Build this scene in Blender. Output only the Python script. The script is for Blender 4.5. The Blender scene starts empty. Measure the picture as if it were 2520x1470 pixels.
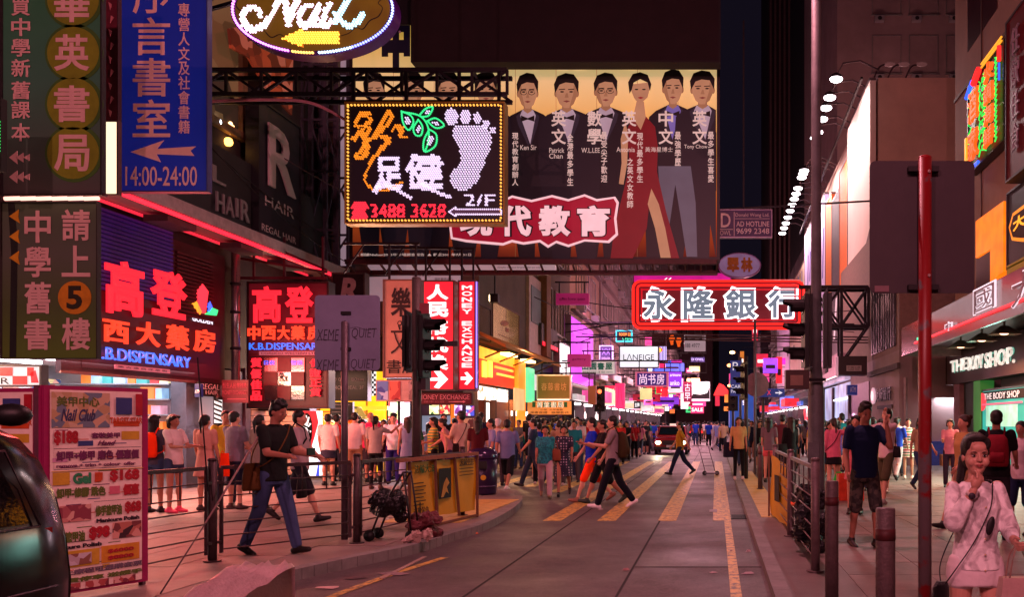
import bpy, math, random
from mathutils import Vector, Matrix
random.seed(7)
# ---------------------------------------------------------------- camera, sky, lamps, exposure
FP, U0, V0, EYE = 2200.0, 1762.0, 1042.0, 1.6      # focal length and vanishing point of the street
scn = bpy.context.scene
col = scn.collection
cd = bpy.data.cameras.new('camera')
cam = bpy.data.objects.new('camera', cd); col.objects.link(cam)
cam.location = (0, 0, EYE); cam.rotation_euler = (math.pi/2, 0, 0)
cd.sensor_width = 36; cd.lens = 36*FP/2520
cd.shift_x = (1260-U0)/2520; cd.shift_y = (V0-735)/2520
cd.clip_start = .05; cd.clip_end = 2000
scn.camera = cam
w = bpy.data.worlds.new('World'); scn.world = w; w.use_nodes = True
w.node_tree.nodes['Background'].inputs[0].default_value = (.007, .005, .011, 1)
w.node_tree.nodes['Background'].inputs[1].default_value = .75
vs = scn.view_settings
vs.view_transform = 'Standard'; vs.look = 'None'; vs.exposure = 0; vs.gamma = 1
scn.cycles.use_denoising = True
scn.cycles.max_bounces = 5; scn.cycles.diffuse_bounces = 2; scn.cycles.glossy_bounces = 2
scn.cycles.transparent_max_bounces = 6; scn.cycles.sample_clamp_indirect = 3
STREET_LAMP_W = 2100
LAMP_COL = (1, .33, .39)
SHOP_W = 1.0

def hexc(h):
 h = h.lstrip('#'); h = ''.join(c*2 for c in h) if len(h) == 3 else h
 f = lambda c: c/12.92 if c <= .04045 else ((c+.055)/1.055)**2.4
 return tuple(f(int(h[i:i+2], 16)/255) for i in (0, 2, 4))

# ---------------------------------------------------------------- materials
_m = {}
def M(c, rough=.7, metal=0., var=.25, scale=6., bump=.12, spec=.4, rnd=0., bscale=None):
 """painted / mineral / cloth surface with procedural grain"""
 if isinstance(c, str): c = hexc(c)
 k = ('M', c, rough, metal, var, scale, bump, spec, rnd, bscale)
 if k in _m: return _m[k]
 m = bpy.data.materials.new('surface'); m.use_nodes = True; nt = m.node_tree; N = nt.nodes; L = nt.links
 b = N['Principled BSDF']; b.inputs['Roughness'].default_value = rough; b.inputs['Metallic'].default_value = metal
 b.inputs['Specular IOR Level'].default_value = spec
 tc = N.new('ShaderNodeTexCoord'); nz = N.new('ShaderNodeTexNoise')
 nz.inputs['Scale'].default_value = scale; nz.inputs['Detail'].default_value = 5; nz.inputs['Roughness'].default_value = .65
 L.new(tc.outputs['Object'], nz.inputs['Vector'])
 mr = N.new('ShaderNodeMapRange'); mr.inputs[1].default_value = .25; mr.inputs[2].default_value = .75
 mr.inputs[3].default_value = 1-var; mr.inputs[4].default_value = 1+var
 L.new(nz.outputs[0], mr.inputs[0])
 last = mr.outputs[0]
 if rnd:
  oi = N.new('ShaderNodeObjectInfo'); m2 = N.new('ShaderNodeMapRange')
  m2.inputs[3].default_value = 1-rnd; m2.inputs[4].default_value = 1+rnd
  L.new(oi.outputs['Random'], m2.inputs[0])
  mu = N.new('ShaderNodeMath'); mu.operation = 'MULTIPLY'; L.new(last, mu.inputs[0]); L.new(m2.outputs[0], mu.inputs[1]); last = mu.outputs[0]
 vm = N.new('ShaderNodeVectorMath'); vm.operation = 'SCALE'; vm.inputs[0].default_value = c
 L.new(last, vm.inputs['Scale']); L.new(vm.outputs[0], b.inputs['Base Color'])
 if bump:
  n2 = N.new('ShaderNodeTexNoise'); n2.inputs['Scale'].default_value = bscale or scale*6; n2.inputs['Detail'].default_value = 3
  L.new(tc.outputs['Object'], n2.inputs['Vector'])
  bp = N.new('ShaderNodeBump'); bp.inputs['Strength'].default_value = bump; bp.inputs['Distance'].default_value = .02
  L.new(n2.outputs[0], bp.inputs['Height']); L.new(bp.outputs[0], b.inputs['Normal'])
 _m[k] = m; return m

def E(c, s=1., var=0., scale=1.5):
 """lit sign, lamp or lit window, and surfaces given a glow of their own"""
 if isinstance(c, str): c = hexc(c)
 k = ('E', c, s, var, scale)
 if k in _m: return _m[k]
 m = bpy.data.materials.new('lit'); m.use_nodes = True; nt = m.node_tree; N = nt.nodes; L = nt.links
 b = N['Principled BSDF']; b.inputs['Base Color'].default_value = (*[min(x, .8)*.5 for x in c], 1); b.inputs['Roughness'].default_value = .5
 b.inputs['Emission Color'].default_value = (*c, 1); b.inputs['Emission Strength'].default_value = s
 if var:
  tc = N.new('ShaderNodeTexCoord'); nz = N.new('ShaderNodeTexNoise'); nz.inputs['Scale'].default_value = scale
  L.new(tc.outputs['Object'], nz.inputs['Vector'])
  mr = N.new('ShaderNodeMapRange'); mr.inputs[1].default_value = .3; mr.inputs[2].default_value = .7
  mr.inputs[3].default_value = s*(1-var); mr.inputs[4].default_value = s*(1+var)
  L.new(nz.outputs[0], mr.inputs[0]); L.new(mr.outputs[0], b.inputs['Emission Strength'])
 _m[k] = m; return m

def pattern(kind, cols, scale, emit=0., axis='Z', rough=.75, pos=None):
 """printed pattern: bands along an axis, a ramp, dots or cell mosaic, from object coordinates"""
 k = ('P', kind, tuple(cols), scale, emit, axis, rough, tuple(pos or ()))
 if k in _m: return _m[k]
 m = bpy.data.materials.new('print'); m.use_nodes = True; nt = m.node_tree; N = nt.nodes; L = nt.links
 b = N['Principled BSDF']; b.inputs['Roughness'].default_value = rough
 tc = N.new('ShaderNodeTexCoord'); r = N.new('ShaderNodeValToRGB')
 el = r.color_ramp.elements
 n = len(cols)
 while len(el) < n: el.new(.5)
 for i, c in enumerate(cols):
  el[i].position = pos[i] if pos else i/n if kind in ('bands', 'cells') else i/max(1, n-1)
  el[i].color = (*hexc(c), 1)
 if kind == 'ramp':
  sp = N.new('ShaderNodeSeparateXYZ'); L.new(tc.outputs['Generated'], sp.inputs[0])
  nz = N.new('ShaderNodeTexNoise'); nz.inputs['Scale'].default_value = 3; L.new(tc.outputs['Generated'], nz.inputs['Vector'])
  mm = N.new('ShaderNodeMath'); mm.operation = 'MULTIPLY_ADD'; mm.inputs[1].default_value = .12; L.new(nz.outputs[0], mm.inputs[0]); L.new(sp.outputs[axis], mm.inputs[2])
  mn = N.new('ShaderNodeMath'); mn.operation = 'SUBTRACT'; mn.inputs[1].default_value = .06; L.new(mm.outputs[0], mn.inputs[0]); L.new(mn.outputs[0], r.inputs[0])
 elif kind == 'bands':
  r.color_ramp.interpolation = 'CONSTANT'
  sp = N.new('ShaderNodeSeparateXYZ'); L.new(tc.outputs['Object'], sp.inputs[0])
  mm = N.new('ShaderNodeMath'); mm.operation = 'MULTIPLY'; mm.inputs[1].default_value = scale; L.new(sp.outputs[axis], mm.inputs[0])
  fr = N.new('ShaderNodeMath'); fr.operation = 'FRACT'; L.new(mm.outputs[0], fr.inputs[0]); L.new(fr.outputs[0], r.inputs[0])
 elif kind == 'cells':
  r.color_ramp.interpolation = 'CONSTANT'
  v = N.new('ShaderNodeTexVoronoi'); v.inputs['Scale'].default_value = scale; L.new(tc.outputs['Object'], v.inputs['Vector'])
  sp = N.new('ShaderNodeSeparateXYZ'); L.new(v.outputs['Color'], sp.inputs[0]); L.new(sp.outputs[0], r.inputs[0])
 elif kind == 'dots':
  r.color_ramp.interpolation = 'CONSTANT'; el[1].position = .3
  v = N.new('ShaderNodeTexVoronoi'); v.inputs['Scale'].default_value = scale; v.inputs['Randomness'].default_value = 0
  L.new(tc.outputs['Object'], v.inputs['Vector']); L.new(v.outputs['Distance'], r.inputs[0])
 L.new(r.outputs[0], b.inputs['Base Color'])
 if emit:
  L.new(r.outputs[0], b.inputs['Emission Color']); b.inputs['Emission Strength'].default_value = emit
 _m[k] = m; return m

def glass(c='#0c0e14', rough=.08):
 return M(c, rough=rough, var=.1, bump=.02, spec=.9)

# ---------------------------------------------------------------- meshes, things, parts
WM = {}
def thing(name, label, cat, loc=(0, 0, 0), rz=0., group=None, kind=None):
 o = bpy.data.objects.new(name, None); col.objects.link(o); o.empty_display_size = .3
 o.location = loc; o.rotation_euler = (0, 0, rz)
 if label: o['label'] = label
 if cat: o['category'] = cat
 if group: o['group'] = group
 if kind: o['kind'] = kind
 WM[o] = Matrix.Translation(loc) @ Matrix.Rotation(rz, 4, 'Z'); return o
def tag(o, label=None, cat=None, group=None, kind=None):
 if label: o['label'] = label
 if cat: o['category'] = cat
 if group: o['group'] = group
 if kind: o['kind'] = kind
 return o

def frame_of(d):
 d = Vector(d).normalized(); up = Vector((0, 0, 1)) if abs(d.z) < .95 else Vector((0, 1, 0))
 a = d.cross(up).normalized(); return a, a.cross(d).normalized()

class MB:
 def __init__(s): s.v = []; s.f = []
 def add(s, vs, fs):
  n = len(s.v); s.v += [tuple(x) for x in vs]; s.f += [tuple(i+n for i in q) for q in fs]; return s
 def box(s, x0, y0, z0, x1, y1, z1):
  x0, x1 = min(x0, x1), max(x0, x1); y0, y1 = min(y0, y1), max(y0, y1); z0, z1 = min(z0, z1), max(z0, z1)
  return s.add([(x0,y0,z0),(x1,y0,z0),(x1,y1,z0),(x0,y1,z0),(x0,y0,z1),(x1,y0,z1),(x1,y1,z1),(x0,y1,z1)],
                     [(0,3,2,1),(4,5,6,7),(0,1,5,4),(1,2,6,5),(2,3,7,6),(3,0,4,7)])
 def cyl(s, p, q, r1, r2=None, n=8, sx=1., sy=1.):
  r2 = r1 if r2 is None else r2; p = Vector(p); q = Vector(q); a, b = frame_of(q-p)
  vs = []
  for c, r in ((p, r1), (q, r2)):
   for i in range(n):
    t = 2*math.pi*i/n; vs.append(c + a*(r*sx*math.cos(t)) + b*(r*sy*math.sin(t)))
  fs = [(i, (i+1) % n, n+(i+1) % n, n+i) for i in range(n)] + [tuple(range(n-1, -1, -1)), tuple(range(n, 2*n))]
  return s.add(vs, fs)
 def tube(s, pts, r, n=6):
  pts = [Vector(p) for p in pts]; N = len(pts); vs = []; fs = []
  for k, p in enumerate(pts):
   d = pts[min(k+1, N-1)]-pts[max(k-1, 0)]; a, b = frame_of(d)
   rr = r[k] if isinstance(r, (list, tuple)) else r
   for i in range(n):
    t = 2*math.pi*i/n; vs.append(p + a*(rr*math.cos(t)) + b*(rr*math.sin(t)))
  for k in range(N-1):
   for i in range(n): fs.append((k*n+i, k*n+(i+1) % n, (k+1)*n+(i+1) % n, (k+1)*n+i))
  fs += [tuple(range(n-1, -1, -1)), tuple(range((N-1)*n, N*n))]
  return s.add(vs, fs)
 def bar(s, p, q, w, h=None):
  h = h or w; p = Vector(p); q = Vector(q); a, b = frame_of(q-p); a = a*w/2; b = b*h/2
  return s.add([p-a-b, p+a-b, p+a+b, p-a+b, q-a-b, q+a-b, q+a+b, q-a+b],
                     [(0,3,2,1),(4,5,6,7),(0,1,5,4),(1,2,6,5),(2,3,7,6),(3,0,4,7)])
 def ell(s, c, r, n=10, m=6, rot=None):
  vs = []; c = Vector(c)
  for j in range(1, m):
   ph = math.pi*j/m
   for i in range(n):
    t = 2*math.pi*i/n; p = Vector((r[0]*math.sin(ph)*math.cos(t), r[1]*math.sin(ph)*math.sin(t), r[2]*math.cos(ph)))
    if rot: p = rot @ p
    vs.append(c+p)
  t_, b_ = Vector((0, 0, r[2])), Vector((0, 0, -r[2]))
  if rot: t_ = rot @ t_; b_ = rot @ b_
  vs += [c+t_, c+b_]; T = len(vs)-2; fs = []
  for j in range(m-2):
   for i in range(n): fs.append((j*n+i, (j+1)*n+i, (j+1)*n+(i+1) % n, j*n+(i+1) % n))
  for i in range(n): fs.append((T, i, (i+1) % n)); fs.append((T+1, (m-2)*n+(i+1) % n, (m-2)*n+i))
  return s.add(vs, fs)
 def cap(s, p, q, r1, r2, n=10, sx=1., sy=1.):
  s.cyl(p, q, r1, r2, n, sx, sy); s.ell(p, (r1*.98,)*3, n, 6); s.ell(q, (r2*.98,)*3, n, 6); return s
 def rings(s, rows, n=14, cap=True):
  """rows of (cx, cy, z, rx, ry)"""
  vs = []; fs = []
  for (cx, cy, z, rx, ry) in rows:
   for i in range(n):
    t = 2*math.pi*i/n; vs.append((cx+rx*math.cos(t), cy+ry*math.sin(t), z))
  for k in range(len(rows)-1):
   for i in range(n): fs.append((k*n+i, k*n+(i+1) % n, (k+1)*n+(i+1) % n, (k+1)*n+i))
  if cap: fs += [tuple(range(n-1, -1, -1)), tuple(range((len(rows)-1)*n, len(rows)*n))]
  return s.add(vs, fs)
 def lathe(s, c, prof, n=16):
  return s.rings([(c[0], c[1], c[2]+z, r, r) for r, z in prof], n)
 def prism(s, pl, pts, d0, d1):
  n = len(pts); vs = [pl.W(a, b, d0) for a, b in pts] + [pl.W(a, b, d1) for a, b in pts]
  return s.add(vs, [tuple(range(n)), tuple(range(2*n-1, n-1, -1))] + [(i, i+n, (i+1) % n+n, (i+1) % n) for i in range(n)])
 def build(s, name, mat, parent=None, smooth=False, world=True, **t):
  me = bpy.data.meshes.new(name)
  vs = s.v
  if parent is not None and world and parent in WM:
   iv = WM[parent].inverted(); vs = [tuple(iv @ Vector(p)) for p in vs]
  me.from_pydata(vs, [], s.f); me.materials.append(mat)
  if smooth:
   for p in me.polygons: p.use_smooth = True
  me.update()
  o = bpy.data.objects.new(name, me); col.objects.link(o); o.parent = parent
  WM[o] = WM[parent] if parent in WM else Matrix.Identity(4)
  if t: tag(o, **t)
  return o

def kids(o): return [c for c in o.children]
def dup(o, loc=None, rz=None, label=None, group=None):
 def cp(x, par):
  c = x.copy(); col.objects.link(c); c.parent = par
  for k in list(x.children): cp(k, c)
  return c
 r = cp(o, None)
 if loc is not None: r.location = loc
 if rz is not None: r.rotation_euler = (0, 0, rz)
 if label: r['label'] = label
 if group: r['group'] = group
 WM[r] = Matrix.Translation(r.location) @ Matrix.Rotation(r.rotation_euler.z, 4, 'Z')
 return r

class PL:
 """a vertical plane: point, right direction seen from its front"""
 def __init__(s, p, r):
  s.p = p; l = math.hypot(*r); s.r = (r[0]/l, r[1]/l); s.n = (s.r[1], -s.r[0])
 def hit(s, u, v):
  dx, dz = (u-U0)/FP, (V0-v)/FP
  t = (s.n[0]*s.p[0]+s.n[1]*s.p[1])/(s.n[0]*dx+s.n[1])
  x, y = t*dx, t
  return ((x-s.p[0])*s.r[0]+(y-s.p[1])*s.r[1], EYE+t*dz)
 def W(s, a, b, d=0): return (s.p[0]+a*s.r[0]+d*s.n[0], s.p[1]+a*s.r[1]+d*s.n[1], b)
def front(y): return PL((0, y), (1, 0))
def left(x): return PL((x, 0), (0, 1))
def right(x): return PL((x, 0), (0, -1))
def G(u, v, z=0.):
 y = FP*(EYE-z)/(v-V0); return ((u-U0)/FP*y, y, z)
def P(u, v, y): return ((u-U0)/FP*y, y, EYE+(V0-v)/FP*y)

# ---------------------------------------------------------------- evaluated geometry in a side scene (text, remeshed bodies)
tmp = bpy.data.scenes.new('workshop'); tvl = tmp.view_layers[0]
_g = {}
def glyph(txt, off=0., bold=True):
 k = (txt, off)
 if k in _g: return _g[k]
 cu = bpy.data.curves.new('t', 'FONT'); cu.body = txt; cu.extrude = .05
 if off > 0: cu.bevel_depth = off; cu.bevel_resolution = 0
 else: cu.offset = off
 cu.resolution_u = 3 if ord(txt[0]) < 256 or len(txt) == 1 and off >= 0 else 2
 cu.fill_mode = 'BOTH'
 o = bpy.data.objects.new('t', cu); tmp.collection.objects.link(o); tvl.update()
 me = bpy.data.meshes.new_from_object(o.evaluated_get(tvl.depsgraph))
 vs = [tuple(v.co) for v in me.vertices]; fs = [tuple(p.vertices) for p in me.polygons]
 bpy.data.objects.remove(o); bpy.data.curves.remove(cu); bpy.data.meshes.remove(me)
 zm = max([abs(v[2]) for v in vs] or [1])
 vs = [(v[0], v[1], v[2]*.05/zm) for v in vs]
 if not vs: vs = [(0,0,-.05),(1,0,-.05),(1,1,.05)]; fs = [(0,1,2)]
 x = [v[0] for v in vs]; y = [v[1] for v in vs]
 bb = (min(x), min(y), max(x), max(y))
 _g[k] = (vs, fs, bb); return _g[k]

def remesh(mb, vox, smooth=3, fac=.5):
 me = bpy.data.meshes.new('r'); me.from_pydata([tuple(v) for v in mb.v], [], mb.f)
 o = bpy.data.objects.new('r', me); tmp.collection.objects.link(o)
 r = o.modifiers.new('r', 'REMESH'); r.mode = 'VOXEL'; r.voxel_size = vox; r.use_smooth_shade = True
 if smooth:
  q = o.modifiers.new('s', 'SMOOTH'); q.factor = fac; q.iterations = smooth
 tvl.update()
 res = bpy.data.meshes.new_from_object(o.evaluated_get(tvl.depsgraph))
 bpy.data.objects.remove(o); bpy.data.meshes.remove(me)
 for p in res.polygons: p.use_smooth = True
 return res

def crumple(me, amp, sc=9.):
 from mathutils import noise
 for v in me.vertices:
  n = noise.noise_vector(v.co*sc); r_ = abs(noise.noise(v.co*sc*2.3)); v.co += n*amp+v.normal*(r_-.25)*amp*1.2
 for p in me.polygons: p.use_smooth = False
 return me

class Sign:
 def __init__(s, name, label, cat, pl, u0, vt, vb, u1, depth=.15, mat=None, frame=None, fw=.05, group=None, panel='panel'):
  s.pl = pl; a0, b1 = pl.hit(u0, vt); _, b0 = pl.hit(u0, vb); a1, _ = pl.hit(u1, vt)
  s.a0, s.a1, s.b0, s.b1 = a0, a1, b0, b1
  c = pl.W((a0+a1)/2, b0)
  s.root = thing(name, label, cat, c, math.atan2(pl.r[1], pl.r[0]), group)
  if mat:
   s.panel = MB().prism(pl, [(a0,b0),(a1,b0),(a1,b1),(a0,b1)], 0, -depth).build(panel, mat, s.root)
  if frame: s.frame(frame, fw, depth)
 def frame(s, mat, fw=.05, depth=.15, out=.03):
  m = MB(); a0, a1, b0, b1 = s.a0, s.a1, s.b0, s.b1
  for (x0, y0, x1, y1) in ((a0-fw, b1, a1+fw, b1+fw), (a0-fw, b0-fw, a1+fw, b0), (a0-fw, b0, a0, b1), (a1, b0, a1+fw, b1)):
   m.prism(s.pl, [(x0,y0),(x1,y0),(x1,y1),(x0,y1)], out, -depth-.01)
  return m.build('frame', mat, s.root)
 def q(s, u0, vt, vb, u1):
  a0, b1 = s.pl.hit(u0, vt); _, b0 = s.pl.hit(u0, vb); a1, _ = s.pl.hit(u1, vt); return a0, b0, a1, b1
 def rect(s, name, u0, vt, vb, u1, mat, d0=.004, d1=.012, parent=None, **t):
  a0, b0, a1, b1 = s.q(u0, vt, vb, u1)
  return MB().prism(s.pl, [(a0,b0),(a1,b0),(a1,b1),(a0,b1)], d1, d0).build(name, mat, parent or s.root, **t)
 def poly(s, name, pts, mat, d0=.004, d1=.012, parent=None, **t):
  return MB().prism(s.pl, [s.pl.hit(*p) for p in pts], d1, d0).build(name, mat, parent or s.root, **t)
 def disc(s, name, u, v, r, mat, d0=.004, d1=.012, ry=None, n=28, **t):
  return s.poly(name, [(u+r*math.cos(2*math.pi*i/n), v+(ry or r)*math.sin(2*math.pi*i/n)) for i in range(n)], mat, d0, d1, **t)
 def txt(s, txt, u0, vt, vb, u1, mat, d=.012, ex=.006, off=0., shear=0., name='lettering', parent=None):
  vs, fs, bb = glyph(txt, off); a0, b0, a1, b1 = s.q(u0, vt, vb, u1)
  W = bb[2]-bb[0] or 1; Hh = bb[3]-bb[1] or 1; m = MB(); out = []
  for x, y, z in vs:
   fx = (x-bb[0])/W; fy = (y-bb[1])/Hh
   out.append(s.pl.W(a0+fx*(a1-a0)+shear*(fy)*(b1-b0), b0+fy*(b1-b0), d+(z/.05+1)/2*ex))
  m.add(out, fs)
  return m.build(name, mat, parent or s.root)
 def col(s, chars, u0, v0, v1, u1, mat, gap=.12, **k):
  n = len(chars); h = (v1-v0)/n
  for i, c in enumerate(chars):
   if c != ' ': s.txt(c, u0, v0+i*h+gap*h/2, v0+(i+1)*h-gap*h/2, u1, mat, **k)
 def row(s, chars, u0, vt, vb, u1, mat, gap=.12, **k):
  n = len(chars); h = (u1-u0)/n
  for i, c in enumerate(chars):
   if c == ' ': continue
   ua = u0+i*h+gap*h/2; ub = u0+(i+1)*h-gap*h/2
   # follow the plane's own perspective: heights given at the left edge
   a, bt = s.pl.hit(u0, vt); _, bb_ = s.pl.hit(u0, vb); a2, _ = s.pl.hit(ua, vt)
   t = s.pl.W(a2, bt); yy = t[1]; va = V0-(bt-EYE)*FP/yy; vb2 = V0-(bb_-EYE)*FP/yy
   s.txt(c, ua, va, vb2, ub, mat, **k)
 def dots(s, name, pts, mat, r=.02, d=.02):
  m = MB()
  for (u, v) in pts:
   a, b = s.pl.hit(u, v); n = 6
   vs = [s.pl.W(a+r*math.cos(math.pi*i/3), b+r*math.sin(math.pi*i/3), d) for i in range(n)] + [s.pl.W(a, b, d+r*.7)]
   vs += [s.pl.W(a+r*math.cos(math.pi*i/3), b+r*math.sin(math.pi*i/3), 0) for i in range(n)]
   m.add(vs, [(i, (i+1) % n, n) for i in range(n)] + [(n+1+i, n+1+(i+1) % n, (i+1) % n, i) for i in range(n)])
  return m.build(name, mat, s.root, kind='stuff')

def inpoly(x, y, poly):
 c = False; n = len(poly); j = n-1
 for i in range(n):
  xi, yi = poly[i]; xj, yj = poly[j]
  if (yi > y) != (yj > y) and x < (xj-xi)*(y-yi)/(yj-yi)+xi: c = not c
  j = i
 return c
def fill(poly, step):
 xs = [p[0] for p in poly]; ys = [p[1] for p in poly]; out = []; y = min(ys); k = 0
 while y <= max(ys):
  x = min(xs)+(step/2 if k % 2 else 0)
  while x <= max(xs):
   if inpoly(x, y, poly): out.append((x, y))
   x += step
  y += step*.87; k += 1
 return out
def fill_glyph(ch, u0, v0, u1, v1, step, off=0.):
 vs, fs, bb = glyph(ch, off); tr = []
 for f in fs:
  if all(vs[i][2] > .001 for i in f):
   for i in range(1, len(f)-1): tr.append([vs[f[0]][:2], vs[f[i]][:2], vs[f[i+1]][:2]])
 out = []; y = v0; k = 0
 while y <= v1:
  x = u0+(step/2 if k % 2 else 0)
  while x <= u1:
   gx = bb[0]+(x-u0)/(u1-u0)*(bb[2]-bb[0]); gy = bb[1]+(v1-y)/(v1-v0)*(bb[3]-bb[1])
   if any(inpoly(gx, gy, t) for t in tr): out.append((x, y))
   x += step
  y += step*.87; k += 1
 return out
def along(pts, step):
 out = [pts[0]]; acc = 0
 for (a, b), (c, d) in zip(pts, pts[1:]):
  L = math.hypot(c-a, d-b); t = step-acc
  while t <= L:
   out.append((a+(c-a)*t/L, b+(d-b)*t/L)); t += step
  acc = (L-(t-step))
 return out
def curve(pts, n=8):
 """Catmull-Rom through 2D points"""
 P_ = [pts[0]]+list(pts)+[pts[-1]]; out = []
 for i in range(1, len(P_)-2):
  p0, p1, p2, p3 = P_[i-1:i+3]
  for k in range(n):
   t = k/n
   out.append(tuple(.5*((2*p1[j])+(-p0[j]+p2[j])*t+(2*p0[j]-5*p1[j]+4*p2[j]-p3[j])*t*t+(-p0[j]+3*p1[j]-3*p2[j]+p3[j])*t**3) for j in range(len(p1))))
 return out+[tuple(pts[-1])]
def thick(pts, wds):
 """polygon round a stroke"""
 L = []; R = []; N = len(pts)
 for k, p in enumerate(pts):
  a = pts[max(k-1, 0)]; b = pts[min(k+1, N-1)]; dx, dy = b[0]-a[0], b[1]-a[1]; l = math.hypot(dx, dy) or 1
  w_ = wds[min(len(wds)-1, int(k/N*len(wds)))]/2; L.append((p[0]-dy/l*w_, p[1]+dx/l*w_)); R.append((p[0]+dy/l*w_, p[1]-dx/l*w_))
 return L+R[::-1]

def area_lamp(name, loc, size, power, colr, rot=(0, 0, 0), parent=None, size_y=None):
 l = bpy.data.lights.new(name, 'AREA'); l.energy = power; l.color = colr; l.size = size
 if size_y: l.shape = 'RECTANGLE'; l.size_y = size_y
 o = bpy.data.objects.new(name, l); col.objects.link(o); o.location = loc; o.rotation_euler = rot
 if parent is not None: o.parent = parent; o.location = WM[parent].inverted() @ Vector(loc)
 return o

def point_lamp(name, loc, rad, power, colr, parent=None):
 l = bpy.data.lights.new(name, 'POINT'); l.energy = power; l.color = colr; l.shadow_soft_size = rad
 o = bpy.data.objects.new(name, l); col.objects.link(o); o.location = loc
 if parent is not None: o.parent = parent; o.location = WM[parent].inverted() @ Vector(loc)
 return o

STEEL = M('#4a4548', .5, .6, .3, 5, .1)
DARKSTEEL = M('#201c20', .55, .4, .3, 5, .1)
BLACK = M('#0c0b0d', .5, 0, .2)
WHITE = M('#d8d0d0', .6, 0, .12)
# ---------------------------------------------------------------- the ground
ASPH = M((.082, .078, .082), .62, 0, .28, 3.5, .35, .45, bscale=140)
def asphalt():
 m = bpy.data.materials.new('asphalt'); m.use_nodes = True; nt = m.node_tree; N = nt.nodes; L = nt.links; b = N['Principled BSDF']
 tc = N.new('ShaderNodeTexCoord')
 def nz(s, d=5, r=.6):
  n = N.new('ShaderNodeTexNoise'); n.inputs['Scale'].default_value = s; n.inputs['Detail'].default_value = d; n.inputs['Roughness'].default_value = r
  L.new(tc.outputs['Object'], n.inputs['Vector']); return n.outputs[0]
 def mrange(i, a, b_, lo=.3, hi=.7):
  q = N.new('ShaderNodeMapRange'); q.inputs[1].default_value = lo; q.inputs[2].default_value = hi; q.inputs[3].default_value = a; q.inputs[4].default_value = b_; L.new(i, q.inputs[0]); return q.outputs[0]
 def mul(a, c):
  q = N.new('ShaderNodeMath'); q.operation = 'MULTIPLY'; L.new(a, q.inputs[0]); L.new(c, q.inputs[1]); return q.outputs[0]
 big = mrange(nz(.45, 8, .7), .6, 1.35); mid = mrange(nz(5, 8, .8), .7, 1.3); fine = mrange(nz(24, 8, .95), .45, 1.7, .36, .64)
 v = mul(mul(big, mid), fine)
 vm = N.new('ShaderNodeVectorMath'); vm.operation = 'SCALE'; vm.inputs[0].default_value = (.088, .070, .068); L.new(v, vm.inputs['Scale']); L.new(vm.outputs[0], b.inputs['Base Color'])
 L.new(mrange(nz(.8), .42, .72), b.inputs['Roughness'])
 bp = N.new('ShaderNodeBump'); bp.inputs['Strength'].default_value = .35; bp.inputs['Distance'].default_value = .01; L.new(nz(160, 2), bp.inputs['Height']); L.new(bp.outputs[0], b.inputs['Normal'])
 return m
ASPH = asphalt()
MB().box(-400, -60, -.4, 400, 600, 0).build('road', ASPH, kind='structure')
JOINT = M((.018, .016, .016), .9, 0, .2)
for nm, pts in (('road_joint', [(-2.32, 3), (-2.32, 40)]), ('road_joint', [(-.917, 3), (-.917, 60)])):
 x = pts[0][0]; MB().box(x-.013, pts[0][1], .0, x+.013, pts[1][1], .003).build(nm, JOINT, kind='structure')
MB().box(-.90, 9.9, 0, .5, 9.925, .0035).build('road_joint', JOINT, kind='structure')
MB().box(-3.9, 6.1, 0, -.93, 6.125, .0035).build('road_joint', JOINT, kind='structure')

def worn_paint(c, cov=.5):
 m = bpy.data.materials.new('road paint'); m.use_nodes = True; nt = m.node_tree; N = nt.nodes; L = nt.links; b = N['Principled BSDF']
 tc = N.new('ShaderNodeTexCoord'); n = N.new('ShaderNodeTexNoise'); n.inputs['Scale'].default_value = 9; n.inputs['Detail'].default_value = 8; n.inputs['Roughness'].default_value = .75
 L.new(tc.outputs['Object'], n.inputs['Vector'])
 r = N.new('ShaderNodeValToRGB'); r.color_ramp.elements[0].position = cov-.09; r.color_ramp.elements[1].position = cov+.03
 r.color_ramp.elements[0].color = (.07, .065, .06, 1); r.color_ramp.elements[1].color = (*c, 1); L.new(n.outputs[0], r.inputs[0]); L.new(r.outputs[0], b.inputs['Base Color'])
 b.inputs['Roughness'].default_value = .5; return m
YEL = worn_paint((.68, .45, .085), .50)
XC = [-2.68, -1.79, -.80, .10]
for i, x in enumerate(XC):
 MB().box(x-.15, 14.6, .0, x+.15, 37, .004).build('crossing_stripe', YEL, kind='structure')
for x, y0, y1 in ((-3.72, 20.6, 37), (-4.7, 22.4, 37), (-5.62, 21.0, 29), (-6.55, 21.5, 29), (-7.5, 22, 29)):
 MB().box(x-.16, y0, .0, x+.16, min(y1, 26.5) if x < -4.5 else y1, .004).build('crossing_stripe', YEL, kind='structure')
MB().box(.135, 5, 0, .24, 14.6, .005).build('edge_line', YEL, kind='structure')
# yellow line beside the left kerb
mb = MB(); pts = [(-3.55, 7.2), (-3.52, 8.4), (-3.42, 9.4), (-3.22, 10.6)]
for (a, b), (c, d) in zip(pts, pts[1:]): mb.add([(a-.05,b,.005),(a+.05,b,.005),(c+.05,d,.005),(c-.05,d,.005)], [(0,1,2,3)])
mb.build('edge_line', YEL, kind='structure')

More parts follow.
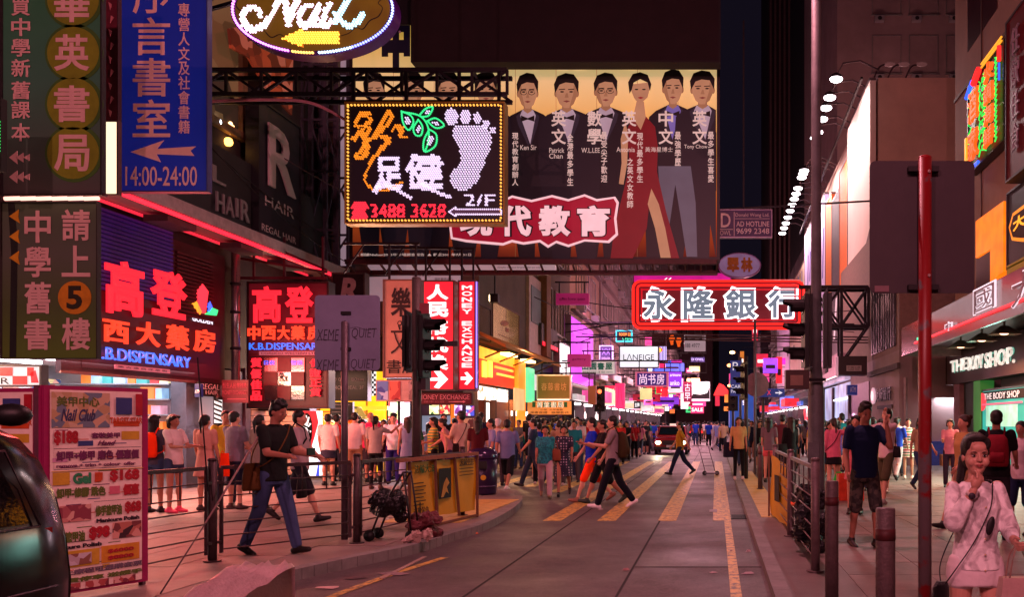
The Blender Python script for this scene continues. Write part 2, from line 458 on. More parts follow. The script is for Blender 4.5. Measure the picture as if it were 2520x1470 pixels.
KERB = M((.2, .185, .18), .75, 0, .3, 4, .25, bscale=60)
PAVE = M((.19, .15, .135), .6, 0, .3, 1.2, .25, .45, bscale=90)
SLAB = M((.22, .165, .14), .58, 0, .3, 2, .2, .45, rnd=.16, bscale=90)
TACT = M((.55, .38, .10), .6, 0, .3, 6, .2, rnd=.06)
kp = curve([(-4.6, -2), (-4.5, 3), (-4.42, 7), (-4.36, 8.42), (-4.13, 9.5), (-3.68, 10.86), (-3.54, 12.1), (-3.42, 13.4), (-3.56, 15.8), (-3.9, 18), (-4.5, 19.9), (-5.6, 20.8), (-7.5, 21.2), (-9.5, 21.4)], 6)
def slab_poly(name, ring, z, m):
 n = len(ring); MB().add([(x, y, z) for x, y in ring]+[(x, y, -.05) for x, y in ring], [tuple(range(n-1, -1, -1))]+[(i, (i+1) % n, n+(i+1) % n, n+i) for i in range(n)]).build(name, m, kind='structure')
inner = [(x-.16 if y < 18 else x-.10, y if y < 17 else y-.14) for x, y in kp]
slab_poly('pavement_left', [(-20, -2)]+[p for p in inner]+[(-20, 21.26)], .112, PAVE)
# kerb stones, one by one
kl = 0; seg = []
for i in range(len(kp)-1):
 a, b = kp[i], kp[i+1]; ia, ib = inner[i], inner[i+1]
 g = .006; dx, dy = b[0]-a[0], b[1]-a[1]; l = math.hypot(dx, dy); tx, ty = dx/l*g, dy/l*g
 q = [(a[0]+tx, a[1]+ty), (b[0]-tx, b[1]-ty), (ib[0]-tx, ib[1]-ty), (ia[0]+tx, ia[1]+ty)]
 MB().add([(x, y, .118) for x, y in q]+[(x, y, -.05) for x, y in q], [(3,2,1,0) if 0 else (0,1,2,3), (0,4,5,1), (1,5,6,2), (2,6,7,3), (3,7,4,0)]).build('kerb_stone', KERB, kind='structure')
MB().box(-30, 27-.9, -.05, -6.4, 27.6, .118).build('pavement_corner', PAVE, kind='structure')
MB().box(-30, 27.6, -.05, -5.2, 200, .12).build('pavement_left_far', PAVE, kind='structure')
MB().box(-5.2, 27.6, -.05, -5.05, 200, .125).build('kerb_left_far', KERB, kind='structure')
# right pavement and its low kerb
MB().box(.66, -2, -.05, 30, 200, .10).build('pavement_right', M((.15, .12, .11), .6, 0, .35, 1.2, .25, .45, bscale=90), kind='structure')
yy = -1.0
kme = None
while yy < 60:
 o = MB().box(-.074, 0, 0, .074, .895, .107).build('kerb_stone', KERB, kind='structure') if kme is None else bpy.data.objects.new('kerb_stone', kme)
 if kme is not None: col.objects.link(o); o['kind'] = 'structure'
 kme = o.data; o.location = (.585, yy, 0); yy += .9
slab = MB().box(.004, .004, -.01, .796, .796, .006)
def lay(x0, y0, nx, ny, z, sx=.8, sy=.8, skip=lambda x, y: False, m=SLAB, name='paving_slab', host=None):
 me = None; pr = None
 for i in range(nx):
  for j in range(ny):
   x, y = x0+i*sx, y0+j*sy
   if skip(x, y): continue
   if me is None:
    o = MB().box(.004, .004, -.02, sx-.004, sy-.004, .006).build(name, m); me = o.data
   else:
    o = bpy.data.objects.new(name, me); col.objects.link(o)
   o.location = (x, y, z+random.uniform(-.0015, .0015)); o.rotation_euler = (random.uniform(-.003, .003), random.uniform(-.003, .003), 0); o['kind'] = 'structure'
lay(1.3, 4.0, 9, 22, .10, m=M((.18, .125, .11), .58, 0, .4, 2.2, .2, .45, rnd=.22, bscale=90))
def offkerb(x, y):
 for (a, b), (c, d) in zip(inner, inner[1:]):
  if b <= y <= d or b <= y+.8 <= d:
   if x+.8 > min(a, c)-.05: return True
 return y+.8 > 20.2
lay(-12, 6.0, 11, 18, .112, skip=offkerb)
# tactile yellow paving by the crossing
lay(.72, 14.2, 1, 34, .10, .4, .4, m=TACT, name='tactile_tile')
lay(-5.0, 13.3, 3, 10, .118, .4, .4, m=TACT, name='tactile_tile')
# drain grate by the right kerb
gr = MB()
for i in range(9): gr.box(.27, 14.86+i*.075, .0, .505, 14.90+i*.075, .012)
gr.box(.25, 14.82, 0, .27, 15.55, .013); gr.box(.505, 14.82, 0, .515, 15.55, .013)
tag(gr.build('drain_grate', DARKSTEEL), 'slotted iron drain grate at the right kerb beside the crossing', 'drain grate')

tag(MB().box(-.12, 16.0, 0, .02, 16.5, .006).build('utility_cover', M('#8a8084', .6, 0, .2, 8)), 'small pale square utility cover in the road by the last wide stripe', 'cover')
# ---------------------------------------------------------------- street lamps (pole in view on the right; two unseen ones added behind the camera for light)
POLE = M('#5a5c5e', .6, .1, .45, 3, .25, bscale=50)
def street_lamp(loc, armx, label, h=9.2, pw=1.):
 t = thing('street_lamp', label, 'street lamp', loc, 0, 'tall street lamps along the road')
 x, y, z = loc
 m = MB(); m.lathe((x, y, z), [(.15, 0), (.15, .06), (.12, .08), (.11, 1.0), (.105, 1.85), (.09, 2.05), (.070, 2.25), (.066, 5), (.058, h)], 16)
 m.build('pole', POLE, t, True)
 m = MB(); m.tube([(x, y, h-.1), (x+armx*.35, y, h+.25), (x+armx*.8, y, h+.33), (x+armx, y, h+.3)], .035, 8); m.build('arm', POLE, t, True)
 m = MB(); m.ell((x+armx, y, h+.28), (.33, .16, .09), 14, 6); m.build('lamp_head', POLE, t, True)
 m = MB(); m.box(x+armx-.24, y-.11, h+.17, x+armx+.24, y+.11, h+.2); m.build('lens', E((1, .5, .45), 12), t)
 point_lamp('lamp_light', (x+armx, y, h+.08), .08, STREET_LAMP_W*pw, LAMP_COL, t)
 m = MB()
 m.box(x-.12, y-.14, .9, x+.02, y-.125, 1.35); m.build('access_door', POLE, t)
 return t
street_lamp((1.30, 11.6, .1), -1.3, 'tall grey street lamp pole with a thicker foot at the end of the right railing')
street_lamp((1.30, -6, .1), -1.3, 'grey street lamp pole added unseen behind the camera for front light', pw=1.7)
street_lamp((-4.9, -9, .1), -1.6, 'grey street lamp pole added unseen behind the camera on the left for light', pw=1.75)
# ================================================================ buildings
WALLP = M('#7d6a62', .8, 0, .3, .8, .2, .3, bscale=30)
WALLD = M('#3a3032', .8, 0, .3, .8, .2, .3, bscale=30)
WALLB = M('#5a463c', .8, 0, .3, .9, .2, .3, bscale=30)
WIN_FR = M('#8d8580', .5, .2, .2)
def window(parent, pl, a0, b0, a1, b1, lit=None, mull=1, meshes={}):
 """frame + sill + panes, a part with a sub-part"""
 w_, h_ = round(a1-a0, 2), round(b1-b0, 2); c = pl.W(a0, b0, 0)
 rz = math.atan2(pl.r[1], pl.r[0]); k = (w_, h_, mull)
 if k not in meshes:
  L = PL((0, 0), (1, 0)); m = MB(); t = .06
  for q in ((0,0,w_,t), (0,h_-t,w_,h_), (0,t,t,h_-t), (w_-t,t,w_,h_-t)): m.prism(L, [(q[0],q[1]),(q[2],q[1]),(q[2],q[3]),(q[0],q[3])], .06, -.1)
  for i in range(mull):
   x = w_*(i+1)/(mull+1); m.prism(L, [(x-.025,t),(x+.025,t),(x+.025,h_-t),(x-.025,h_-t)], .04, -.06)
  m.prism(L, [(-.08,-.08),(w_+.08,-.08),(w_+.08,-.005),(-.08,-.005)], .14, 0)
  f = m.build('window', WIN_FR, None); p = MB().prism(L, [(t,t),(w_-t,t),(w_-t,h_-t),(t,h_-t)], -.02, -.04).build('pane', glass(), None)
  meshes[k] = (f.data, p.data); bpy.data.objects.remove(f); bpy.data.objects.remove(p)
 f = bpy.data.objects.new('window', meshes[k][0]); col.objects.link(f); f.parent = parent
 iv = WM[parent].inverted(); Mw = Matrix.Translation(c) @ Matrix.Rotation(rz, 4, 'Z')
 f.matrix_local = iv @ Mw; WM[f] = Mw
 p = bpy.data.objects.new('pane', meshes[k][1]); col.objects.link(p); p.parent = f; WM[p] = Mw
 if lit:
  p.material_slots[0].link = 'OBJECT'; p.material_slots[0].material = lit
 return f
AC_ = []
def ac(root, pl, a, b):
 if not AC_:
  o = MB().box(0, -.42, 0, .72, 0, .42).build('air_conditioner', M('#9a9090', .6, 0, .15), None); AC_.append(o.data); bpy.data.objects.remove(o)
  o = MB().cyl((.36, -.43, .21), (.36, -.421, .21), .16, n=12).build('fan_grille', M('#2a2628', .6), None); AC_.append(o.data); bpy.data.objects.remove(o)
 o = bpy.data.objects.new('air_conditioner', AC_[0]); col.objects.link(o); o.parent = root; Mw = Matrix.Translation(pl.W(a, b, .01)) @ Matrix.Rotation(math.atan2(pl.r[1], pl.r[0]), 4, 'Z'); o.matrix_local = WM[root].inverted() @ Mw
 g = bpy.data.objects.new('fan_grille', AC_[1]); col.objects.link(g); g.parent = o
LITW = [E('#ffb060', .8, .5, 1), E('#ffd9a0', 1.1, .5, 1), E('#d8c8ff', .6, .5, 1), E('#ff8fb0', .5, .5, 1)]
def facade(root, pl, a0, a1, z0, z1, pitch=2.6, ww=1.5, fl=3.1, wh=1.5, sill=1.0, plit=.12, mull=1, seed=1, ledge=None, zw0=None):
 rg = random.Random(seed); n = int((a1-a0)/pitch); off = ((a1-a0)-n*pitch)/2
 z = zw0 or z0;
 while z+sill+wh < z1:
  for i in range(n):
   x = a0+off+i*pitch+(pitch-ww)/2
   if rg.random() < .45: ac(root, pl, x+.2, z+sill-.62)
   window(root, pl, x, z+sill, x+ww, z+sill+wh, rg.choice(LITW) if rg.random() < plit else None, mull)
  if ledge:
   MB().prism(pl, [(a0,z-.12),(a1,z-.12),(a1,z),(a0,z)], ledge[0], .002).build('ledge', ledge[1], root)
  z += fl

# ---- left corner building (dispensary, hair salon)
L1 = thing('corner_building', 'dark left corner building with the dispensary at street level and a hair salon above', 'building', (-14, 17, 0))
MB().box(-24, 4, 8.1, -12, 26.9, 24).build('upper_wall', WALLD, L1)
MB().box(-24, 4, 2.95, -12.05, 26.9, 6.0).build('lower_wall', M('#2a1c22', .7, 0, .3), L1)
fas = MB().box(-12.4, 6, 6.02, -11.62, 27.0, 8.08).build('fascia', M('#2c2729', .55, 0, .2, 2, .06), L1)
MB().box(-12.0, 6, 5.90, -10.9, 26.4, 6.0).build('soffit', M('#b09a98', .6, 0, .15), L1)
MB().box(-10.9, 6, 5.86, -10.82, 26.4, 6.12).build('soffit_edge', M('#9a8686', .6), L1)
PLf = left(-11.6)
SF = Sign('shop_name_board', 'dark board with the grey metal letters L and HAIR along the salon wall', 'sign', left(-11.6), 300, 300, 400, 304, 0, None)
for ch, u0, vt, vb, u1 in (('L', 515, 403, 444, 549), ('H', 526, 470, 519, 546), ('A', 548, 479, 527, 570), ('I', 574, 487, 533, 580), ('R', 586, 490, 541, 609)):
 SF.txt(ch, u0, vt, vb, u1, M('#8d8282', .45, .3, .2), d=.03, ex=.05, off=.015, name='letter')
pl = left(-12.0)
for a0, a1, b0, b1 in ((17.4, 22.4, 8.9, 12.4),):
 MB().prism(pl, [(a0,b0),(a1,b0),(a1,b1),(a0,b1)], .03, .008).build('window_interior', pattern('cells', ['#5a4028', '#6e4c30', '#3c2a20', '#7a5a3c'], 1.2, .45), L1)
 m = MB()
 for (x0, y0, x1, y1) in ((a0-.2,b0-.2,a1+.2,b0), (a0-.2,b1,a1+.2,b1+.2), (a0-.2,b0,a0,b1), (a1,b0,a1+.25,b1), (a0+2.6,b0,a0+2.7,b1)): m.prism(pl, [(x0,y0),(x1,y0),(x1,y1),(x0,y1)], .14, .002)
 m.build('window_frame', M('#8a6c4c', .5), L1)
 for (u, v, r, c) in ((529, 300, .10, '#e8f0ff'), (561, 304, .05, '#ffc080'), (566, 312, .05, '#ffb070'), (560, 325, .06, '#ffc080'), (556, 349, .11, '#ffb050')):
  a, b = pl.hit(u, v); p = pl.W(a, b, .06); MB().ell(p, (r,)*3, 8, 6).build('pendant_lamp', E(c, 6), L1, True)
# salon 'R' board, set beyond the fascia
S = Sign('hair_salon_sign', 'tall dark salon board with a huge pale R above the words HAIR and REGAL HAIR', 'sign', left(-11.45), 637, 245, 590, 737, .3, M('#24202a', .5, 0, .2, 3), M('#1a171d', .5), .05)
RW = M('#b9a5a5', .5, 0, .1)
S.txt('R', 655, 300, 455, 722, RW, d=.03, ex=.06, off=.02, name='letter')
S.txt('HAIR', 651, 478, 505, 722, RW, name='lettering'); S.txt('REGAL HAIR', 643, 549, 566, 727, RW, name='lettering')
# orange brown picture banner above it
S = Sign('banner', 'orange and brown picture banner hanging on the wall above the salon board', 'banner', left(-11.4), 600, 20, 60, 610, 0)
S.poly('panel', [(565,70),(622,60),(722,120),(719,283),(655,215),(612,140),(570,118)], pattern('cells', ['#a84a2a', '#c45a34', '#70301c', '#d8846a', '#8a3a22'], 3.2, .12), -.06, .0)

# glowing strip pair added in place of red neon light on the soffit
t = thing('red_glow_tube', 'long red glow strip added under the edge of the salon fascia', 'glow strip', (-10.75, 16, 5.8))
MB().tube([(-10.86, 10, 5.80), (-10.86, 26.2, 5.80)], .05, 8).build('tube', E((1, .022, .05), 1.5), t)
MB().tube([(-11.7, 15, 5.84), (-11.7, 25.6, 5.84)], .03, 6).build('tube', E((1, .022, .05), 1.2), t)
m = MB()
for y in (18.6, 21.4, 23.6): m.box(-11.6, y-.45, 5.72, -11.15, y+.45, 5.84)
for k, y in enumerate((18.6, 21.4, 23.6)):
 o = MB().box(-11.6, y-.5, 5.70, -11.1, y+.5, 5.83).build('ceiling_box', M('#4a4650', .5), L1)
# big neon signboard of the dispensary
pl = left(-11.95)
S = Sign('dispensary_sign', 'large dark red and purple signboard with fat red neon characters over the blue word DISPENSARY', 'sign', pl, 150, 495, 918, 553, .1, M('#3a0a14', .45, 0, .3, 2))
a0, b0, a1, b1 = S.a0, 4.4, S.a0+3.2, 5.75
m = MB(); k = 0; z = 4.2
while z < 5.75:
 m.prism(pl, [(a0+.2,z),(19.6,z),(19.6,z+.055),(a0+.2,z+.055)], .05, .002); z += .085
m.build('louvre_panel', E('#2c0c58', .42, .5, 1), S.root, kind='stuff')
m = MB(); z = 4.0
while z < 5.4:
 m.prism(pl, [(19.75,z),(21.2,z),(21.2,z+.05),(19.75,z+.05)], .05, .002); z += .085
m.build('louvre_panel', M('#42151c', .4), S.root, kind='stuff')
S.rect('red_field', 200, 740, 905, 540, E('#4a0a18', .35, .4, .8), .004, .01)
NR = E((1, .018, .034), 1.35); NR2 = E((1, .055, .02), 1.3); NB = E((.03, .16, 1), 1.5)
for ch, u0, vt, vb, u1 in (('高', 247, 630, 768, 342), ('登', 360, 655, 773, 449)): S.txt(ch, u0, vt, vb, u1, NR, d=.06, ex=.07, off=.03, name='neon_glow_character')
for ch, u0, vt, vb, u1 in (('西', 243, 784, 840, 306), ('大', 325, 788, 848, 383), ('藥', 399, 796, 858, 455), ('房', 467, 806, 864, 520)): S.txt(ch, u0, vt, vb, u1, NR2, d=.06, ex=.06, off=.022, name='neon_glow_character')
S.txt('.B.DISPENSARY', 243, 853, 884, 462, NB, d=.05, ex=.03, off=.002, name='neon_lettering')
S.txt('GOLDEN', 472, 777, 790, 522, E('#f0e8ff', 1.5), off=.02)
for pts, c in (([(482,770),(480,716),(493,699),(507,718),(500,772)], (1,.03,.05)), ([(468,748),(478,742),(491,768),(486,775)], (1,.28,.02)), ([(506,752),(511,742),(517,756),(508,770)], (.05,.12,1)), ([(500,774),(517,758),(531,764),(527,777)], (.02,.8,.22))):
 S.poly('emblem_petal', pts, E(c, 1.8), .03, .06)
S.rect('address_strip', 278, 897, 908, 413, E('#c8707f', .5), .02, .05)
S.txt('樂 古 道 西 洋 菜 街', 284, 900, 905, 405, M('#5a1020'), d=.052, ex=.004)
# shop interior of the dispensary
INW = M('#b8b4b8', .6, 0, .1)
D = thing('dispensary_shop', 'bright open fronted dispensary lined with shelves of boxed goods', 'shop', (-13.5, 18, .12))
MB().box(-15.6, 8, .1, -15.5, 20.7, 2.9).build('back_wall', INW, D)
MB().box(-15.5, 20.6, .12, -12.06, 20.75, 2.9).build('end_wall', INW, D)
MB().box(-15.5, 8, 2.9, -12.06, 20.6, 2.94).build('shop_ceiling', M('#c8c4c8', .7), D)
MB().box(-12.35, 20.25, .12, -12.0, 20.75, 2.9).build('pillar', M('#575560', .35, .5, .2), D)
TUBE = E((1, .93, 1), 9)
for y in (11, 14, 17, 19.4):
 MB().box(-13.9, y, 2.80, -13.72, y+1.2, 2.87).build('ceiling_light', TUBE, D); MB().box(-12.75, y, 2.80, -12.6, y+1.2, 2.87).build('ceiling_light', TUBE, D)
area_lamp('ceiling_lamp', (-13, 16.5, 2.75), 2.2, 260*SHOP_W, (1, .80, .88), (0, 0, 0), D, 8)
for z in (.5, .95, 1.4, 1.8, 2.15, 2.5):
 MB().box(-15.3, 20.22, z-.03, -12.37, 20.6, z).build('shelf', M('#8a9098', .3, .3), D)
for y in (13.2, 15.2, 17.2, 19.2):
 MB().box(-15.5, y, .3, -15.1, y+1.7, 2.6).build('wall_cabinet', pattern('cells', ['#e0e0e8', '#7090d0', '#f0b0a0', '#ffffff', '#d05040', '#405080', '#e8d8a0'], 5, .5), D)
PC = [('white', '#e8e8f0'), ('blue', '#4560b8'), ('pale blue', '#9cc4f0'), ('orange', '#f07a30'), ('red', '#d8282c'), ('pink', '#e8a0b8'), ('teal', '#3a9c9c'), ('cream', '#f0dcae')]
pm = {}
for z in (.5, .95, 1.4, 1.8, 2.15, 2.5):
 x = -14.4; q_ = 0; sh_ = {.5: 'lowest', .95: 'second lowest', 1.4: 'third lowest', 1.8: 'third highest', 2.15: 'second highest', 2.5: 'top'}[z]
 while x < -12.6:
  nm, hx = random.choice(PC); w_ = random.uniform(.12, .3); h_ = random.uniform(.14, .27)
  q_ += 1; o = MB().box(-w_/2, -.13, 0, w_/2, .13, h_).build('product_box', E(hx, .8, .3, 4), None); o.location = (x+w_/2, 20.4, z+.002)  # boxes glow in their own colour to brighten the shelves
  tag(o, '%s box on the %s shelf of the lit dispensary, %s from the left' % (nm, sh_, ['', 'first', 'second', 'third', 'fourth', 'fifth', 'sixth', 'seventh', 'eighth', 'ninth', 'tenth', 'eleventh', 'twelfth'][q_]), 'box', 'boxes on the dispensary shelves'); x += w_+random.uniform(.01, .08)
MB().box(-12.7, 14.5, .12, -12.15, 18.0, .95).build('counter', M('#9ab0d0', .4), D)
# shelves / glimpses below the lower banner
S = Sign('lit_checker_sign', 'red and white checked lit sign with the letter R at the left edge', 'sign', front(14.2), -30, 903, 948, 100, .12, E('#f4e8e8', .9), M('#555', .5), .03)
for u0, vt, vb, u1 in ((0,905,926,32), (68,905,926,84), (32,926,947,68)): S.rect('red_square', u0, vt, vb, u1, E((.9,.03,.03), .9))
S.txt('R', 4, 930, 946, 24, M('#201818')); S.poly('mark', [(78,943),(76,918),(88,912),(96,943)], E((.9,.02,.03), 1.2))
# next to the dispensary: barber door etc
D2 = thing('salon_entrance', 'narrow hair salon entrance with a white door beside a mauve wall', 'shop entrance', (-12, 21.6, .12))
MB().box(-12.3, 20.76, .12, -12.06, 21.15, 2.9).build('door_recess', M('#181418'), D2)
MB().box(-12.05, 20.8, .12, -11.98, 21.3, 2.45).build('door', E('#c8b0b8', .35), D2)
MB().box(-12.4, 21.35, .12, -12.02, 22.7, 2.9).build('side_wall', M('#6a5468', .6, 0, .2), D2)
S = Sign('small_salon_sign', 'small black sign reading REGAL HAIR over the salon door', 'sign', left(-11.9), 489, 940, 975, 542, .12, M('#0e0c0e', .5))
S.txt('REGAL', 493, 944, 958, 538, RW, shear=.2); S.txt('HAIR', 505, 961, 971, 535, RW)
S = Sign('blue_atm_sign', 'small blue sign beside the black salon sign', 'sign', front(20.2), 479, 945, 978, 494, .1, E('#16245c', .6)); S.txt('ATM', 481, 960, 969, 493, WHITE)
t = thing('barber_pole', 'black and white striped barber pole by the salon door', 'barber pole', P(537, 1042, 21.2))
m = MB(); x, y, _ = P(537, 0, 21.2); z0, z1 = P(0, 1042, 21.2)[2], P(0, 985, 21.2)[2]
m.lathe((x, y, z0), [(.085, 0), (.085, z1-z0)], 14); o = m.build('striped_cylinder', E('#e8f0f0', 1.0), t)
m = MB()
for k in range(5):
 zz = z0+.02+k*.11
 for i in range(8):
  th0 = math.pi+i*math.pi/8; th1 = th0+math.pi/8
  c = lambda th, zq: (x+.09*math.cos(th), y+.09*math.sin(th), zq)
  m.add([c(th0, zz+.11-i*.014), c(th1, zz+.11-(i+1)*.014), c(th1, zz+.16-(i+1)*.014), c(th0, zz+.16-i*.014)], [(0,1,2,3)])
m.build('stripe', M('#0b1512'), t)
m = MB(); m.lathe((x, y, z1), [(.1, 0), (.1, .06), (.05, .12)], 12); m.lathe((x, y, z0-.08), [(.05, 0), (.1, .04), (.1, .08)], 12); m.build('cap', M('#303030', .3, .8), t)
S = Sign('dark_red_board', 'small dark red board with faint lettering between the salon door and the tall neon sign', 'sign', front(21.4), 546, 936, 992, 611, .1, M('#5a1424', .5))
S.txt('恒生人民幣找換', 549, 943, 956, 608, M('#a04a5c')); S.txt('MONEY EXCHANGE', 549, 962, 972, 608, M('#a04a5c')); S.rect('underline', 560, 982, 984, 606, M('#a04a5c'))

# ---- second dispensary sign, hung across the pavement
S = Sign('dispensary_hanging_sign', 'square hanging dispensary sign with red neon characters above a red and silver checked cross', 'sign', front(22.4), 612, 697, 1002, 806, .35, M('#5a0c18', .5, 0, .2), M('#241216', .5), .04)
S.rect('red_field', 614, 699, 870, 804, E('#5c0814', .5, .2))
for ch, u0, u1 in (('高', 626, 696), ('登', 706, 776)): S.txt(ch, u0, 706, 796, u1, NR, d=.06, ex=.07, off=.03, name='neon_glow_character')
for ch, u0, u1 in (('中', 614, 645), ('西', 648, 683), ('大', 686, 718), ('藥', 720, 755), ('房', 760, 795)): S.txt(ch, u0, 803, 838, u1, NR2, d=.06, ex=.06, off=.035, name='neon_glow_character')
S.txt('K.B.DISPENSARY', 617, 845, 862, 800, NB, d=.06, ex=.03, off=.006, name='neon_lettering')
S.rect('address_strip', 640, 866, 875, 790, E('#c07080', .45), .02, .05); S.txt('CORDOO WESTERN LTD.', 645, 868, 873, 786, M('#50101c'), d=.052)
S.rect('lower_field', 614, 878, 1000, 804, M('#3a1218', .4), .004, .01)
for k, ch in enumerate('質優佳品'): S.txt(ch, 621, 882+k*27, 906+k*27, 648, NR, d=.05, ex=.06, off=.045, name='neon_glow_character')
for k, ch in enumerate('保證正貨'):
 if k < 4: S.txt(ch, 766, 884+k*24, 905+k*24, 794, NR, d=.05, ex=.06, off=.04, name='neon_glow_character')
CH = [M('#8a8484', .15, .9, .3, 3), M('#5a0e1e', .4)]
for i in range(3):
 for j in range(3):
  S.rect('cross_tile', 653+i*33, 882+j*34.5, 882+(j+1)*34.5-1, 653+(i+1)*33-1, CH[(i+j) % 2], .015, .05+.02*((i+j) % 2))
S.txt('日夜', 654, 888, 899, 680, E((.04, .1, 1), 2), d=.08); S.txt('營業', 720, 888, 899, 748, E((.04, .1, 1), 2), d=.08)
S.txt('Rx', 692, 918, 940, 712, M('#101010'), d=.08)
m = MB(); m.box(*P(620, 1010, 22.5), P(800, 0, 22.5)[0], 22.75, P(0, 996, 22.5)[2]);
S.root['group'] = 'hanging signs over the left pavement'
m = MB(); y = 22.5; x0 = P(590, 0, y)[0]; z1 = P(0, 690, y)[2]
for x in (P(625, 0, y)[0], P(700, 0, y)[0], P(795, 0, y)[0]): m.bar((x, y, z1), (x, y, z1+1.1), .05)
m.bar((-12, y, z1+.55), (P(805, 0, y)[0], y, z1+.2), .06); m.bar((-12, y, z1+1.2), (P(805, 0, y)[0], y, z1+.25), .05); m.bar((-12, y, z1+.05), (P(805, 0, y)[0], y, z1+.05), .07)
m.build('hanger', M('#5c2430', .5, .4), S.root)
# stainless pipe with clamps left of it
m = MB(); x, y, z = P(580, 0, 22.0)
t = thing('drain_pipe', 'shiny vertical drain pipe between the two dispensary signs', 'pipe', (x, 22, 2.6))
MB().cyl((x, 22, 2.6), (x, 22, 5.8), .10, n=12).build('pipe', M('#8a8088', .25, .8), t, True)
for zz in (3.4, 4.3, 5.0): MB().cyl((x, 22, zz), (x, 22, zz+.06), .125, n=12).build('clamp', DARKSTEEL, t, True)
t = thing('shutter_wall', 'pale ribbed roller shutter lit from above under the hanging dispensary sign', 'shutter', (-12, 24.4, .12))
m = None; me = None
for k in range(17):
 z = .15+k*.15
 if me is None:
  o = MB().box(-.02, -1.35, 0, .02, 1.35, .135).build('slat', M('#c98a72', .5, 0, .15), t, world=False); me = o.data
 else: o = bpy.data.objects.new('slat', me); col.objects.link(o); o.parent = t
 o.location = (0, 0, z-.12)
MB().box(-12.2, 22.75, .12, -11.97, 23.0, 3).build('pillar', M('#6a5060'), t); MB().box(-12.3, 25.85, .12, -11.95, 26.9, 3).build('pillar', M('#8a5a48'), t)
S = Sign('awning_board', 'black canopy board beneath the hanging dispensary sign', 'board', front(23.4), 622, 996, 1012, 762, .4, M('#141012', .4))
area_lamp('downlight', (-11.3, 24.4, 3.2), .6, 130*SHOP_W, (1, .5, .34), parent=t)
# ---- banners and bookshop signs near top left
CLOTHG = pattern('ramp', ['#4a4a44', '#38765a', '#2a7a4a'], 1)
PINKW = M('#d8b4aa', .7, 0, .08)
S = Sign('book_shop_banner', 'tall green fabric banner with pale characters in a chain of olive circles, upper left', 'banner', front(12), 8, -90, 478, 250, .05, CLOTHG, M('#1b1416', .5), .02, 'bookshop banners at upper left')
OL = M('#7a8a1c', .8, 0, .25, 3); OL2 = M('#3f6a26', .8, 0, .2, 3)
for v in (-2, 130, 256, 377): S.disc('ring', 183, v, 72, OL2, .003, .006); S.disc('circle', 181, v, 64, OL, .007, .010)
for ch, v in (('華', 10), ('英', 130), ('書', 256), ('局', 377)): S.txt(ch, 135, v-45, v+45, 222, PINKW, off=.02, d=.012, name='character')
for ch, v in (('買', 17), ('中', 67), ('學', 118), ('新', 168), ('舊', 223), ('課', 271), ('本', 326)): S.txt(ch, 30, v-22, v+22, 76, PINKW, off=.015, name='character')
for v in (388, 436):
 for k in range(3): S.poly('arrowhead', [(24+k*17, v), (44+k*15, v-16+k*4), (44+k*15, v+16-k*4)], PINKW)
t = thing('light_bar', 'row of glowing pink tube lights between the two green banners', 'light bar', P(120, 487, 12))
for k in range(6):
 u = 12+k*39; a = P(u, 489, 11.95); b = P(u+36, 488, 11.95)
 MB().cyl(a, b, .028, n=8).build('tube', E('#ffb0a0', 2.2), t, True)
MB().bar(P(4, 483, 12.02), P(262, 480, 12.02), .04).build('batten', M('#4a3030'), t)
S = Sign('book_floor_banner', 'lower olive banner with a yellow circled 5 and pale characters below the tube lights', 'banner', front(12), 6, 499, 882, 240, .04, pattern('ramp', ['#5a7a24', '#4a6030', '#566050', '#4a6044'], 1), M('#2a2420', .6), .015, 'bookshop banners at upper left')
for ch, vt, vb in (('中', 519, 598), ('學', 608, 683), ('舊', 695, 773), ('書', 786, 862)): S.txt(ch, 62, vt, vb, 127, PINKW, off=.02, name='character')
for ch, vt, vb in (('請', 516, 593), ('上', 605, 682), ('樓', 783, 862)): S.txt(ch, 154, vt, vb, 224, PINKW, off=.02, name='character')
S.disc('circle', 185, 733, 41, M('#c98a1c', .6)); S.txt('5', 166, 704, 762, 204, M('#2a2a18'), off=.03, d=.014, name='numeral')
for v in (533, 583, 635): S.poly('arrowhead', [(24,v),(48,v-17),(46,v),(50,v+17)], M('#d09a20', .6))
S.poly('dark_strip', [(20,500),(28,620),(24,880),(40,880),(44,600),(36,500)], M('#1d211d', .8), .003, .006)  # flat darker strip down the left of the banner
# white light box edge + maroon board between the two
S = Sign('white_light_box', 'narrow cream glowing light box between the green banner and the blue sign', 'light box', front(13.4), 248, 300, 478, 290, .05, E('#ffdcb8', 1.6), M('#4a3030'), .02)
S = Sign('maroon_board', 'narrow maroon board with faint marks behind the green banner', 'sign', front(13.7), 250, -60, 298, 291, .05, M('#5a1426', .5, 0, .3), M('#30101a'), .015)
for k in range(9): S.poly('mark', [(268+k % 2*6, 5+k*33), (276+k % 2*6, 10+k*33), (272, 24+k*33)], M('#b06a70'))
S = Sign('green_neon_sign', 'sliver of a green neon sign at the far left edge', 'neon sign', front(11), -60, 240, 420, 2, .1, M('#101410'))
for k in range(10): S.disc('neon_ring', -6, 300+k*8, 9, E((.02, .7, .1), 1.5), .01, .03, ry=3)
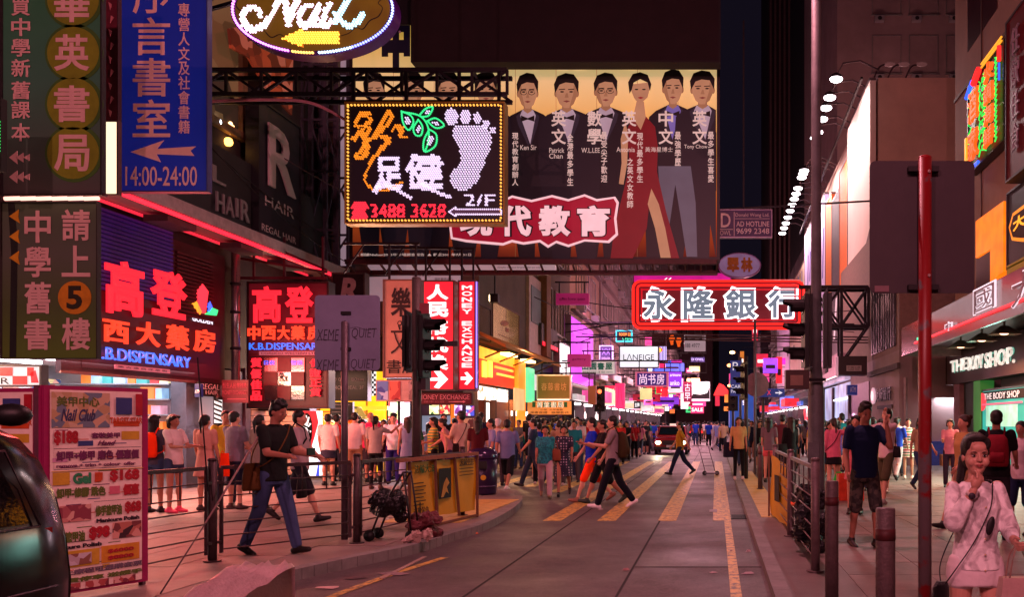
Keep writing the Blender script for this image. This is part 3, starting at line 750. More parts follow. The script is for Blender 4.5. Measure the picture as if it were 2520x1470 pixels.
# blue reading room sign
S = Sign('reading_room_sign', 'tall royal blue sign with pale characters, an arrow and the hours 14:00-24:00', 'sign', front(15), 297, -90, 470, 510, .1, E('#0a1f80', .42, .08), M('#31305c', .5), .02)
for ch, vt, vb in (('序', -58, 34), ('言', 43, 136), ('書', 143, 238), ('室', 245, 338)): S.txt(ch, 328, vt, vb, 420, PINKW, off=.012, name='character')
for k, ch in enumerate('專營人文及社會書籍'): S.txt(ch, 440, 8+k*36, 41+k*36, 468, PINKW, off=.01, name='character')
fx = lambda x, y: (.3427*x, .3427*y)
S.poly('arrow', [fx(940,1092), fx(1180,1008), fx(1130,1070), fx(1410,1052), fx(1370,1083), fx(1398,1120), fx(1128,1108), fx(1158,1166)], PINKW)
S.txt('14:00-24:00', 310, 410, 458, 486, PINKW, off=.004)
m = MB()
for z in (5.9, 7.6, 9.2): m.bar((-12.3, 15.1, z), (-9.9, 15.1, z), .07)
m.build('bracket', DARKSTEEL, S.root)

# ---- oval nail sign
S = Sign('nail_salon_sign', 'oval gold sign with a purple rim, the dotted word Nail and a dotted yellow arrow', 'neon sign', front(16), 560, -90, 140, 975, .3)
C_ = (770, 22)
S.disc('rim', *C_, 203, M('#3a0c5c', .35), -.3, .0, ry=115, n=56)
S.disc('panel', *C_, 190, E('#6a4a08', .55, .3, 2), .003, .02, ry=103, n=56)
nx = lambda x, y: (569+.3427*x, .3427*y)
for nm, a0_, a1_, c in (('rim_bulbs', 108, 200, (1, .25, 1)), ('rim_bulbs', 20, 62, (.25, .3, 1)), ('rim_bulbs', -40, 20, (.35, .45, 1)), ('rim_bulbs', 62, 86, (.5, .75, 1)), ('rim_bulbs', 90, 106, (1, .5, .1)), ('rim_bulbs', 200, 260, (.9, .3, 1))):
 pts = [(C_[0]+197*math.cos(math.radians(a)), C_[1]+108*math.sin(math.radians(a))) for a in [a0_+i*1.5 for i in range(int((a1_-a0_)/1.5)+1)]]
 S.dots(nm, along(pts, 7), E(c, 3.2), .021, .03)
TW = E((1, .72, .9), 3.2)
ST = [[(215,125),(205,75),(150,55),(95,90),(90,150),(130,205),(200,205),(270,150),(330,40),(360,-60)], [(360,-60),(395,30),(415,185)], [(415,190),(455,60),(500,-60)], [(590,40),(540,50),(495,110),(510,180),(560,175),(610,100),(635,25)], [(635,25),(610,110),(615,185),(660,150)], [(715,20),(675,110),(680,185),(735,150)], [(870,-40),(800,70),(760,130),(745,185)], [(740,90),(790,150),(850,188),(905,160),(955,90)]]
for i, st in enumerate(ST):
 cp = [nx(*p) for p in curve(st, 6)]
 poly = thick(cp, [12, 15, 17, 17, 14]); c = TW if i < 3 else (E((.95, .7, 1), 3.2) if i < 6 else E((.35, .75, 1), 3))
 S.dots('letter_bulbs', fill(poly, 6.2)+along(cp, 6), c, .019, .03)
arr = [nx(*p) for p in ((365,280),(515,205),(520,232),(780,228),(780,312),(520,318),(525,345))]
S.poly('arrow', arr, E((1, .3, .02), .7), .02, .026); S.dots('arrow_bulbs', fill(arr, 6), E((1, .5, .05), 3), .017, .035)
for pts in ([(60,-20),(40,40),(75,80),(110,60)], [(170,230),(230,215),(290,270),(350,250),(380,262)], [(790,260),(850,240),(900,200),(950,210),(1000,150),(1060,120),(1090,60),(1060,20),(1110,-20)]):
 S.poly('scroll_line', [nx(*p) for p in thick(curve(pts, 6), [5, 8, 5])], M('#1a1206'), .022, .026)
m = MB()
for x in (-7.9, -7.0, -6.2): m.bar((x, 16.4, 9.3), (x, 16.4, 12.5), .06)
m.bar((-12.4, 16.4, 9.6), (-5.8, 16.4, 9.6), .08); m.bar((-12.4, 16.4, 8.3), (-7.9, 16.4, 9.6), .06)
m.build('bracket', DARKSTEEL, S.root)
area_lamp('neon_spill', (-11.5, 18.5, 3.6), 1.6, 420*SHOP_W, (1, .10, .09), (0, math.radians(-55), 0), D, 5)
area_lamp('shopfront_spill', (-11.8, 17, 2.75), .6, 420*SHOP_W, (1, .45, .28), (0, math.radians(-50), 0), D, 7)
# ================================================================ centre: block behind the corner, billboard, hanging signs
L2 = thing('corner_block', 'brown corner block across the side street with orange lit snack shops at its foot', 'building', (-9, 28, 0))
MB().box(-24, 27.15, 4.3, -7.2, 44, 21).build('upper_wall', WALLB, L2)
MB().box(-24, 27.9, .12, -7.9, 44, 4.3).build('lower_wall', M('#1c1414', .7), L2)
P7 = left(-7.2); P27 = front(27.15)
# frontal shops
def lit_panel(name, u0, vt, vb, u1, mat, y=27.2, d=.05, parent=None):
 pl_ = front(y); a0, b1 = pl_.hit(u0, vt); a1, b0 = pl_.hit(u1, vb)
 return MB().prism(pl_, [(a0,b0),(a1,b0),(a1,b1),(a0,b1)], d, -.02).build(name, mat, parent)
def blot(cols, sc=4, e=.8): return pattern('cells', cols, sc, e)
t = thing('prize_wheel', 'tall red and white prize wheel stand with a dark spoked wheel beside the shutter', 'prize wheel', P(762, 1172, 25))
S = Sign('x', 'x', 'x', front(25), 742, 1015, 1172, 786, .25); bpy.data.objects.remove(S.root); S.root = t
S.rect('stand', 742, 1012, 1172, 786, E('#fff0f0', 1.5), -.2, 0)
S.poly('red_wave', [(742,1012),(778,1012),(784,1040),(774,1078),(764,1110),(750,1100),(742,1060)], E((.9,.02,.03), 1.2), .004, .02)
S.disc('wheel', 757, 1057, 13, M('#120c12', .4), .02, .06, ry=40)
for k in range(10):
 th = k*math.pi/5+.2; S.poly('spoke', thick([(757, 1057), (757+11*math.cos(th), 1057+34*math.sin(th))], [1.5, 4]), E('#fff4f4', 1.2), .062, .075)
S.poly('blue_corner', [(778,1172),(786,1130),(786,1172)], E((.05,.1,.9), 1), .01, .02)
# orange snack shop
T = thing('snack_shop', 'glowing orange and yellow snack shop front behind the queue on the left', 'shop', P(835, 1172, 27.4))
lit_panel('back_panel', 786, 1000, 1172, 905, E('#e8742a', 1.0, .5, 1.2), 27.85, parent=T)
lit_panel('header', 786, 985, 1012, 905, E('#ffb020', 1.5, .3, 1), 27.3, parent=T)
for k, (u0, u1, v0, v1, c) in enumerate(((790,812,1016,1060,'#ff9a30'),(815,838,1018,1048,'#ffd070'),(842,862,1030,1075,'#ff7020'),(866,884,1015,1040,'#f04018'),(800,822,1066,1100,'#ffe0a0'),(846,872,1080,1120,'#ffb050'))):
 lit_panel('menu_board', u0, v0, v1, u1, blot([c, '#a03010', '#fff0c0', c], 9, 1.3), 27.6, parent=T)
for u in (786, 845, 905): lit_panel('post', u-3, 985, 1172, u+3, M('#b08a3a'), 27.25, parent=T)
MB().box(P(790,0,27.3)[0], 27.25, .12, P(903,0,27.3)[0], 27.6, 1.1).build('counter', M('#8a4a2a'), T)
area_lamp('shop_lamp', (-11, 27.0, 3.6), 2.5, 220*SHOP_W, (1, .48, .22), (math.radians(-50), 0, 0), T, .5)
S = Sign('black_menu_board', 'black sign board with small white dates behind the grey sign post', 'sign', front(26.2), 816, 885, 985, 903, .25, M('#0d0c0e', .4), M('#1c1a1c'), .03)
for v, s_ in ((892, '0 10-20   20am'), (930, '0 02-   80am'), (905, 'SHOP OPEN'), (950, 'HOT DEAL 3F')): S.txt(s_, 822, v, v+9, 896, M('#8a8084'))
S = Sign('notice_board', 'smaller black hanging notice board under the menu board', 'sign', front(25.6), 812, 990, 1035, 868, .12, M('#0d0a0c', .5));
for k in range(4): S.rect('text_line', 817, 996+k*9, 998+k*9, 862-k*6, M('#5a5054'))
t = thing('checker_column', 'yellow lit column with a black and white checked panel between the snack shops', 'column', P(920, 1172, 26.8))
S = Sign('x', 'x', 'x', front(26.8), 905, 905, 1172, 945); bpy.data.objects.remove(S.root); S.root = t
S.rect('yellow_panel', 905, 915, 1172, 945, E('#ffb418', 1.5, .2), -.2, 0); S.rect('white_panel', 911, 915, 975, 926, E('#f4f4f4', 1.1), .004, .03)
for i in range(3):
 for j in range(10):
  if (i+j) % 2: S.rect('check', 911+i*5, 915+j*6, 921+j*6, 916+i*5, M('#0c0c0c'), .032, .04)
S.poly('poster', [(873,1000),(898,1003),(922,1042),(884,1052)], blot(['#a0984a', '#c8b860', '#5a6838', '#e0d8a0'], 8, .45), .3, .32)
lit_panel('ledge', 868, 1000, 1010, 955, E('#ffc030', 1.4), 26.7, parent=t)
S = Sign('drink_menu_screens', 'pair of tall white lit ice dessert menu screens between dark posts', 'screen', front(27.0), 950, 985, 1085, 1010, .2, M('#14101a', .3))
S.rect('screen', 956, 990, 1066, 979, blot(['#f4e4ff', '#ffd0d8', '#d04860', '#b8e8a8', '#ffffff', '#fff0b0'], 5, 1.5), .01, .03)
S.rect('screen', 986, 990, 1066, 1009, blot(['#e8e8ff', '#ffb8d0', '#a8d0f0', '#ffffff', '#ffe0b0', '#ffffff'], 5, 1.5), .01, .03)
area_lamp('screen_lamp', (-9.6, 26.7, 2.2), 1.2, 90*SHOP_W, (1, .7, .9), (math.radians(-80), 0, 0), S.root, 1)
T = thing('dessert_shop', 'pale blue and orange dessert shop with posters along its header', 'shop', P(1090, 1172, 27.4))
lit_panel('blue_wall', 1040, 1022, 1172, 1112, E('#8aa0c0', .5, .2), 27.8, parent=T)
lit_panel('header', 1035, 998, 1024, 1170, M('#2a1030'), 27.4, parent=T)
lit_panel('poster', 1058, 998, 1020, 1080, blot(['#d8f0c0', '#3a6a3a', '#ffffff', '#f0e8a0'], 10, 1.1), 27.3, parent=T)
lit_panel('poster', 1084, 998, 1020, 1106, blot(['#f08040', '#c02840', '#ffe0b0'], 10, 1.0), 27.3, parent=T)
lit_panel('poster', 1119, 998, 1024, 1137, blot(['#b080e0', '#e8d8ff', '#8040a0'], 10, .9), 27.3, parent=T)
lit_panel('post', 1110, 985, 1172, 1119, E('#ff7818', .8, .3), 27.35, parent=T)
lit_panel('dark_glass', 1119, 1026, 1172, 1168, E('#54304a', .35, .7, 2), 27.8, parent=T)
lit_panel('poster', 1140, 1030, 1068, 1165, blot(['#7a4a3a', '#5a2a28', '#c08a6a'], 7, .4), 27.6, parent=T)
lit_panel('screen', 1148, 1000, 1024, 1168, blot(['#6060e0', '#f0f0ff', '#e060a0'], 8, 1.2), 27.4, parent=T)
MB().box(P(1040,0,27.3)[0], 27.25, .12, P(1108,0,27.3)[0], 27.6, 1.1).build('counter', M('#7a6a70'), T)
area_lamp('shop_lamp', (-8.4, 27.0, 3.5), 2, 150*SHOP_W, (1, .62, .55), (math.radians(-50), 0, 0), T, .5)
# side shops along x=-7.2
T = thing('juice_shop', 'shop under the yellow awning with a red header and a white ice cream menu strip', 'shop', P(1230, 1120, 30))
def side(name, u0, vt, vb, u1, mat, d0=.02, d1=.06, parent=T, pl_=P7):
 a0, b1 = pl_.hit(u0, vt); _, b0 = pl_.hit(u0, vb); a1, _ = pl_.hit(u1, vt)
 return MB().prism(pl_, [(a0,b0),(a1,b0),(a1,b1),(a0,b1)], d1, d0).build(name, mat, parent)
side('header', 1176, 882, 943, 1262, E('#f03008', 1.3, .35, 1)); side('header_glow', 1176, 852, 882, 1262, E('#ff9a28', 1.8, .4, 1))
for u in (1180, 1194): side('neon_letter', u, 888, 928, u+10, E('#ffd040', 2.2), .07, .11)
side('neon_letter', 1210, 900, 906, 1256, E('#ff9a30', 1.8), .07, .11); side('neon_letter', 1216, 918, 923, 1258, E('#ffc040', 1.8), .07, .11)
side('menu_strip', 1174, 950, 984, 1246, blot(['#fff8f0', '#ffffff', '#d09060', '#fff8f0', '#ffffff'], 7, 1.7))
side('neon_word', 1195, 992, 1040, 1200, E('#fff4e8', 2.5)); side('brown_wall', 1205, 985, 1100, 1250, E('#8a4020', .5, .5, 2), .01, .02)
side('orange_column', 1262, 885, 1110, 1280, E('#ff8a20', 1.1, .3, .6), .02, .2); side('cream_board', 1249, 955, 1010, 1275, E('#f0c080', .9, .2), .2, .24)
side('green_light_panel', 1281, 905, 990, 1296, E('#5ae8a0', 1.1, .2), .1, .3); side('white_board', 1298, 918, 958, 1326, E('#e8e0e0', .8), .02, .05)
side('white_lamp', 1250, 1012, 1024, 1290, E('#fff0e0', 2.5), .1, .14)
for u in (1176, 1204, 1252): side('post', u, 985, 1160, u+3, M('#6a4028'), .02, .2)
area_lamp('shop_lamp', (-6.9, 31, 3.8), 4, 420*SHOP_W, (1, .55, .28), (0, math.radians(-60), 0), T, .5)
Aw = thing('awning', 'long sloping yellow awning over the juice shop', 'awning', P(1250, 870, 31))
m = MB(); y0, y1 = 27.2, 37
m.add([(-7.2, y0, 4.4), (-7.2, y1, 4.4), (-6.4, y1, 4.0), (-6.4, y0, 4.0), (-7.2, y0, 4.3), (-7.2, y1, 4.3), (-6.4, y1, 3.9), (-6.4, y0, 3.9)], [(0,3,2,1),(4,5,6,7),(0,4,7,3),(3,7,6,2),(2,6,5,1)])
m.build('canopy', M('#c08038', .7, 0, .15), Aw)
for y in (27.6, 29.5, 31.5, 33.5, 35.5):
 MB().bar((-7.2, y, 3.6), (-6.42, y, 3.92), .05).build('strut', M('#7a4a20'), Aw); MB().bar((-7.15, y, 4.29), (-6.42, y, 3.92), .05).build('rib', M('#7a4a20'), Aw)
for y in (29, 32): MB().box(-7.0, y, 3.82, -6.7, y+1.2, 3.9).build('lamp', E('#ffd080', 7), Aw)
# floodlit posters and two flood lamps
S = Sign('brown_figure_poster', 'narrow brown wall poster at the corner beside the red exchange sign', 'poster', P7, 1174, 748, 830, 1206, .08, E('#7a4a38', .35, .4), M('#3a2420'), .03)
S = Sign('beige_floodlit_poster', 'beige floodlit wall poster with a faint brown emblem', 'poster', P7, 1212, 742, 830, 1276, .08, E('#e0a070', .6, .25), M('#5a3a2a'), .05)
S.disc('emblem', 1241, 796, 10, M('#a86a48'), ry=7); S.rect('seal', 1243, 806, 816, 1251, M('#8a4a38')); S.rect('text_line', 1226, 822, 824, 1264, M('#8a5038'))
for k, (u, v) in enumerate(((1188, 722), (1218, 735))):
 t = thing('flood_lamp', ['flood lamp shining on the narrow brown poster', 'flood lamp shining on the beige poster'][k], 'flood lamp', P(u, v, 28.5), 0, 'flood lamps over the wall posters')
 x, y, z = P(u, v, 28.5)
 MB().box(x-.13, y-.15, z-.13, x+.13, y+.15, z+.13).build('housing', BLACK, t); MB().box(x-.17, y-.12, z-.10, x-.135, y+.12, z+.10).build('lens', E('#ffe0b0', 14), t)
 MB().bar((x, y, z+.13), (x, y, z+1.1), .04).build('arm', DARKSTEEL, t)
 area_lamp('beam', (x-.2, y, z), .2, 55, (1, .72, .45), (0, math.radians(70), 0), t)
# window bays of the corner block above the shops
facade(L2, P7, 37.2, 43.9, 4.9, 19.5, 2.2, 1.5, 3.2, 1.9, .7, .25, 1, 5)
MB().prism(P7, [(36.2,4.3),(37.1,4.3),(37.1,21),(36.2,21)], .35, .002).build('pilaster', M('#7a5038', .8), L2)
MB().prism(P7, [(33.9,4.3),(36.2,4.3),(36.2,7.3),(33.9,7.3)], .12, .002).build('white_bay', M('#b89a94', .6), L2)
MB().prism(P7, [(34.2,5.5),(36.0,5.5),(36.0,6.9),(34.2,6.9)], .15, .125).build('bay_glass', E('#3a4440', .35, .8, 1), L2)
S = Sign('pink_shop_board', 'faded pink board on the white bay of the corner block', 'sign', P7, 1300, 695, 742, 1328, .1, E('#a04a98', .4));
facade(L2, P27, -16.5, -7.6, 5.2, 20, 2.4, 1.4, 3.2, 1.6, .8, .1, 1, 3)

# ---- next left blocks in the row, receding
def block(label, y0, y1, h, mat, xw, seed, plit=.12, dirs=left, sidew=True, far=12, **k):
 t = thing('apartment_block', label, 'building', (xw-6*(1 if dirs is left else -1), (y0+y1)/2, 0))
 x2 = xw-far if dirs is left else xw+far
 MB().box(min(xw, x2), y0+.02, 3.6, max(xw, x2), y1-.02, h).build('wall', mat, t)
 d = .6 if dirs is left else -.6
 MB().box(min(xw-d, x2), y0+.03, .12, max(xw-d, x2), y1-.03, 3.6).build('ground_floor', M('#241a1e'), t)
 pl_ = dirs(xw); a0, a1 = (y0, y1) if dirs is left else (-y1, -y0)
 facade(t, pl_, a0+.3, a1-.3, 4.2, h-.5, seed=seed, plit=plit, ledge=(.25, M('#6e5c58', .8)), **k)
 return t
WA = [M('#94705e', .8, 0, .25, 1), M('#7c6660', .8, 0, .25, 1), M('#8a7a78', .8, 0, .25, 1), M('#5e4a48', .8, 0, .25, 1)]
block('brown block with barred windows beyond the yellow awning', 44, 55, 19, WA[0], -7.2, 11, pitch=2.7, ww=1.9, wh=1.9, sill=.7)
block('grey brown block with white framed windows behind the LANEIGE light box', 55.2, 70, 27, WA[1], -7.1, 12, pitch=2.8)
block('third block along the left row, half lit and much narrower in view', 70.2, 90, 32, WA[2], -7.2, 13, pitch=3)
block('fourth block along the left row, dark and plain', 90.2, 118, 30, WA[3], -7.2, 14, pitch=3.2)
block('far pale tower closing the left row', 119, 150, 40, WA[2], -6.2, 15, pitch=3.4)
# shop windows along both rows, each lit front a thing
CL = [('pink', '#ff5aa8'), ('white', '#fff0f0'), ('magenta', '#e838c8'), ('orange', '#ff9038'), ('red', '#f02838'), ('violet', '#a050f0'), ('blue', '#5a80f8'), ('cream', '#ffe0b0')]
def shop_row(dirs, x, y0, y1, order, side_, wmin=3.2, z1=3.0, s=1.3, lampw=90):
 y = y0; i = 0
 while y < y1:
  w_ = wmin+(i % 3)*1.1; nm, hx = CL[order[i % len(order)]]; n2, h2 = CL[order[(i*3+2) % len(order)]]
  t = thing('small_shop', '%s lit shop front with a %s name board, number %s along the %s row' % (nm, n2, ['one', 'two', 'three', 'four', 'five', 'six', 'seven', 'eight', 'nine', 'ten', 'eleven', 'twelve', 'thirteen', 'fourteen'][i % 14], side_), 'shop', (x, y+w_/2, .12), 0, 'shop fronts down the street')
  pl_ = dirs(x); a0, a1 = (y, y+w_) if dirs is left else (-y-w_, -y); hb = .3+.6*((i*7) % 5)/4; ov = .2+.9*((i*3) % 4)/3
  MB().prism(pl_, [(a0+.15,.3),(a1-.15,.3),(a1-.15,z1-.35),(a0+.15,z1-.35)], -.35, -.45).build('interior', pattern('cells', [hx, '#fff4f0', hx, '#503040', '#2a1a24', hx], 1.6, s*.8), t)
  MB().prism(pl_, [(a0+.1,z1-.25),(a1-.1,z1-.25),(a1-.1,z1-.25+hb),(a0+.1,z1-.25+hb)], ov, .0).build('name_board', E(h2, s*(.35+.2*(i % 4)), .5, 1.5), t)
  sd = Sign('x','x','x',pl_,0,0,0,1) if 0 else None
  MB().prism(pl_, [(a0,.12),(a0+.14,.12),(a0+.14,z1-.3),(a0,z1-.3)], .1, -.5).build('pier', M('#4a3a40'), t)
  MB().prism(pl_, [(a0+.3,z1-.45),(a1-.3,z1-.45),(a1-.3,z1-.36),(a0+.3,z1-.36)], .0, -.3).build('tube_lamp', E('#fff0f0', 7), t)
  if i % 2 == 0: area_lamp('shop_lamp', pl_.W((a0+a1)/2, z1-.2, .6), 2.5, lampw*SHOP_W, (1, .5, .6), (0, math.radians(-40 if dirs is left else 40), 0), t, .6)
  y += w_; i += 1
shop_row(left, -7.1, 44.1, 116, [0, 3, 1, 2, 4, 0, 5, 1, 7], 'left')
# canopy lines and clutter over the left shops
for k, (y, z, L_) in enumerate(((46, 4.0, 3), (52, 4.2, 4), (60, 4.4, 4), (69, 4.2, 5), (80, 4.3, 5))):
 t = thing('shop_canopy', ['short flat canopy past the yellow awning', 'flat canopy over the pink shop', 'flat canopy under the magenta light box', 'pale canopy half way down the left row', 'last visible canopy of the left row'][k], 'canopy', (-6.6, y, z), 0, 'canopies of the left row')
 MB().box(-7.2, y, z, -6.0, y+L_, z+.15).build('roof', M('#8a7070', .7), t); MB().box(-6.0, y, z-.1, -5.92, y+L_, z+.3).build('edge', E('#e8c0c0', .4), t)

# ---- the big education billboard
def printm(c, e=.55, var=.1): return E(c, e, var, 2)  # print colours glow in place of the billboard's front lighting
BBY = 26.45
S = Sign('education_billboard', 'huge lit tutoring billboard of people in black suits and a woman in red', 'billboard', front(BBY), 868, -20, 633, 1764, .5, pattern('ramp', ['#5a1c10', '#b04a18', '#d08a30', '#e0b060', '#e8cc90', '#d8b050', '#9a6a18'], 1, .62), M('#2a1c22', .5), .09)
SU = printm('#0e0a12', .5); SU2 = printm('#17111b', .5); SK = printm('#c08a68', .62); SK2 = printm('#a87454', .6); HR = printm('#0d0706', .45); SH = printm('#b8a0b0', .6); RD = printm('#7a0c14', .6)
for pts in ([(950,90),(958,60),(1010,60),(1016,90)], ):
 pass
# cropped title characters along the top
S.txt('中', 940, 20, 180, 1010, printm('#100818', .5), d=.02, off=.07);
for k, ch in enumerate('大教育導師'): S.txt(ch, 1080+k*138, 58, 172, 1195+k*138, printm('#e8d8d0', .5), d=.018, off=.10); S.txt(ch, 1086+k*138, 58, 168, 1190+k*138, printm('#100818', .5), d=.027, off=.06)
hx = [(922,224,0),(1015,226,0),(1103,224,0),(1197,222,0),(1299,228,1),(1395,228,1),(1491,225,1),(1576,222,2),(1656,218,1),(1729,220,1)]
def oval(cx, cy, rx, ry, n=20, a0=0, a1=2*math.pi): return [(cx+rx*math.cos(a0+(a1-a0)*i/n), cy+ry*math.sin(a0+(a1-a0)*i/n)) for i in range(n)]
S.poly('printed_dark_ground', [(870,330),(1250,345),(1500,335),(1763,325),(1763,470),(1640,500),(1400,520),(868,560)], printm('#1a1018', .45), .0062, .0078)
S_poly = S.poly
def spoly(nm, pts, *a, **k_):
 if nm.startswith('printed_') and scl: pts = [(u+(x-u)*scl[0]+scl[2]*max(0, y-v-60)*.1, v+(y-v)*scl[1] if y-v < 60 else y+60*(scl[1]-1)) for x, y in pts]
 return S_poly(nm, [(min(1762, max(870, x)), y) for x, y in pts], *a, **k_)
S.poly = spoly
for i, (u, v, k) in enumerate(hx):
 scl = (1.17+.05*((i*3) % 4-1.5), 1.10+.03*((i*5) % 3-1), (.5, -.4, .2, -.6, .7)[i % 5])
 d = .02+.012*(i % 2)
 if k == 2: continue
 dk = [SU, SU2][i % 2]
 S.poly('printed_suit', [(u-9,v+36),(u-38,v+50),(u-53,v+64),(u-58,v+110),(u-60,v+200),(u-52,v+270),(u-40,v+412),(u-7,v+412),(u,v+330),(u+8,v+412),(u+42,v+412),(u+54,v+270),(u+61,v+190),(u+58,v+105),(u+51,v+62),(u+36,v+48),(u+9,v+36)], dk if i != 8 else SU, d, d+.003)
 S.poly('printed_shirt', [(u-12,v+38),(u-17,v+50),(u+2,v+120),(u+18,v+50),(u+12,v+38)], SH if i != 8 else printm('#7a6ab8', .55), d+.004, d+.006)
 S.poly('printed_bow_tie', [(u-15,v+50),(u,v+56),(u+15,v+50),(u+15,v+64),(u,v+59),(u-15,v+64)], HR, d+.007, d+.009)
 LP = printm('#2e2634', .5)
 for s_ in (-1, 1): S.poly('printed_lapel', [(u+s_*15,v+42),(u+s_*26,v+52),(u+s_*22,v+72),(u+s_*3,v+124),(u+s_*1,v+118),(u+s_*14,v+60)], LP, d+.0035, d+.005)
 S.poly('printed_neck', [(u-9,v+20),(u+9,v+20),(u+9,v+40),(u,v+46),(u-9,v+40)], SK2, d+.007, d+.008)
 S.poly('printed_face', [(u-21,v-8),(u-20,v+10),(u-14,v+26),(u-5,v+35),(u+5,v+35),(u+14,v+26),(u+20,v+10),(u+21,v-8),(u+14,v-26),(u-14,v-26)], SK, d+.009, d+.011)
 S.poly('printed_hair', [(u-23,v+2),(u-25,v-18),(u-18,v-36),(u-2,v-43),(u+14,v-40),(u+24,v-24),(u+23,v+2),(u+19,v-8),(u+14,v-20),(u-2,v-22),(u-14,v-17),(u-19,v-6)], HR, d+.012, d+.014)
 S.poly('printed_cheek_shade', [(u+21,v-8),(u+20,v+10),(u+14,v+26),(u+5,v+35),(u+9,v+20),(u+13,v+4),(u+14,v-16)] if i % 2 else [(u-21,v-8),(u-20,v+10),(u-14,v+26),(u-5,v+35),(u-9,v+20),(u-13,v+4),(u-14,v-16)], SK2, d+.0112, d+.0118)
 for s_ in (-1, 1): S.poly('printed_ear', oval(u+s_*21, v+3, 3.5, 8, 10), SK2, d+.0085, d+.0092)
 for e in (-9, 9):
  S.poly('printed_eye', oval(u+e, v-1, 4, 1.8, 8), HR, d+.012, d+.013); S.poly('printed_brow', [(u+e-6,v-7),(u+e+6,v-8),(u+e+6,v-6),(u+e-6,v-5)], HR, d+.012, d+.013)
 S.poly('printed_nose', [(u-1,v+2),(u+2,v+2),(u+4,v+12),(u-4,v+12)], SK2, d+.012, d+.013); S.poly('printed_mouth', [(u-7,v+20),(u,v+18),(u+7,v+20),(u,v+23)], printm('#8a4038', .55), d+.012, d+.013)
 if i in (4, 6):
  for e in (-9, 9): S.poly('printed_glasses', oval(u+e, v, 8, 6, 12)+oval(u+e, v, 6.6, 4.8, 12)[::-1], HR, d+.014, d+.015)
scl = None
S.poly('printed_trousers', [(1620,410),(1700,410),(1712,500),(1716,633),(1690,633),(1676,540),(1662,455),(1650,540),(1640,600),(1626,520)], printm('#605868', .55), .046, .049)
# woman in the red dress
u, v = 1576, 222; scl = (1.14, 1.06, 0)
S.poly('printed_dress', [(1560,286),(1546,320),(1552,380),(1548,430),(1520,560),(1512,633),(1560,633),(1590,560),(1598,470),(1640,633),(1660,633),(1632,520),(1612,420),(1614,360),(1608,310),(1588,284),(1577,318)], RD, .056, .06)
S.poly('printed_leg', [(1600,462),(1616,500),(1630,560),(1642,632),(1620,632),(1608,560),(1592,500)], SK, .062, .065)
S.poly('printed_arm', [(1544,296),(1534,340),(1536,400),(1530,450),(1540,452),(1548,400),(1550,330)], SK, .062, .065)
S.poly('printed_neck', [(1568,250),(1584,250),(1588,286),(1577,318),(1560,288)], SK, .062, .065)
S.poly('printed_face', [(1557,210),(1557,226),(1563,242),(1572,254),(1580,252),(1592,240),(1596,222),(1592,206)], SK, .068, .071)
S.poly('printed_hair', [(1553,232),(1550,205),(1560,186),(1576,182),(1592,188),(1600,210),(1597,226),(1592,206),(1576,198),(1562,206),(1558,222)], HR, .073, .076)
for e in (-8, 8): S.poly('printed_eye', oval(u+e, v, 4, 1.6, 8), HR, .073, .075)
S.poly('printed_mouth', [(1570,241),(1577,239),(1584,241),(1577,244)], printm('#a01828', .6), .073, .075)
scl = None; LW = printm('#e8c8c0', .6)
for txt, u0, v0 in (('英文', 1372, 272), ('數學', 1460, 272), ('英文', 1545, 272), ('中文', 1635, 272), ('英文', 1718, 272)):
 S.col(txt, u0-14, v0, v0+88, u0+22, LW, off=.02, d=.085)
for txt, u0, v0, v1 in (('現代教育創辦人', 1269, 328, 460), ('全港最多學生', 1404, 330, 460), ('最受尖子歡迎', 1487, 325, 452), ('現代最多學生', 1575, 328, 452), ('之英文女教師', 1551, 390, 515), ('最強學歷', 1668, 325, 412), ('最多學生喜愛', 1749, 325, 452)):
 S.col(txt, u0-7, v0, v1, u0+8, LW, off=.015, d=.085)
for txt, u0, u1, v in (('Ken Sir', 1282, 1322, 359), ('Patrick', 1353, 1390, 366), ('Chan', 1353, 1386, 380), ('W.L.LEE', 1432, 1477, 366), ('Antonia', 1518, 1563, 364), ('黃海星博士', 1588, 1656, 364), ('Tony Chow', 1684, 1741, 358)):
 S.txt(txt, u0, v, v+12, u1, LW, d=.085)
WH = printm('#f0c0c8', .9); MR = printm('#a0102c', .7); BK = printm('#1a0810', .5)
S.poly('logo_border', [(1112,590),(1108,560),(1122,520),(1135,500),(1190,488),(1240,494),(1262,483),(1310,494),(1360,482),(1400,492),(1440,480),(1470,492),(1515,486),(1524,500),(1518,540),(1522,580),(1500,600),(1440,596),(1400,610),(1370,600),(1350,612),(1330,598),(1290,604),(1262,598),(1240,606),(1150,598)], WH, .09, .10)
S.poly('logo_field', [(1117,586),(1114,562),(1128,524),(1139,505),(1190,494),(1240,500),(1263,489),(1310,500),(1360,488),(1400,498),(1440,486),(1470,498),(1511,491),(1518,503),(1512,540),(1516,577),(1497,594),(1440,591),(1400,604),(1371,594),(1351,605),(1331,592),(1290,598),(1262,592),(1240,600),(1152,592)], MR, .103, .112)
for k, ch in enumerate('現代教育'): S.txt(ch, 1132+k*96, 506, 586, 1222+k*96-4, BK, d=.115, ex=.004, off=.09); S.txt(ch, 1134+k*96, 508, 584, 1218+k*96-4, printm('#f0c0c8', .9), d=.124, ex=.006, off=.045)
S.txt('▲ 相據Nielsen2013年市場調查報告  ▲ 截至2013年7月31日', 874, 624, 631, 1160, LW, d=.03)
for k in range(9): S.poly('wrinkle_seam', [(868+k*100,-20),(869+k*100,-20),(869+k*100,633),(868+k*100,633)], printm('#a07048', .4), .0045, .006) if k else None
m = MB(); y = BBY
for k in range(8):
 x = P(880+k*125, 0, y)[0]; m.bar((x, y+.6, 6.4), (x, y+.6, 17.5), .12)
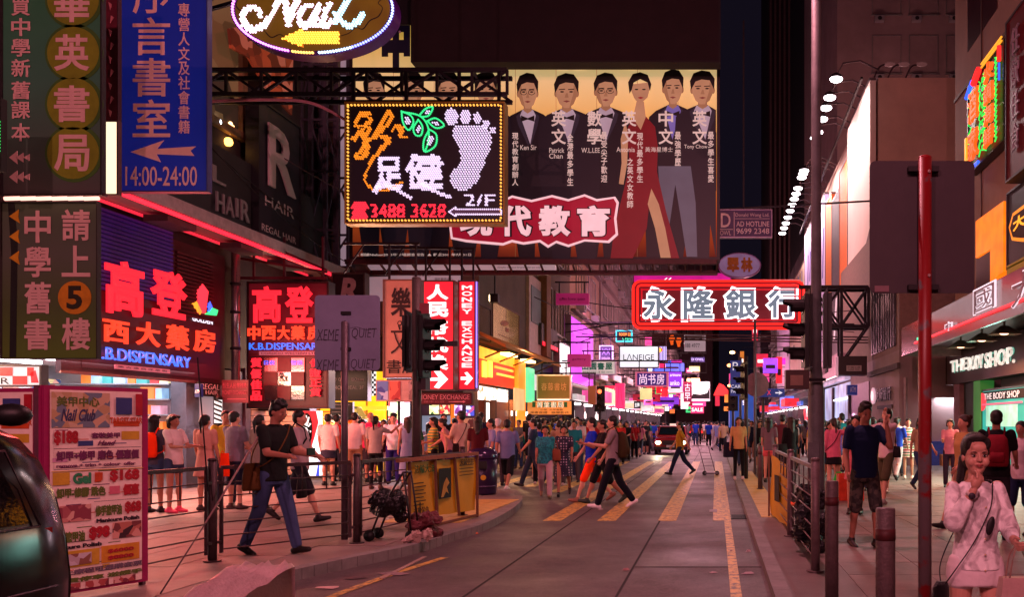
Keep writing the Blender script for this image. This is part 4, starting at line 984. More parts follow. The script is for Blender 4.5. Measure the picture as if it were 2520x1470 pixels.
for z in (7.0, 9.5, 12, 14.5): m.bar((P(860,0,y)[0], y+.62, z), (P(1770,0,y)[0], y+.62, z), .1)
m.build('back_frame', DARKSTEEL, S.root)
m = MB(); a = P(868, 640, y); b = P(1764, 640, y)
m.bar((a[0], y-.5, a[2]-.15), (b[0], y-.5, a[2]-.15), .14); m.bar((a[0], y+.2, a[2]-.35), (b[0], y+.2, a[2]-.35), .14)
m.build('catwalk_beam', M('#4a2228', .6), S.root)
for k in range(24):
 x = a[0]+(b[0]-a[0])*k/23; MB().bar((x, y-.55, a[2]-.1), (x, y+.3, a[2]-.38), .05).build('catwalk_rung', M('#4a2228', .6), S.root)
# pale side panel at its left
S = Sign('white_side_board', 'tall narrow pale board at the left edge of the tutoring billboard', 'sign', front(26.7), 838, -10, 655, 866, .15, E('#c0a0b0', .45, .2, .5), M('#504050'), .03)
S = Sign('under_poster', 'white poster strip with small lettering under the tutoring billboard', 'poster', front(26.9), 1000, 652, 676, 1366, .2, E('#d0a8b0', .5, .2, .6))
S.txt('(Graphic reference for promotion use only)', 1225, 656, 662, 1330, M('#6a4a5a'))
S = Sign('white_slanted_poster', 'white poster with small lettering seen through the scaffold left of the beige bookshop sign', 'poster', front(27.0), 905, 652, 740, 1130, .2, E('#c8a0ac', .45, .2, .6))
for k in range(7): S.txt('現代教育中心', 960+k % 3*55, 664+k*10, 672+k*10, 1005+k % 3*55, M('#7a6070'))
# dark panel above the billboard (back of another sign)
S = Sign('dark_sign_back', 'huge unlit dark back of a sign hanging above the tutoring billboard', 'sign', front(25), 1017, -60, 148, 1768, .5, M('#1c0e12', .85, 0, .3, 2, .1), M('#160a0e'), .06)
for k in range(6): MB().bar(P(1017+k*150, 0, 25.6), P(1017+k*150, -60, 25.6), .1).build('support_bar', DARKSTEEL, S.root)
S = Sign('edge_banner', 'curved edge of a dark banner hanging between the oval sign and the dark sign back', 'banner', front(25.3), 940, -60, 60, 1016, .05, M('#100c14', .6))
for z in range(4): S.disc('mark', 966+z*6, 12+z*22, 3, M('#b0a0b0'))

# ---- lattice scaffold between the salon sign and the billboard
T = thing('sign_scaffold', 'tall grey steel lattice tower carrying the signs, left of the tutoring billboard', 'scaffold', (-11.9, 28, 5))
SM = M('#5a5260', .5, .5, .25)
y0 = 26.95
xs = [P(u, 0, 26.2)[0] for u in (752, 776, 812, 842)]
for x in xs:
 for yy_ in (25.9, 26.6): MB().bar((x, yy_, 5.2), (x, yy_, 15), .11 if x < -11 else .07).build('upright', SM, T)
for k, z in enumerate((5.6, 7.2, 8.9, 10.4, 12, 13.6)):
 for yy_ in (25.9, 26.6): MB().bar((xs[0], yy_, z), (xs[-1], yy_, z), .06).build('rail', SM, T)
 if k < 5:
  zn = (5.6, 7.2, 8.9, 10.4, 12, 13.6)[k+1]
  for i in range(3): MB().bar((xs[i] if k % 2 else xs[i+1], 25.85, z), (xs[i+1] if k % 2 else xs[i], 25.85, zn), .045).build('brace', SM, T)
  MB().bar((xs[0], 26.65, z), (xs[-1], 26.65, zn), .05).build('brace', SM, T)
for (p, q) in ((P(745,650,26.3), P(900,640,29.5)), (P(740,610,26.3), P(880,655,29.5)), (P(842,470,26.3), P(905,650,29.6)), (P(842,250,26.3), P(868,170,29.6)), (P(700,620,25.8), P(820,690,25)), (P(760,668,26), P(1110,668,29)), (P(790,682,25.5), P(1060,676,28)), (P(800,700,25), P(1000,655,29))):
 MB().bar(p, q, .06).build('stay', M('#4a3034', .5, .4), T)
# horizontal truss carrying the foot massage sign
def truss(name, label, u0, u1, vt, vb, y, n, mat, w=.09, w2=.06, deep=.5):
 t = thing(name, label, 'truss', P((u0+u1)/2, vb, y), 0)
 for dy in (0, deep):
  for v in (vt, vb): MB().bar(P(u0, v, y)[:1]+(y+dy, P(0, v, y)[2]), P(u1, v, y)[:1]+(y+dy, P(0, v, y)[2]), w).build('chord', mat, t)
 zt, zb = P(0, vt, y)[2], P(0, vb, y)[2]
 for k in range(n+1):
  x = P(u0+(u1-u0)*k/n, 0, y)[0]; MB().bar((x, y, zb), (x, y, zt), w2).build('post', mat, t)
  if k < n:
   x2 = P(u0+(u1-u0)*(k+1)/n, 0, y)[0]
   MB().bar((x, y, zt if k % 2 else zb), (x2, y, zb if k % 2 else zt), w2).build('brace', mat, t)
   MB().bar((x, y+deep, zb if k % 2 else zt), (x2, y+deep, zt if k % 2 else zb), w2).build('brace', mat, t)
   MB().bar((x, y, zt), (x, y+deep, zt), w2).build('tie', mat, t)
 return t
truss('sign_truss', 'long dark steel truss crossing the pavement above the foot massage sign', 470, 1248, 172, 232, 20.2, 9, M('#181218', .5, .5))
t = thing('cable', 'pale pink cable pipe sagging from the blue sign to the foot massage sign', 'pipe', P(680, 250, 20))
MB().tube(curve([P(510,250,20.1), P(600,246,20.1), P(700,246,20.1), P(760,252,20.1), P(810,272,20.1), P(852,296,20)], 6), .035, 6).build('pipe', M('#b8808a', .5), t, True)
# ---- LED foot sign
S = Sign('foot_massage_sign', 'black LED sign with a white dotted foot, green leaves and a red phone number', 'led sign', front(19.8), 852, 254, 548, 1239, .3, M('#15131a', .4, 0, .15), M('#8a6c28', .4, .5), .03)
S.root.rotation_euler.z = 0
fy = lambda x, y: (569+.3427*x, .3427*y)
OR = E((1, .27, .015), 1.15); LWH = E((.80, .66, 1), 1.25); GR = E((.03, .80, .25), 1.2); RDL = E((1, .025, .05), 1.4)
S.dots('border_bulbs', along([(857,259),(1233,259),(1233,543),(857,543),(857,259)], 8.6), E((1, .42, .06), 1.7), .022, .035)
S.dots('foot_bulbs', fill([fy(*p) for p in curve([(1590,945),(1620,905),(1700,895),(1780,895),(1840,925),(1868,980),(1862,1060),(1835,1140),(1800,1220),(1770,1300),(1720,1350),(1660,1370),(1600,1355),(1572,1310),(1572,1265),(1600,1220),(1640,1180),(1650,1120),(1630,1060),(1600,1000),(1590,945)], 4)], 6.4), LWH, .0195, .03)
for (x, y, rx, ry) in ((1582,842,50,64), (1683,836,40,54), (1768,850,31,40), (1830,888,26,30), (1878,935,24,28)):
 S.dots('toe_bulbs', fill(oval(*fy(x, y), rx*.3427, ry*.3427, 18), 5.6), LWH, .0185, .03)
for st, wd in (([(880,920),(910,850),(960,820),(1010,810)], [8,16,22,14]), ([(990,840),(1000,870),(960,900),(900,910)], [12,14,10]), ([(870,1010),(930,950),(990,920),(960,990),(980,1060),(950,1130),(890,1140)], [16,18,20,20,16,12]), ([(880,1120),(920,1100),(960,1040)], [12,16]), ([(975,1020),(1040,960),(1110,830),(1140,800),(1150,860),(1080,940),(1030,1000)], [8,12,16,14,12,10]), ([(1070,980),(1130,1000),(1100,1050),(1030,1130),(980,1220),(960,1300),(1020,1360)], [16,18,16,12,10,9,9]), ([(1150,950),(1180,910),(1220,930),(1210,975),(1270,985)], [10,22,24,12,6]), ([(1060,1370),(1130,1360),(1240,1305)], [12,10,8])):
 S.dots('dragon_bulbs', fill([fy(*p) for p in thick(curve(st, 5), [q*2.2 for q in wd])], 5.6), OR, .02, .03)
for leaf in ([(1225,800),(1290,830),(1310,880),(1275,935),(1235,880),(1225,800)], [(1345,860),(1375,910),(1365,970),(1325,970),(1310,920),(1345,860)], [(1360,820),(1400,780),(1450,770),(1420,830),(1365,840)], [(1410,870),(1470,850),(1530,900),(1470,920),(1410,870)], [(1425,930),(1475,970),(1465,1050),(1390,1090),(1385,1010),(1425,930)]):
 cp = [fy(*p) for p in curve(leaf, 6)]; S.dots('leaf_bulbs', along(cp, 4.6), GR, .02, .03); c0 = (sum(p[0] for p in cp)/len(cp), sum(p[1] for p in cp)/len(cp))
 S.dots('leaf_vein_bulbs', fill([(c0[0]+(p[0]-c0[0])*.5, c0[1]+(p[1]-c0[1])*.5) for p in cp], 5.5), LWH, .017, .03)
S.dots('stem_bulbs', along([fy(*p) for p in curve([(1230,805),(1350,830),(1410,900),(1420,1000),(1395,1085)], 6)], 4.6), GR, .02, .03)
for ch, a, b, c, d_ in (('足', 1030, 1120, 1235, 1370), ('健', 1250, 1100, 1530, 1360)):
 (q0, q1), (q2, q3) = fy(a, b), fy(c, d_); S.dots('character_bulbs', fill_glyph(ch, q0, q1, q2, q3, 5.2, .03), LWH, .0195, .03)
for st in ([(1030,1385),(1090,1330),(1200,1370),(1300,1425)], [(1350,1330),(1450,1370),(1580,1420)]): S.dots('character_bulbs', fill([fy(*p) for p in thick(curve(st, 5), [46,26,24])], 5.4), LWH, .0195, .03)
S.dots('number_bulbs', fill_glyph('3488 3628', 912, 501, 1098, 537, 4.6, .012), RDL, .0215, .03)
S.dots('telephone_bulbs', fill([(864,508),(872,499),(900,499),(908,508),(906,514),(898,512),(906,532),(906,541),(866,541),(866,532),(874,512),(866,514)], 5), RDL, .02, .03)
S.dots('floor_bulbs', fill_glyph('2/F', 1142, 477, 1218, 509, 4.6, .01), LWH, .018, .03)
S.poly('arrow', [(1106,522),(1122,510),(1122,515),(1234,515),(1234,528),(1122,528),(1122,534)], M('#54506a', .5), .01, .03); S.dots('arrow_bulbs', along([(1106,522),(1122,511),(1122,516),(1234,516),(1234,528),(1122,528),(1122,533),(1106,522)], 4.8), LWH, .018, .04)
m = MB()
for u in (870, 1000, 1130, 1228): m.bar(P(u, 250, 20), P(u, 176, 20.2), .07)
m.build('hanger', M('#181218', .5, .5), S.root)
# ================================================================ hanging signs down the middle of the street
HG = 'signs hanging over the street'
def hang(S, up=.9, mat=None):
 m = MB(); y = S.pl.p[1]
 for a in (S.a0+.12*(S.a1-S.a0), S.a1-.12*(S.a1-S.a0)):
  m.bar((a, y+.05, S.b1), (a, y+.05, S.b1+up), .045)
 d = -1 if S.a0 < -1.5 else 1
 end = min(S.a0-1, -7.1) if d < 0 else 6.6
 m.bar((end, y+.05, S.b1+up), (S.a1 if d < 0 else S.a0, y+.05, S.b1+up), .06); m.bar((end, y+.05, S.b1+up*.2), (end*.5+.5*(S.a0 if d < 0 else S.a1), y+.05, S.b1+up), .035)
 m.build('hanger', mat or DARKSTEEL, S.root); return S
S = hang(Sign('bookshop_sign', 'tall beige sign with black characters beside the traffic signal pole', 'sign', front(21.5), 946, 691, 928, 1032, .25, M('#b08c78', .6, 0, .12, 2), M('#6a5044', .5), .03))
BK_ = M('#1c1214', .6)
S.txt('樂', 962, 708, 780, 1012, BK_, off=.02, name='character'); S.txt('文', 962, 800, 872, 1004, BK_, off=-.005, name='character'); S.disc('figure_head', 984, 796, 6, BK_); S.disc('figure_head', 984, 796, 3.5, M('#b08c78'), .013, .016)
S.txt('書店', 952, 886, 920, 1026, BK_, off=.01, name='character')
S = Sign('poster_strip', 'strip of three small posters hung under the beige bookshop sign', 'poster', front(21.4), 925, 936, 988, 1036, .05, M('#b89a94', .6));
for u0, u1, c in ((928,955,['#5a78b0','#a8b4d0','#3a4a90']), (959,986,['#a03838','#c86050','#702028']), (1006,1030,['#7a5a5a','#584448','#a08080'])): S.rect('poster', u0, 939, 985, u1, blot(c, 6, .2))
S = hang(Sign('exchange_sign', 'broad glowing red sign with white characters and an arrow, left of the narrow one', 'light box', front(23.5), 1037, 694, 958, 1115, .3, E((.92, .012, .03), 1.05, .12, 1), M('#5c4038', .5), .04))
SW = E('#fff0f0', 1.5)
S.col('人民幣找換', 1050, 698, 914, 1104, SW, off=.045, name='character')
S.poly('arrow', [(1045,930),(1080,930),(1068,914),(1080,910),(1103,934),(1080,957),(1068,954),(1080,938),(1045,938)], SW)
S = hang(Sign('exchange_column_sign', 'narrow glowing red column sign reading MONEY EXCHANGE downwards with an arrow', 'light box', front(24), 1131, 694, 958, 1168, .3, E((.92, .012, .03), 1.05, .12, 1), M('#6a4a58', .4, .3), .04))
for k, ch in enumerate('MONEY EXCHANGE'):
 if ch != ' ': S.txt(ch, 1137, 703+k*14.7, 714+k*14.7, 1162, SW, off=.02, name='character')
S.poly('arrow', [(1134,928),(1150,928),(1143,918),(1150,916),(1164,932),(1150,948),(1143,946),(1150,936),(1134,936)], SW)
MB().cyl(P(1172, 694, 24), P(1172, 955, 24), .025, n=6).build('blue_neon_tube', E((.25, .15, 1), 2.5), S.root)
S = Sign('exchange_board', 'small dark red board reading MONEY EXCHANGE with an arrow under the red light boxes', 'sign', front(23.6), 1028, 969, 994, 1160, .08, M('#5c0e24', .5), M('#3c0a18'), .02)
S.txt('MONEY EXCHANGE', 1031, 972, 984, 1156, M('#d08a98')); S.poly('arrow', [(1104,989),(1140,988),(1140,986),(1146,989.5),(1140,993),(1140,991),(1104,990)], M('#d08a98')); S.txt('匯率公道', 1044, 987, 992, 1094, M('#a05a68'))
S = Sign('salon_letter_sign', 'black square sign with a white R half hidden behind the grey sign post', 'sign', front(24.5), 820, 675, 740, 895, .3, M('#141014', .5), M('#5a5048', .4, .5), .04)
S.txt('R', 836, 684, 748, 882, M('#b8a8a8'), off=.04, shear=.15)
# the bank sign, carried by the right hand truss
BY = 37.6
S = Sign('bank_sign', 'wide bank sign with four white neon outlined characters inside a glowing red neon border', 'neon sign', front(BY), 1560, 694, 808, 1976, .6, M('#4a0a18', .4, 0, .15, 1.5), None)
RN = E((1, .014, .010), 2.0)
a0, a1, b0, b1 = S.a0, S.a1, S.b0, S.b1
for off_, r in ((.02, .055), (-.16, .045), (-.34, .03)):
 q = [];
 for cx, cz, t0 in ((a1-.3, b1-.3, 0), (a0+.3, b1-.3, 90), (a0+.3, b0+.3, 180), (a1-.3, b0+.3, 270)):
  for k in range(5):
   th = math.radians(t0+k*22.5); rr = .3+off_
   q.append((cx+rr*math.cos(th), BY-.1, cz+rr*math.sin(th)))
 q.append(q[0]); MB().tube(q, r, 8).build('red_glow_tube', RN if off_ > -.3 else E((.7, .01, .02), .9), S.root, True)
S.rect('red_glow_face', 1562, 696, 806, 1974, E((.16, .008, .016), .75), .004, .008)
NW = E((1, .93, 1), 2.6); FL = M('#7c8898', .5)
for ch, u0, u1, vt, vb in (('永', 1577, 1663, 706, 792), ('隆', 1677, 1763, 706, 792), ('銀', 1780, 1866, 706, 792), ('行', 1884, 1966, 706, 788)):
 S.txt(ch, u0-1, vt-1, vb+1, u1+1, NW, off=.075, d=.03, ex=.03, name='neon_outline'); S.txt(ch, u0+5, vt+5, vb-5, u1-5, E('#8c9cb4', .55), off=.028, d=.066, ex=.02, name='character')
for z in (.2, .5, .8): MB().bar((a0+.2, BY+.5, b0-.1-z*.4), (6.5, BY+.6, b0-.25-z*.4), .05).build('support_rail', M('#3a1a22', .5), S.root)
t = thing('bracket_truss', 'square steel truss holding the bank sign off the white lit building', 'truss', (5.2, BY, 5.5))
TM = M('#241e24', .5, .5)
z1, z0, zm = P(0, 710, BY)[2], P(0, 900, BY)[2], P(0, 806, BY)[2]; xa, xb, xc = P(1998, 0, BY)[0], P(2068, 0, BY)[0], P(2134, 0, BY)[0]
for dy in (-.3, .5):
 for x in (xa, xb, xc): MB().bar((x, BY+dy, z0 if x == xb else zm), (x, BY+dy, z1), .13).build('post', TM, t)
 for z in (z1, zm): MB().bar((a1-.2, BY+dy, z), (xc, BY+dy, z), .15).build('chord', TM, t)
 for p, q in (((xa,z1),(xb,zm)), ((xb,z1),(xa,zm)), ((xb,z1),(xc,zm)), ((xc,z1),(xb,zm)), ((xc,zm),(xb,z0))): MB().bar((p[0], BY+dy, p[1]), (q[0], BY+dy, q[1]), .09).build('brace', TM, t)
for z in (z1, zm):
 for x in (xa, xb, xc): MB().bar((x, BY-.3, z), (x, BY+.5, z), .06).build('tie', TM, t)
S = Sign('pink_strip_sign', 'plain magenta light box behind the top edge of the bank sign', 'light box', front(42), 1560, 673, 712, 1798, .4, E('#d81890', .8, .2), M('#7a5a6a'), .04)
S.poly('slash', [(1633,690),(1640,684),(1643,684),(1636,691)], SW); S.poly('slash', [(1643,690),(1650,684),(1653,684),(1646,691)], SW)
S = Sign('oval_restaurant_sign', 'unlit oval sign with two gold characters above the bank sign', 'sign', front(40), 1768, 622, 684, 1872, .3)
S.disc('rim', 1820, 653, 53, M('#8a5a98', .4), -.3, 0, ry=31, n=40); S.disc('panel', 1820, 653, 50, E('#8a6a94', .5, .2), .003, .02, ry=28.5, n=40)  # unlit panel given a faint glow in its colour
for ch, u in (('翠', 1789), ('林', 1823)): S.txt(ch, u, 634, 670, u+30, M('#b06a18', .5), off=.06, d=.03, name='character')
S = Sign('advert_hotline_sign', 'purple advertising hotline board with an owl company name and a phone number', 'sign', front(28), 1766, 518, 583, 1898, .15, M('#4e3a68', .55, 0, .12), M('#8a7a90', .4, .5), .03)
LC = M('#d8c0cc', .6)
S.rect('divider', 1806, 522, 581, 1807.5, LC); S.txt('D', 1774, 525, 560, 1798, LC, off=.01); S.rect('underline', 1772, 564, 565.5, 1804, LC); S.txt('OWL', 1772, 568, 579, 1799, LC)
S.txt('Donald Wong Ltd.', 1810, 525, 536, 1893, LC); S.rect('underline', 1809, 538, 539, 1894, LC); S.txt('AD HOTLINE', 1812, 545, 558, 1893, LC, off=.01); S.txt('9699 2348', 1812, 562, 576, 1893, LC, off=.01)
MB().bar((P(1830, 0, 28.1)[0], 28.1, S.b1), (P(1830, 0, 28.1)[0], 28.1, S.b1+6), .05).build('hanger', DARKSTEEL, S.root)
MB().bar((P(1770, 0, 28.1)[0], 28.1, S.b1+.05), (8, 28.1, S.b1+.5), .05).build('hanger', DARKSTEEL, S.root)

def sg(name, label, u0, vt, vb, u1, y, mat, fr=None, fw=.05, cat='sign', hg=True, depth=.3):
 S = Sign(name, label, cat, front(y), u0, vt, vb, u1, depth, mat, fr, fw, HG)
 if hg: hang(S, .5)
 return S
S = sg('pink_shop_sign', 'narrow pink sign with a flower emblem high over the left shops', 1366, 722, 749, 1449, 40, E('#a8205c', .6, .2)); S.txt('queen flower queen', 1376, 732, 742, 1440, M('#5a1030'))
S = sg('pink_box_sign', 'dull pink boxed sign hanging on a forked bracket before the white light panel', 1396, 872, 903, 1453, 38, E('#b8286c', .7, .15)); S.txt('gallery', 1408, 882, 888, 1442, M('#7a1840'))
S = sg('green_script_sign', 'pale sign with green garden bookshop characters left of the LANEIGE light box', 1425, 888, 921, 1513, 46, E('#cfc4b4', .75, .15), M('#b8b0b0'), .05); S.row('田園書屋', 1430, 893, 911, 1508, E('#0f7048', .35), off=.03); S.txt('九龍旺角西洋菜街二樓  電話 23857031', 1430, 914, 919, 1508, M('#304838'))
S = sg('light_box_sign', 'big white glowing light box reading LANEIGE', 1526, 854, 904, 1619, 44, E('#f0eef8', 1.15, .25, .6), M('#70707c', .4, .5), .05, 'light box'); S.txt('LΛNEIGE', 1534, 872, 887, 1610, M('#101018'))
S = sg('small_light_box_sign', 'white light box with the letters LA cut off by the olive sign', 1297, 917, 957, 1345, 43, E('#d8d4d4', .8, .2), M('#8a8084'), .04, 'light box'); S.txt('LANEIGE', 1301, 928, 940, 1344, M('#1c1820'))
S = sg('olive_book_sign', 'olive sign with four faint pale characters in a lit metal frame', 1324, 926, 981, 1402, 34, M('#7a6224', .5, 0, .15, 2), M('#c8b0a0', .3, .7), .05); S.row('春藤書坊', 1331, 943, 962, 1395, M('#d89a68'), d=.02)
MB().bar((S.a0, 33.9, S.b0-.06), (S.a1, 33.9, S.b0-.06), .05).build('lit_tube', E('#ffd8c0', 1.6), S.root)
S = sg('orange_book_banner', 'orange banner with green and white bookshop characters below the olive sign', 1298, 988, 1021, 1406, 33.6, E('#e0843c', .75, .2), None, .05, 'banner', False, .05)
for k in range(7): S.rect('green_block', 1310+k*13, 990, 1003, 1318+k*13, M('#1e5a3a'))
S.row('菁葉書局', 1320, 990, 1004, 1388, E('#ffe8d0', .8), d=.02); S.txt('小學  大學書籍', 1330, 1007, 1011, 1385, M('#5a2810')); S.txt('漫畫食譜   娛樂影片', 1304, 1013, 1019, 1400, M('#5a2810'))
S = sg('violet_book_sign', 'violet framed sign with three white script characters below the LANEIGE light box', 1563, 916, 952, 1645, 40, E('#d86a8c', .7), None); S.rect('field', 1568, 919, 949, 1640, E('#3a1480', .6, .2)); S.row('尚书房', 1572, 921, 947, 1636, E('#f0c8e8', 1.1), d=.02, off=.01)
S = sg('purple_light_box', 'purple light box with small white lettering beside the violet sign', 1646, 916, 952, 1677, 50, E('#8a30d8', 1.1, .2), None, cat='light box'); S.txt('arimore', 1649, 920, 927, 1675, SW); S.txt('anko', 1649, 937, 949, 1672, SW)
S = sg('foot_print_sign', 'dark sign with two orange foot soles beside a phone number board', 1640, 824, 860, 1683, 42, M('#3c1024'));
for cx, cy in ((1653, 838), (1670, 843)): S.poly('sole', [(cx-3,cy-12),(cx+4,cy-13),(cx+8,cy-4),(cx+4,cy+4),(cx+4,cy+11),(cx-2,cy+12),(cx-4,cy+4),(cx-7,cy-4)], E('#f05a18', .9))
S = sg('phone_number_sign', 'pale board with dark photos on top and the number 188 4977', 1684, 824, 864, 1736, 42, E('#b89aa4', .6, .1)); S.rect('photo', 1686, 826, 839, 1734, blot(['#1a1418', '#6a5a60', '#3a2c34', '#a08890'], 3, .2)); S.txt('188 4977', 1686, 846, 856, 1722, M('#241820'))
S = sg('dark_poster_sign', 'dark board with faint pale lettering left of the foot sole sign', 1604, 824, 852, 1639, 42.5, M('#4a1c2c')); S.txt('MASSAGE SPA 2/F', 1608, 828, 842, 1634, M('#8a6a78'))
S = sg('neon_teal_sign', 'small teal and orange neon sign under the corner of the bank sign', 1518, 816, 839, 1553, 50, M('#0a1418'), E('#18b8c8', 2), .06, 'neon sign'); S.txt('ROOM 22', 1524, 820, 827, 1552, E('#ff9010', 2.5)); S.txt('OPEN', 1532, 830, 837, 1552, E('#20e0a0', 2.5))
S = sg('blue_framed_sign', 'small dark blue framed sign left of the LANEIGE light box', 1477, 853, 887, 1506, 48, E('#1c1c50', .5), E('#c0b8d8', 1), .05); S.txt('XX', 1481, 858, 874, 1502, M('#7070a0')); S.txt('DOLLON', 1481, 880, 885, 1502, E('#d0c8e8', .9))
S = sg('striped_neon_sign', 'white striped neon sign with a yellow emblem behind the LANEIGE light box', 1621, 845, 888, 1640, 52, M('#281848'));
for k in range(5): S.rect('stripe', 1624+k*3.6, 846, 887, 1625.4+k*3.6, E('#c8b8ff', 2))
S.disc('emblem', 1624, 862, 6, E('#ff5a20', 1.8), .02, .04); S.txt('8', 1621, 858, 867, 1627, E('#ffe040', 2), d=.045)
S = sg('red_small_box', 'small red box sign under the striped neon', 1622, 893, 905, 1637, 52, E('#e02058', 1.1))
# magenta / white wall boxes on the left row (parallel to the street)
for nm, lb, u0, vt, vb, u1, hx_, s_ in (('magenta_wall_sign', 'huge magenta light box on the wall of the left row', 1404, 777, 940, 1459, '#d848e8', 1.3), ('white_wall_sign', 'tall white light box on the wall just before the magenta one', 1376, 842, 965, 1402, '#ffeef4', 1.5)):
 S = Sign(nm, lb, 'light box', left(-6.9), u0, vt, vb, u1, .25, E(hx_, s_, .35, .7), M('#a09098', .4, .4), .05)
area_lamp('sign_light', (-6.4, 48, 6.5), 4, 260*SHOP_W, (1, .35, .8), (0, math.radians(-70), 0), S.root, 3)
S = Sign('ribbed_wall_sign', 'ribbed unlit wall sign with a red glow at its foot', 'sign', left(-6.95), 1333, 795, 848, 1372, .3, pattern('bands', ['#6a5c5c', '#4a4042'], 3, 0, 'X')); S.rect('red_light', 1334, 840, 850, 1371, E('#ff1830', 1.2), .01, .04)
# lower cluster of pink and red signs
for nm, lb, u0, vt, vb, u1, y, c, s_, tx, tc in (
  ('magenta_light_box', 'glowing magenta light box with white script low on the left row', 1424, 944, 984, 1470, 58, '#e050e8', 1.2, '多好', '#ffffff'),
  ('red_neon_box', 'small red sign reading BEAUTY above the pink neon column', 1477, 930, 937, 1506, 60, '#e81838', 1.4, 'BEAUTY', '#ffd0d8'),
  ('pink_neon_board', 'pink red neon board with bright yellow white lettering NEW HOUR', 1488, 950, 988, 1513, 56, '#e82850', 1.2, 'NEW', '#fff0b0'),
  ('pink_column_sign', 'tall rounded hot pink column sign right of the neon board', 1514, 944, 1006, 1537, 54, '#f02860', 1.3, '八', '#a01040'),
  ('amber_board', 'amber brown board behind the far traffic signal', 1447, 950, 996, 1466, 36, '#9a4a28', .6, '', ''),
  ('yellow_green_board', 'little yellow green square board in the crowd line', 1461, 998, 1012, 1476, 58, '#c8d838', 1.1, '', ''),
  ('pink_name_board', 'pink name board under the neon board', 1484, 992, 1004, 1510, 59, '#d83868', .9, '火山', '#ffe0e8'),
  ('grey_character_board', 'grey board with one dark character left of the magenta light box', 1410, 990, 1012, 1428, 52, '#a8a0a8', .5, '屋', '#202020'),
  ('lime_light_box', 'pale lime light box under the violet framed sign', 1575, 956, 984, 1604, 66, '#c8d088', .9, '', ''),
  ('crimson_banner', 'crimson vertical banner with white characters by the lounge advert', 1682, 940, 990, 1702, 62, '#a82050', .8, '古早', '#ffe0e8'),
  ('magenta_advert', 'crimson lit advert board low at the end of the street', 1700, 1001, 1018, 1732, 80, '#f02868', 1.3, 'SALE', '#fff0f0'),
  ('violet_far_sign', 'small violet sign high at the end of the street', 1700, 880, 891, 1734, 90, '#5a4aa0', .6, 'D OWL', '#c0b0e0'),
  ('green_far_box', 'small green box sign high at the far end', 1696, 862+40, 914, 1722, 84, '#b8c878', .9, '', ''),
  ('yellow_far_box', 'warm yellow box sign above the lounge advert', 1690, 932, 941, 1722, 84, '#f0d080', 1.2, '', ''),
  ('white_dice_sign', 'tilted white sign with black dots far down the road', 1636, 1002, 1012, 1646, 70, '#ffffff', 1.4, ':::', '#101010'),
  ('orange_far_tag', 'small orange sign beside the dotted white sign', 1648, 1008, 1018, 1660, 72, '#f07028', 1.0, '', ''),
  ('white_character_sign', 'black sign with white lit characters in the crowd line', 1560, 988, 1006, 1576, 60, '#141018', .3, '金飾', '#ffffff')):
 S = sg(nm, lb, u0, vt, vb, u1, y, E(c, s_, .3, 1), None, hg=(vt < 960))
 if tx:
  f_ = S.col if (vb-vt) > (u1-u0)*1.2 else S.row
  if len(tx) > 2: S.txt(tx, u0+2, vt+(vb-vt)*.2, vb-(vb-vt)*.25, u1-2, E(tc, 1.6), off=.02)
  elif f_ == S.col: S.col(tx, u0+3, vt+3, vb-3, u1-3, E(tc, 1.6))
  else: S.row(tx, u0+2, vt+4, vb-4, u1-2, E(tc, 1.6))
 if nm == 'pink_neon_board': S.txt('HOUR', 1490, 974, 985, 1511, E('#fff0b0', 2.4))
# far end: big adverts
S = sg('white_mural_advert', 'large white wall advert on the building that turns the street at the far end', 1612, 956, 1000, 1650, 95, E('#e8c8cc', 1.0, .3, .3), None, hg=False)
S = sg('pale_wall_advert', 'pale striped advert beside the white mural at the far end', 1574+32, 956, 998, 1612, 94, E('#c8a0a8', .7, .2), None, hg=False)
S = sg('lounge_advert', 'white advert with a black and white reclining shape at the far end of the street', 1701, 940, 988, 1747, 88, E('#e8dce4', 1.0, .1), None, hg=False)
S.poly('black_shape', [(1702,975),(1712,964),(1728,968),(1746,956),(1746,982),(1702,982)], M('#0c0c10')); S.poly('white_shape', [(1704,960),(1716,948),(1730,952),(1744,958),(1740,968),(1724,972),(1708,970)], E('#ffffff', 1.4), .02, .04)
S = sg('red_triangle_sign', 'glowing red pointed roof sign at the end of the right row', 1756, 940, 944, 1798, 70, None, None, hg=False)
S.poly('triangle', [(1756,974),(1764,955),(1770,944),(1780,948),(1796,966),(1798,974)], E((1, .02, .02), 1.8), -.2, .05); S.rect('pillar', 1760, 975, 1000, 1771, E('#c01838', 1.0))

# ================================================================ right side
R1 = thing('right_corner_building', 'tan corner building on the right with neon signs and a shop canopy', 'building', (12, 22, 0))
TAN = M('#8c6e62', .8, 0, .2, .7, .15, .3, bscale=30)
MB().box(8, -6, 4.6, 24, 29.9, 30).build('upper_wall', TAN, R1)
MB().box(8.35, -6, .1, 24, 26.2, 4.6).build('lower_wall', M('#2c2226', .7), R1)
R8 = right(8.0)
for y in (26.9, 23.0):
 MB().prism(R8, [(-y-.02,4.6),(-y+.02,4.6),(-y+.02,28),(-y-.02,28)], .03, .002).build('wall_joint', M('#4a3832'), R1)
for z in (12.3, 17.2): MB().prism(R8, [(-29.9,z),(-6,z),(-6,z+.1),(-29.9,z+.1)], .05, .002).build('wall_ledge', M('#5c463e'), R1)
MB().prism(R8, [(-28.4,13.4),(-25.4,13.4),(-25.4,16.6),(-28.4,16.6)], .01, -.2).build('dark_window', M('#3a1418', .3), R1)
def rsign(name, label, u0, vt, vb, u1, mat, fr=None, fw=.06, depth=.25, x=7.7, cat='sign'): return Sign(name, label, cat, right(x), u0, vt, vb, u1, depth, mat, fr, fw)
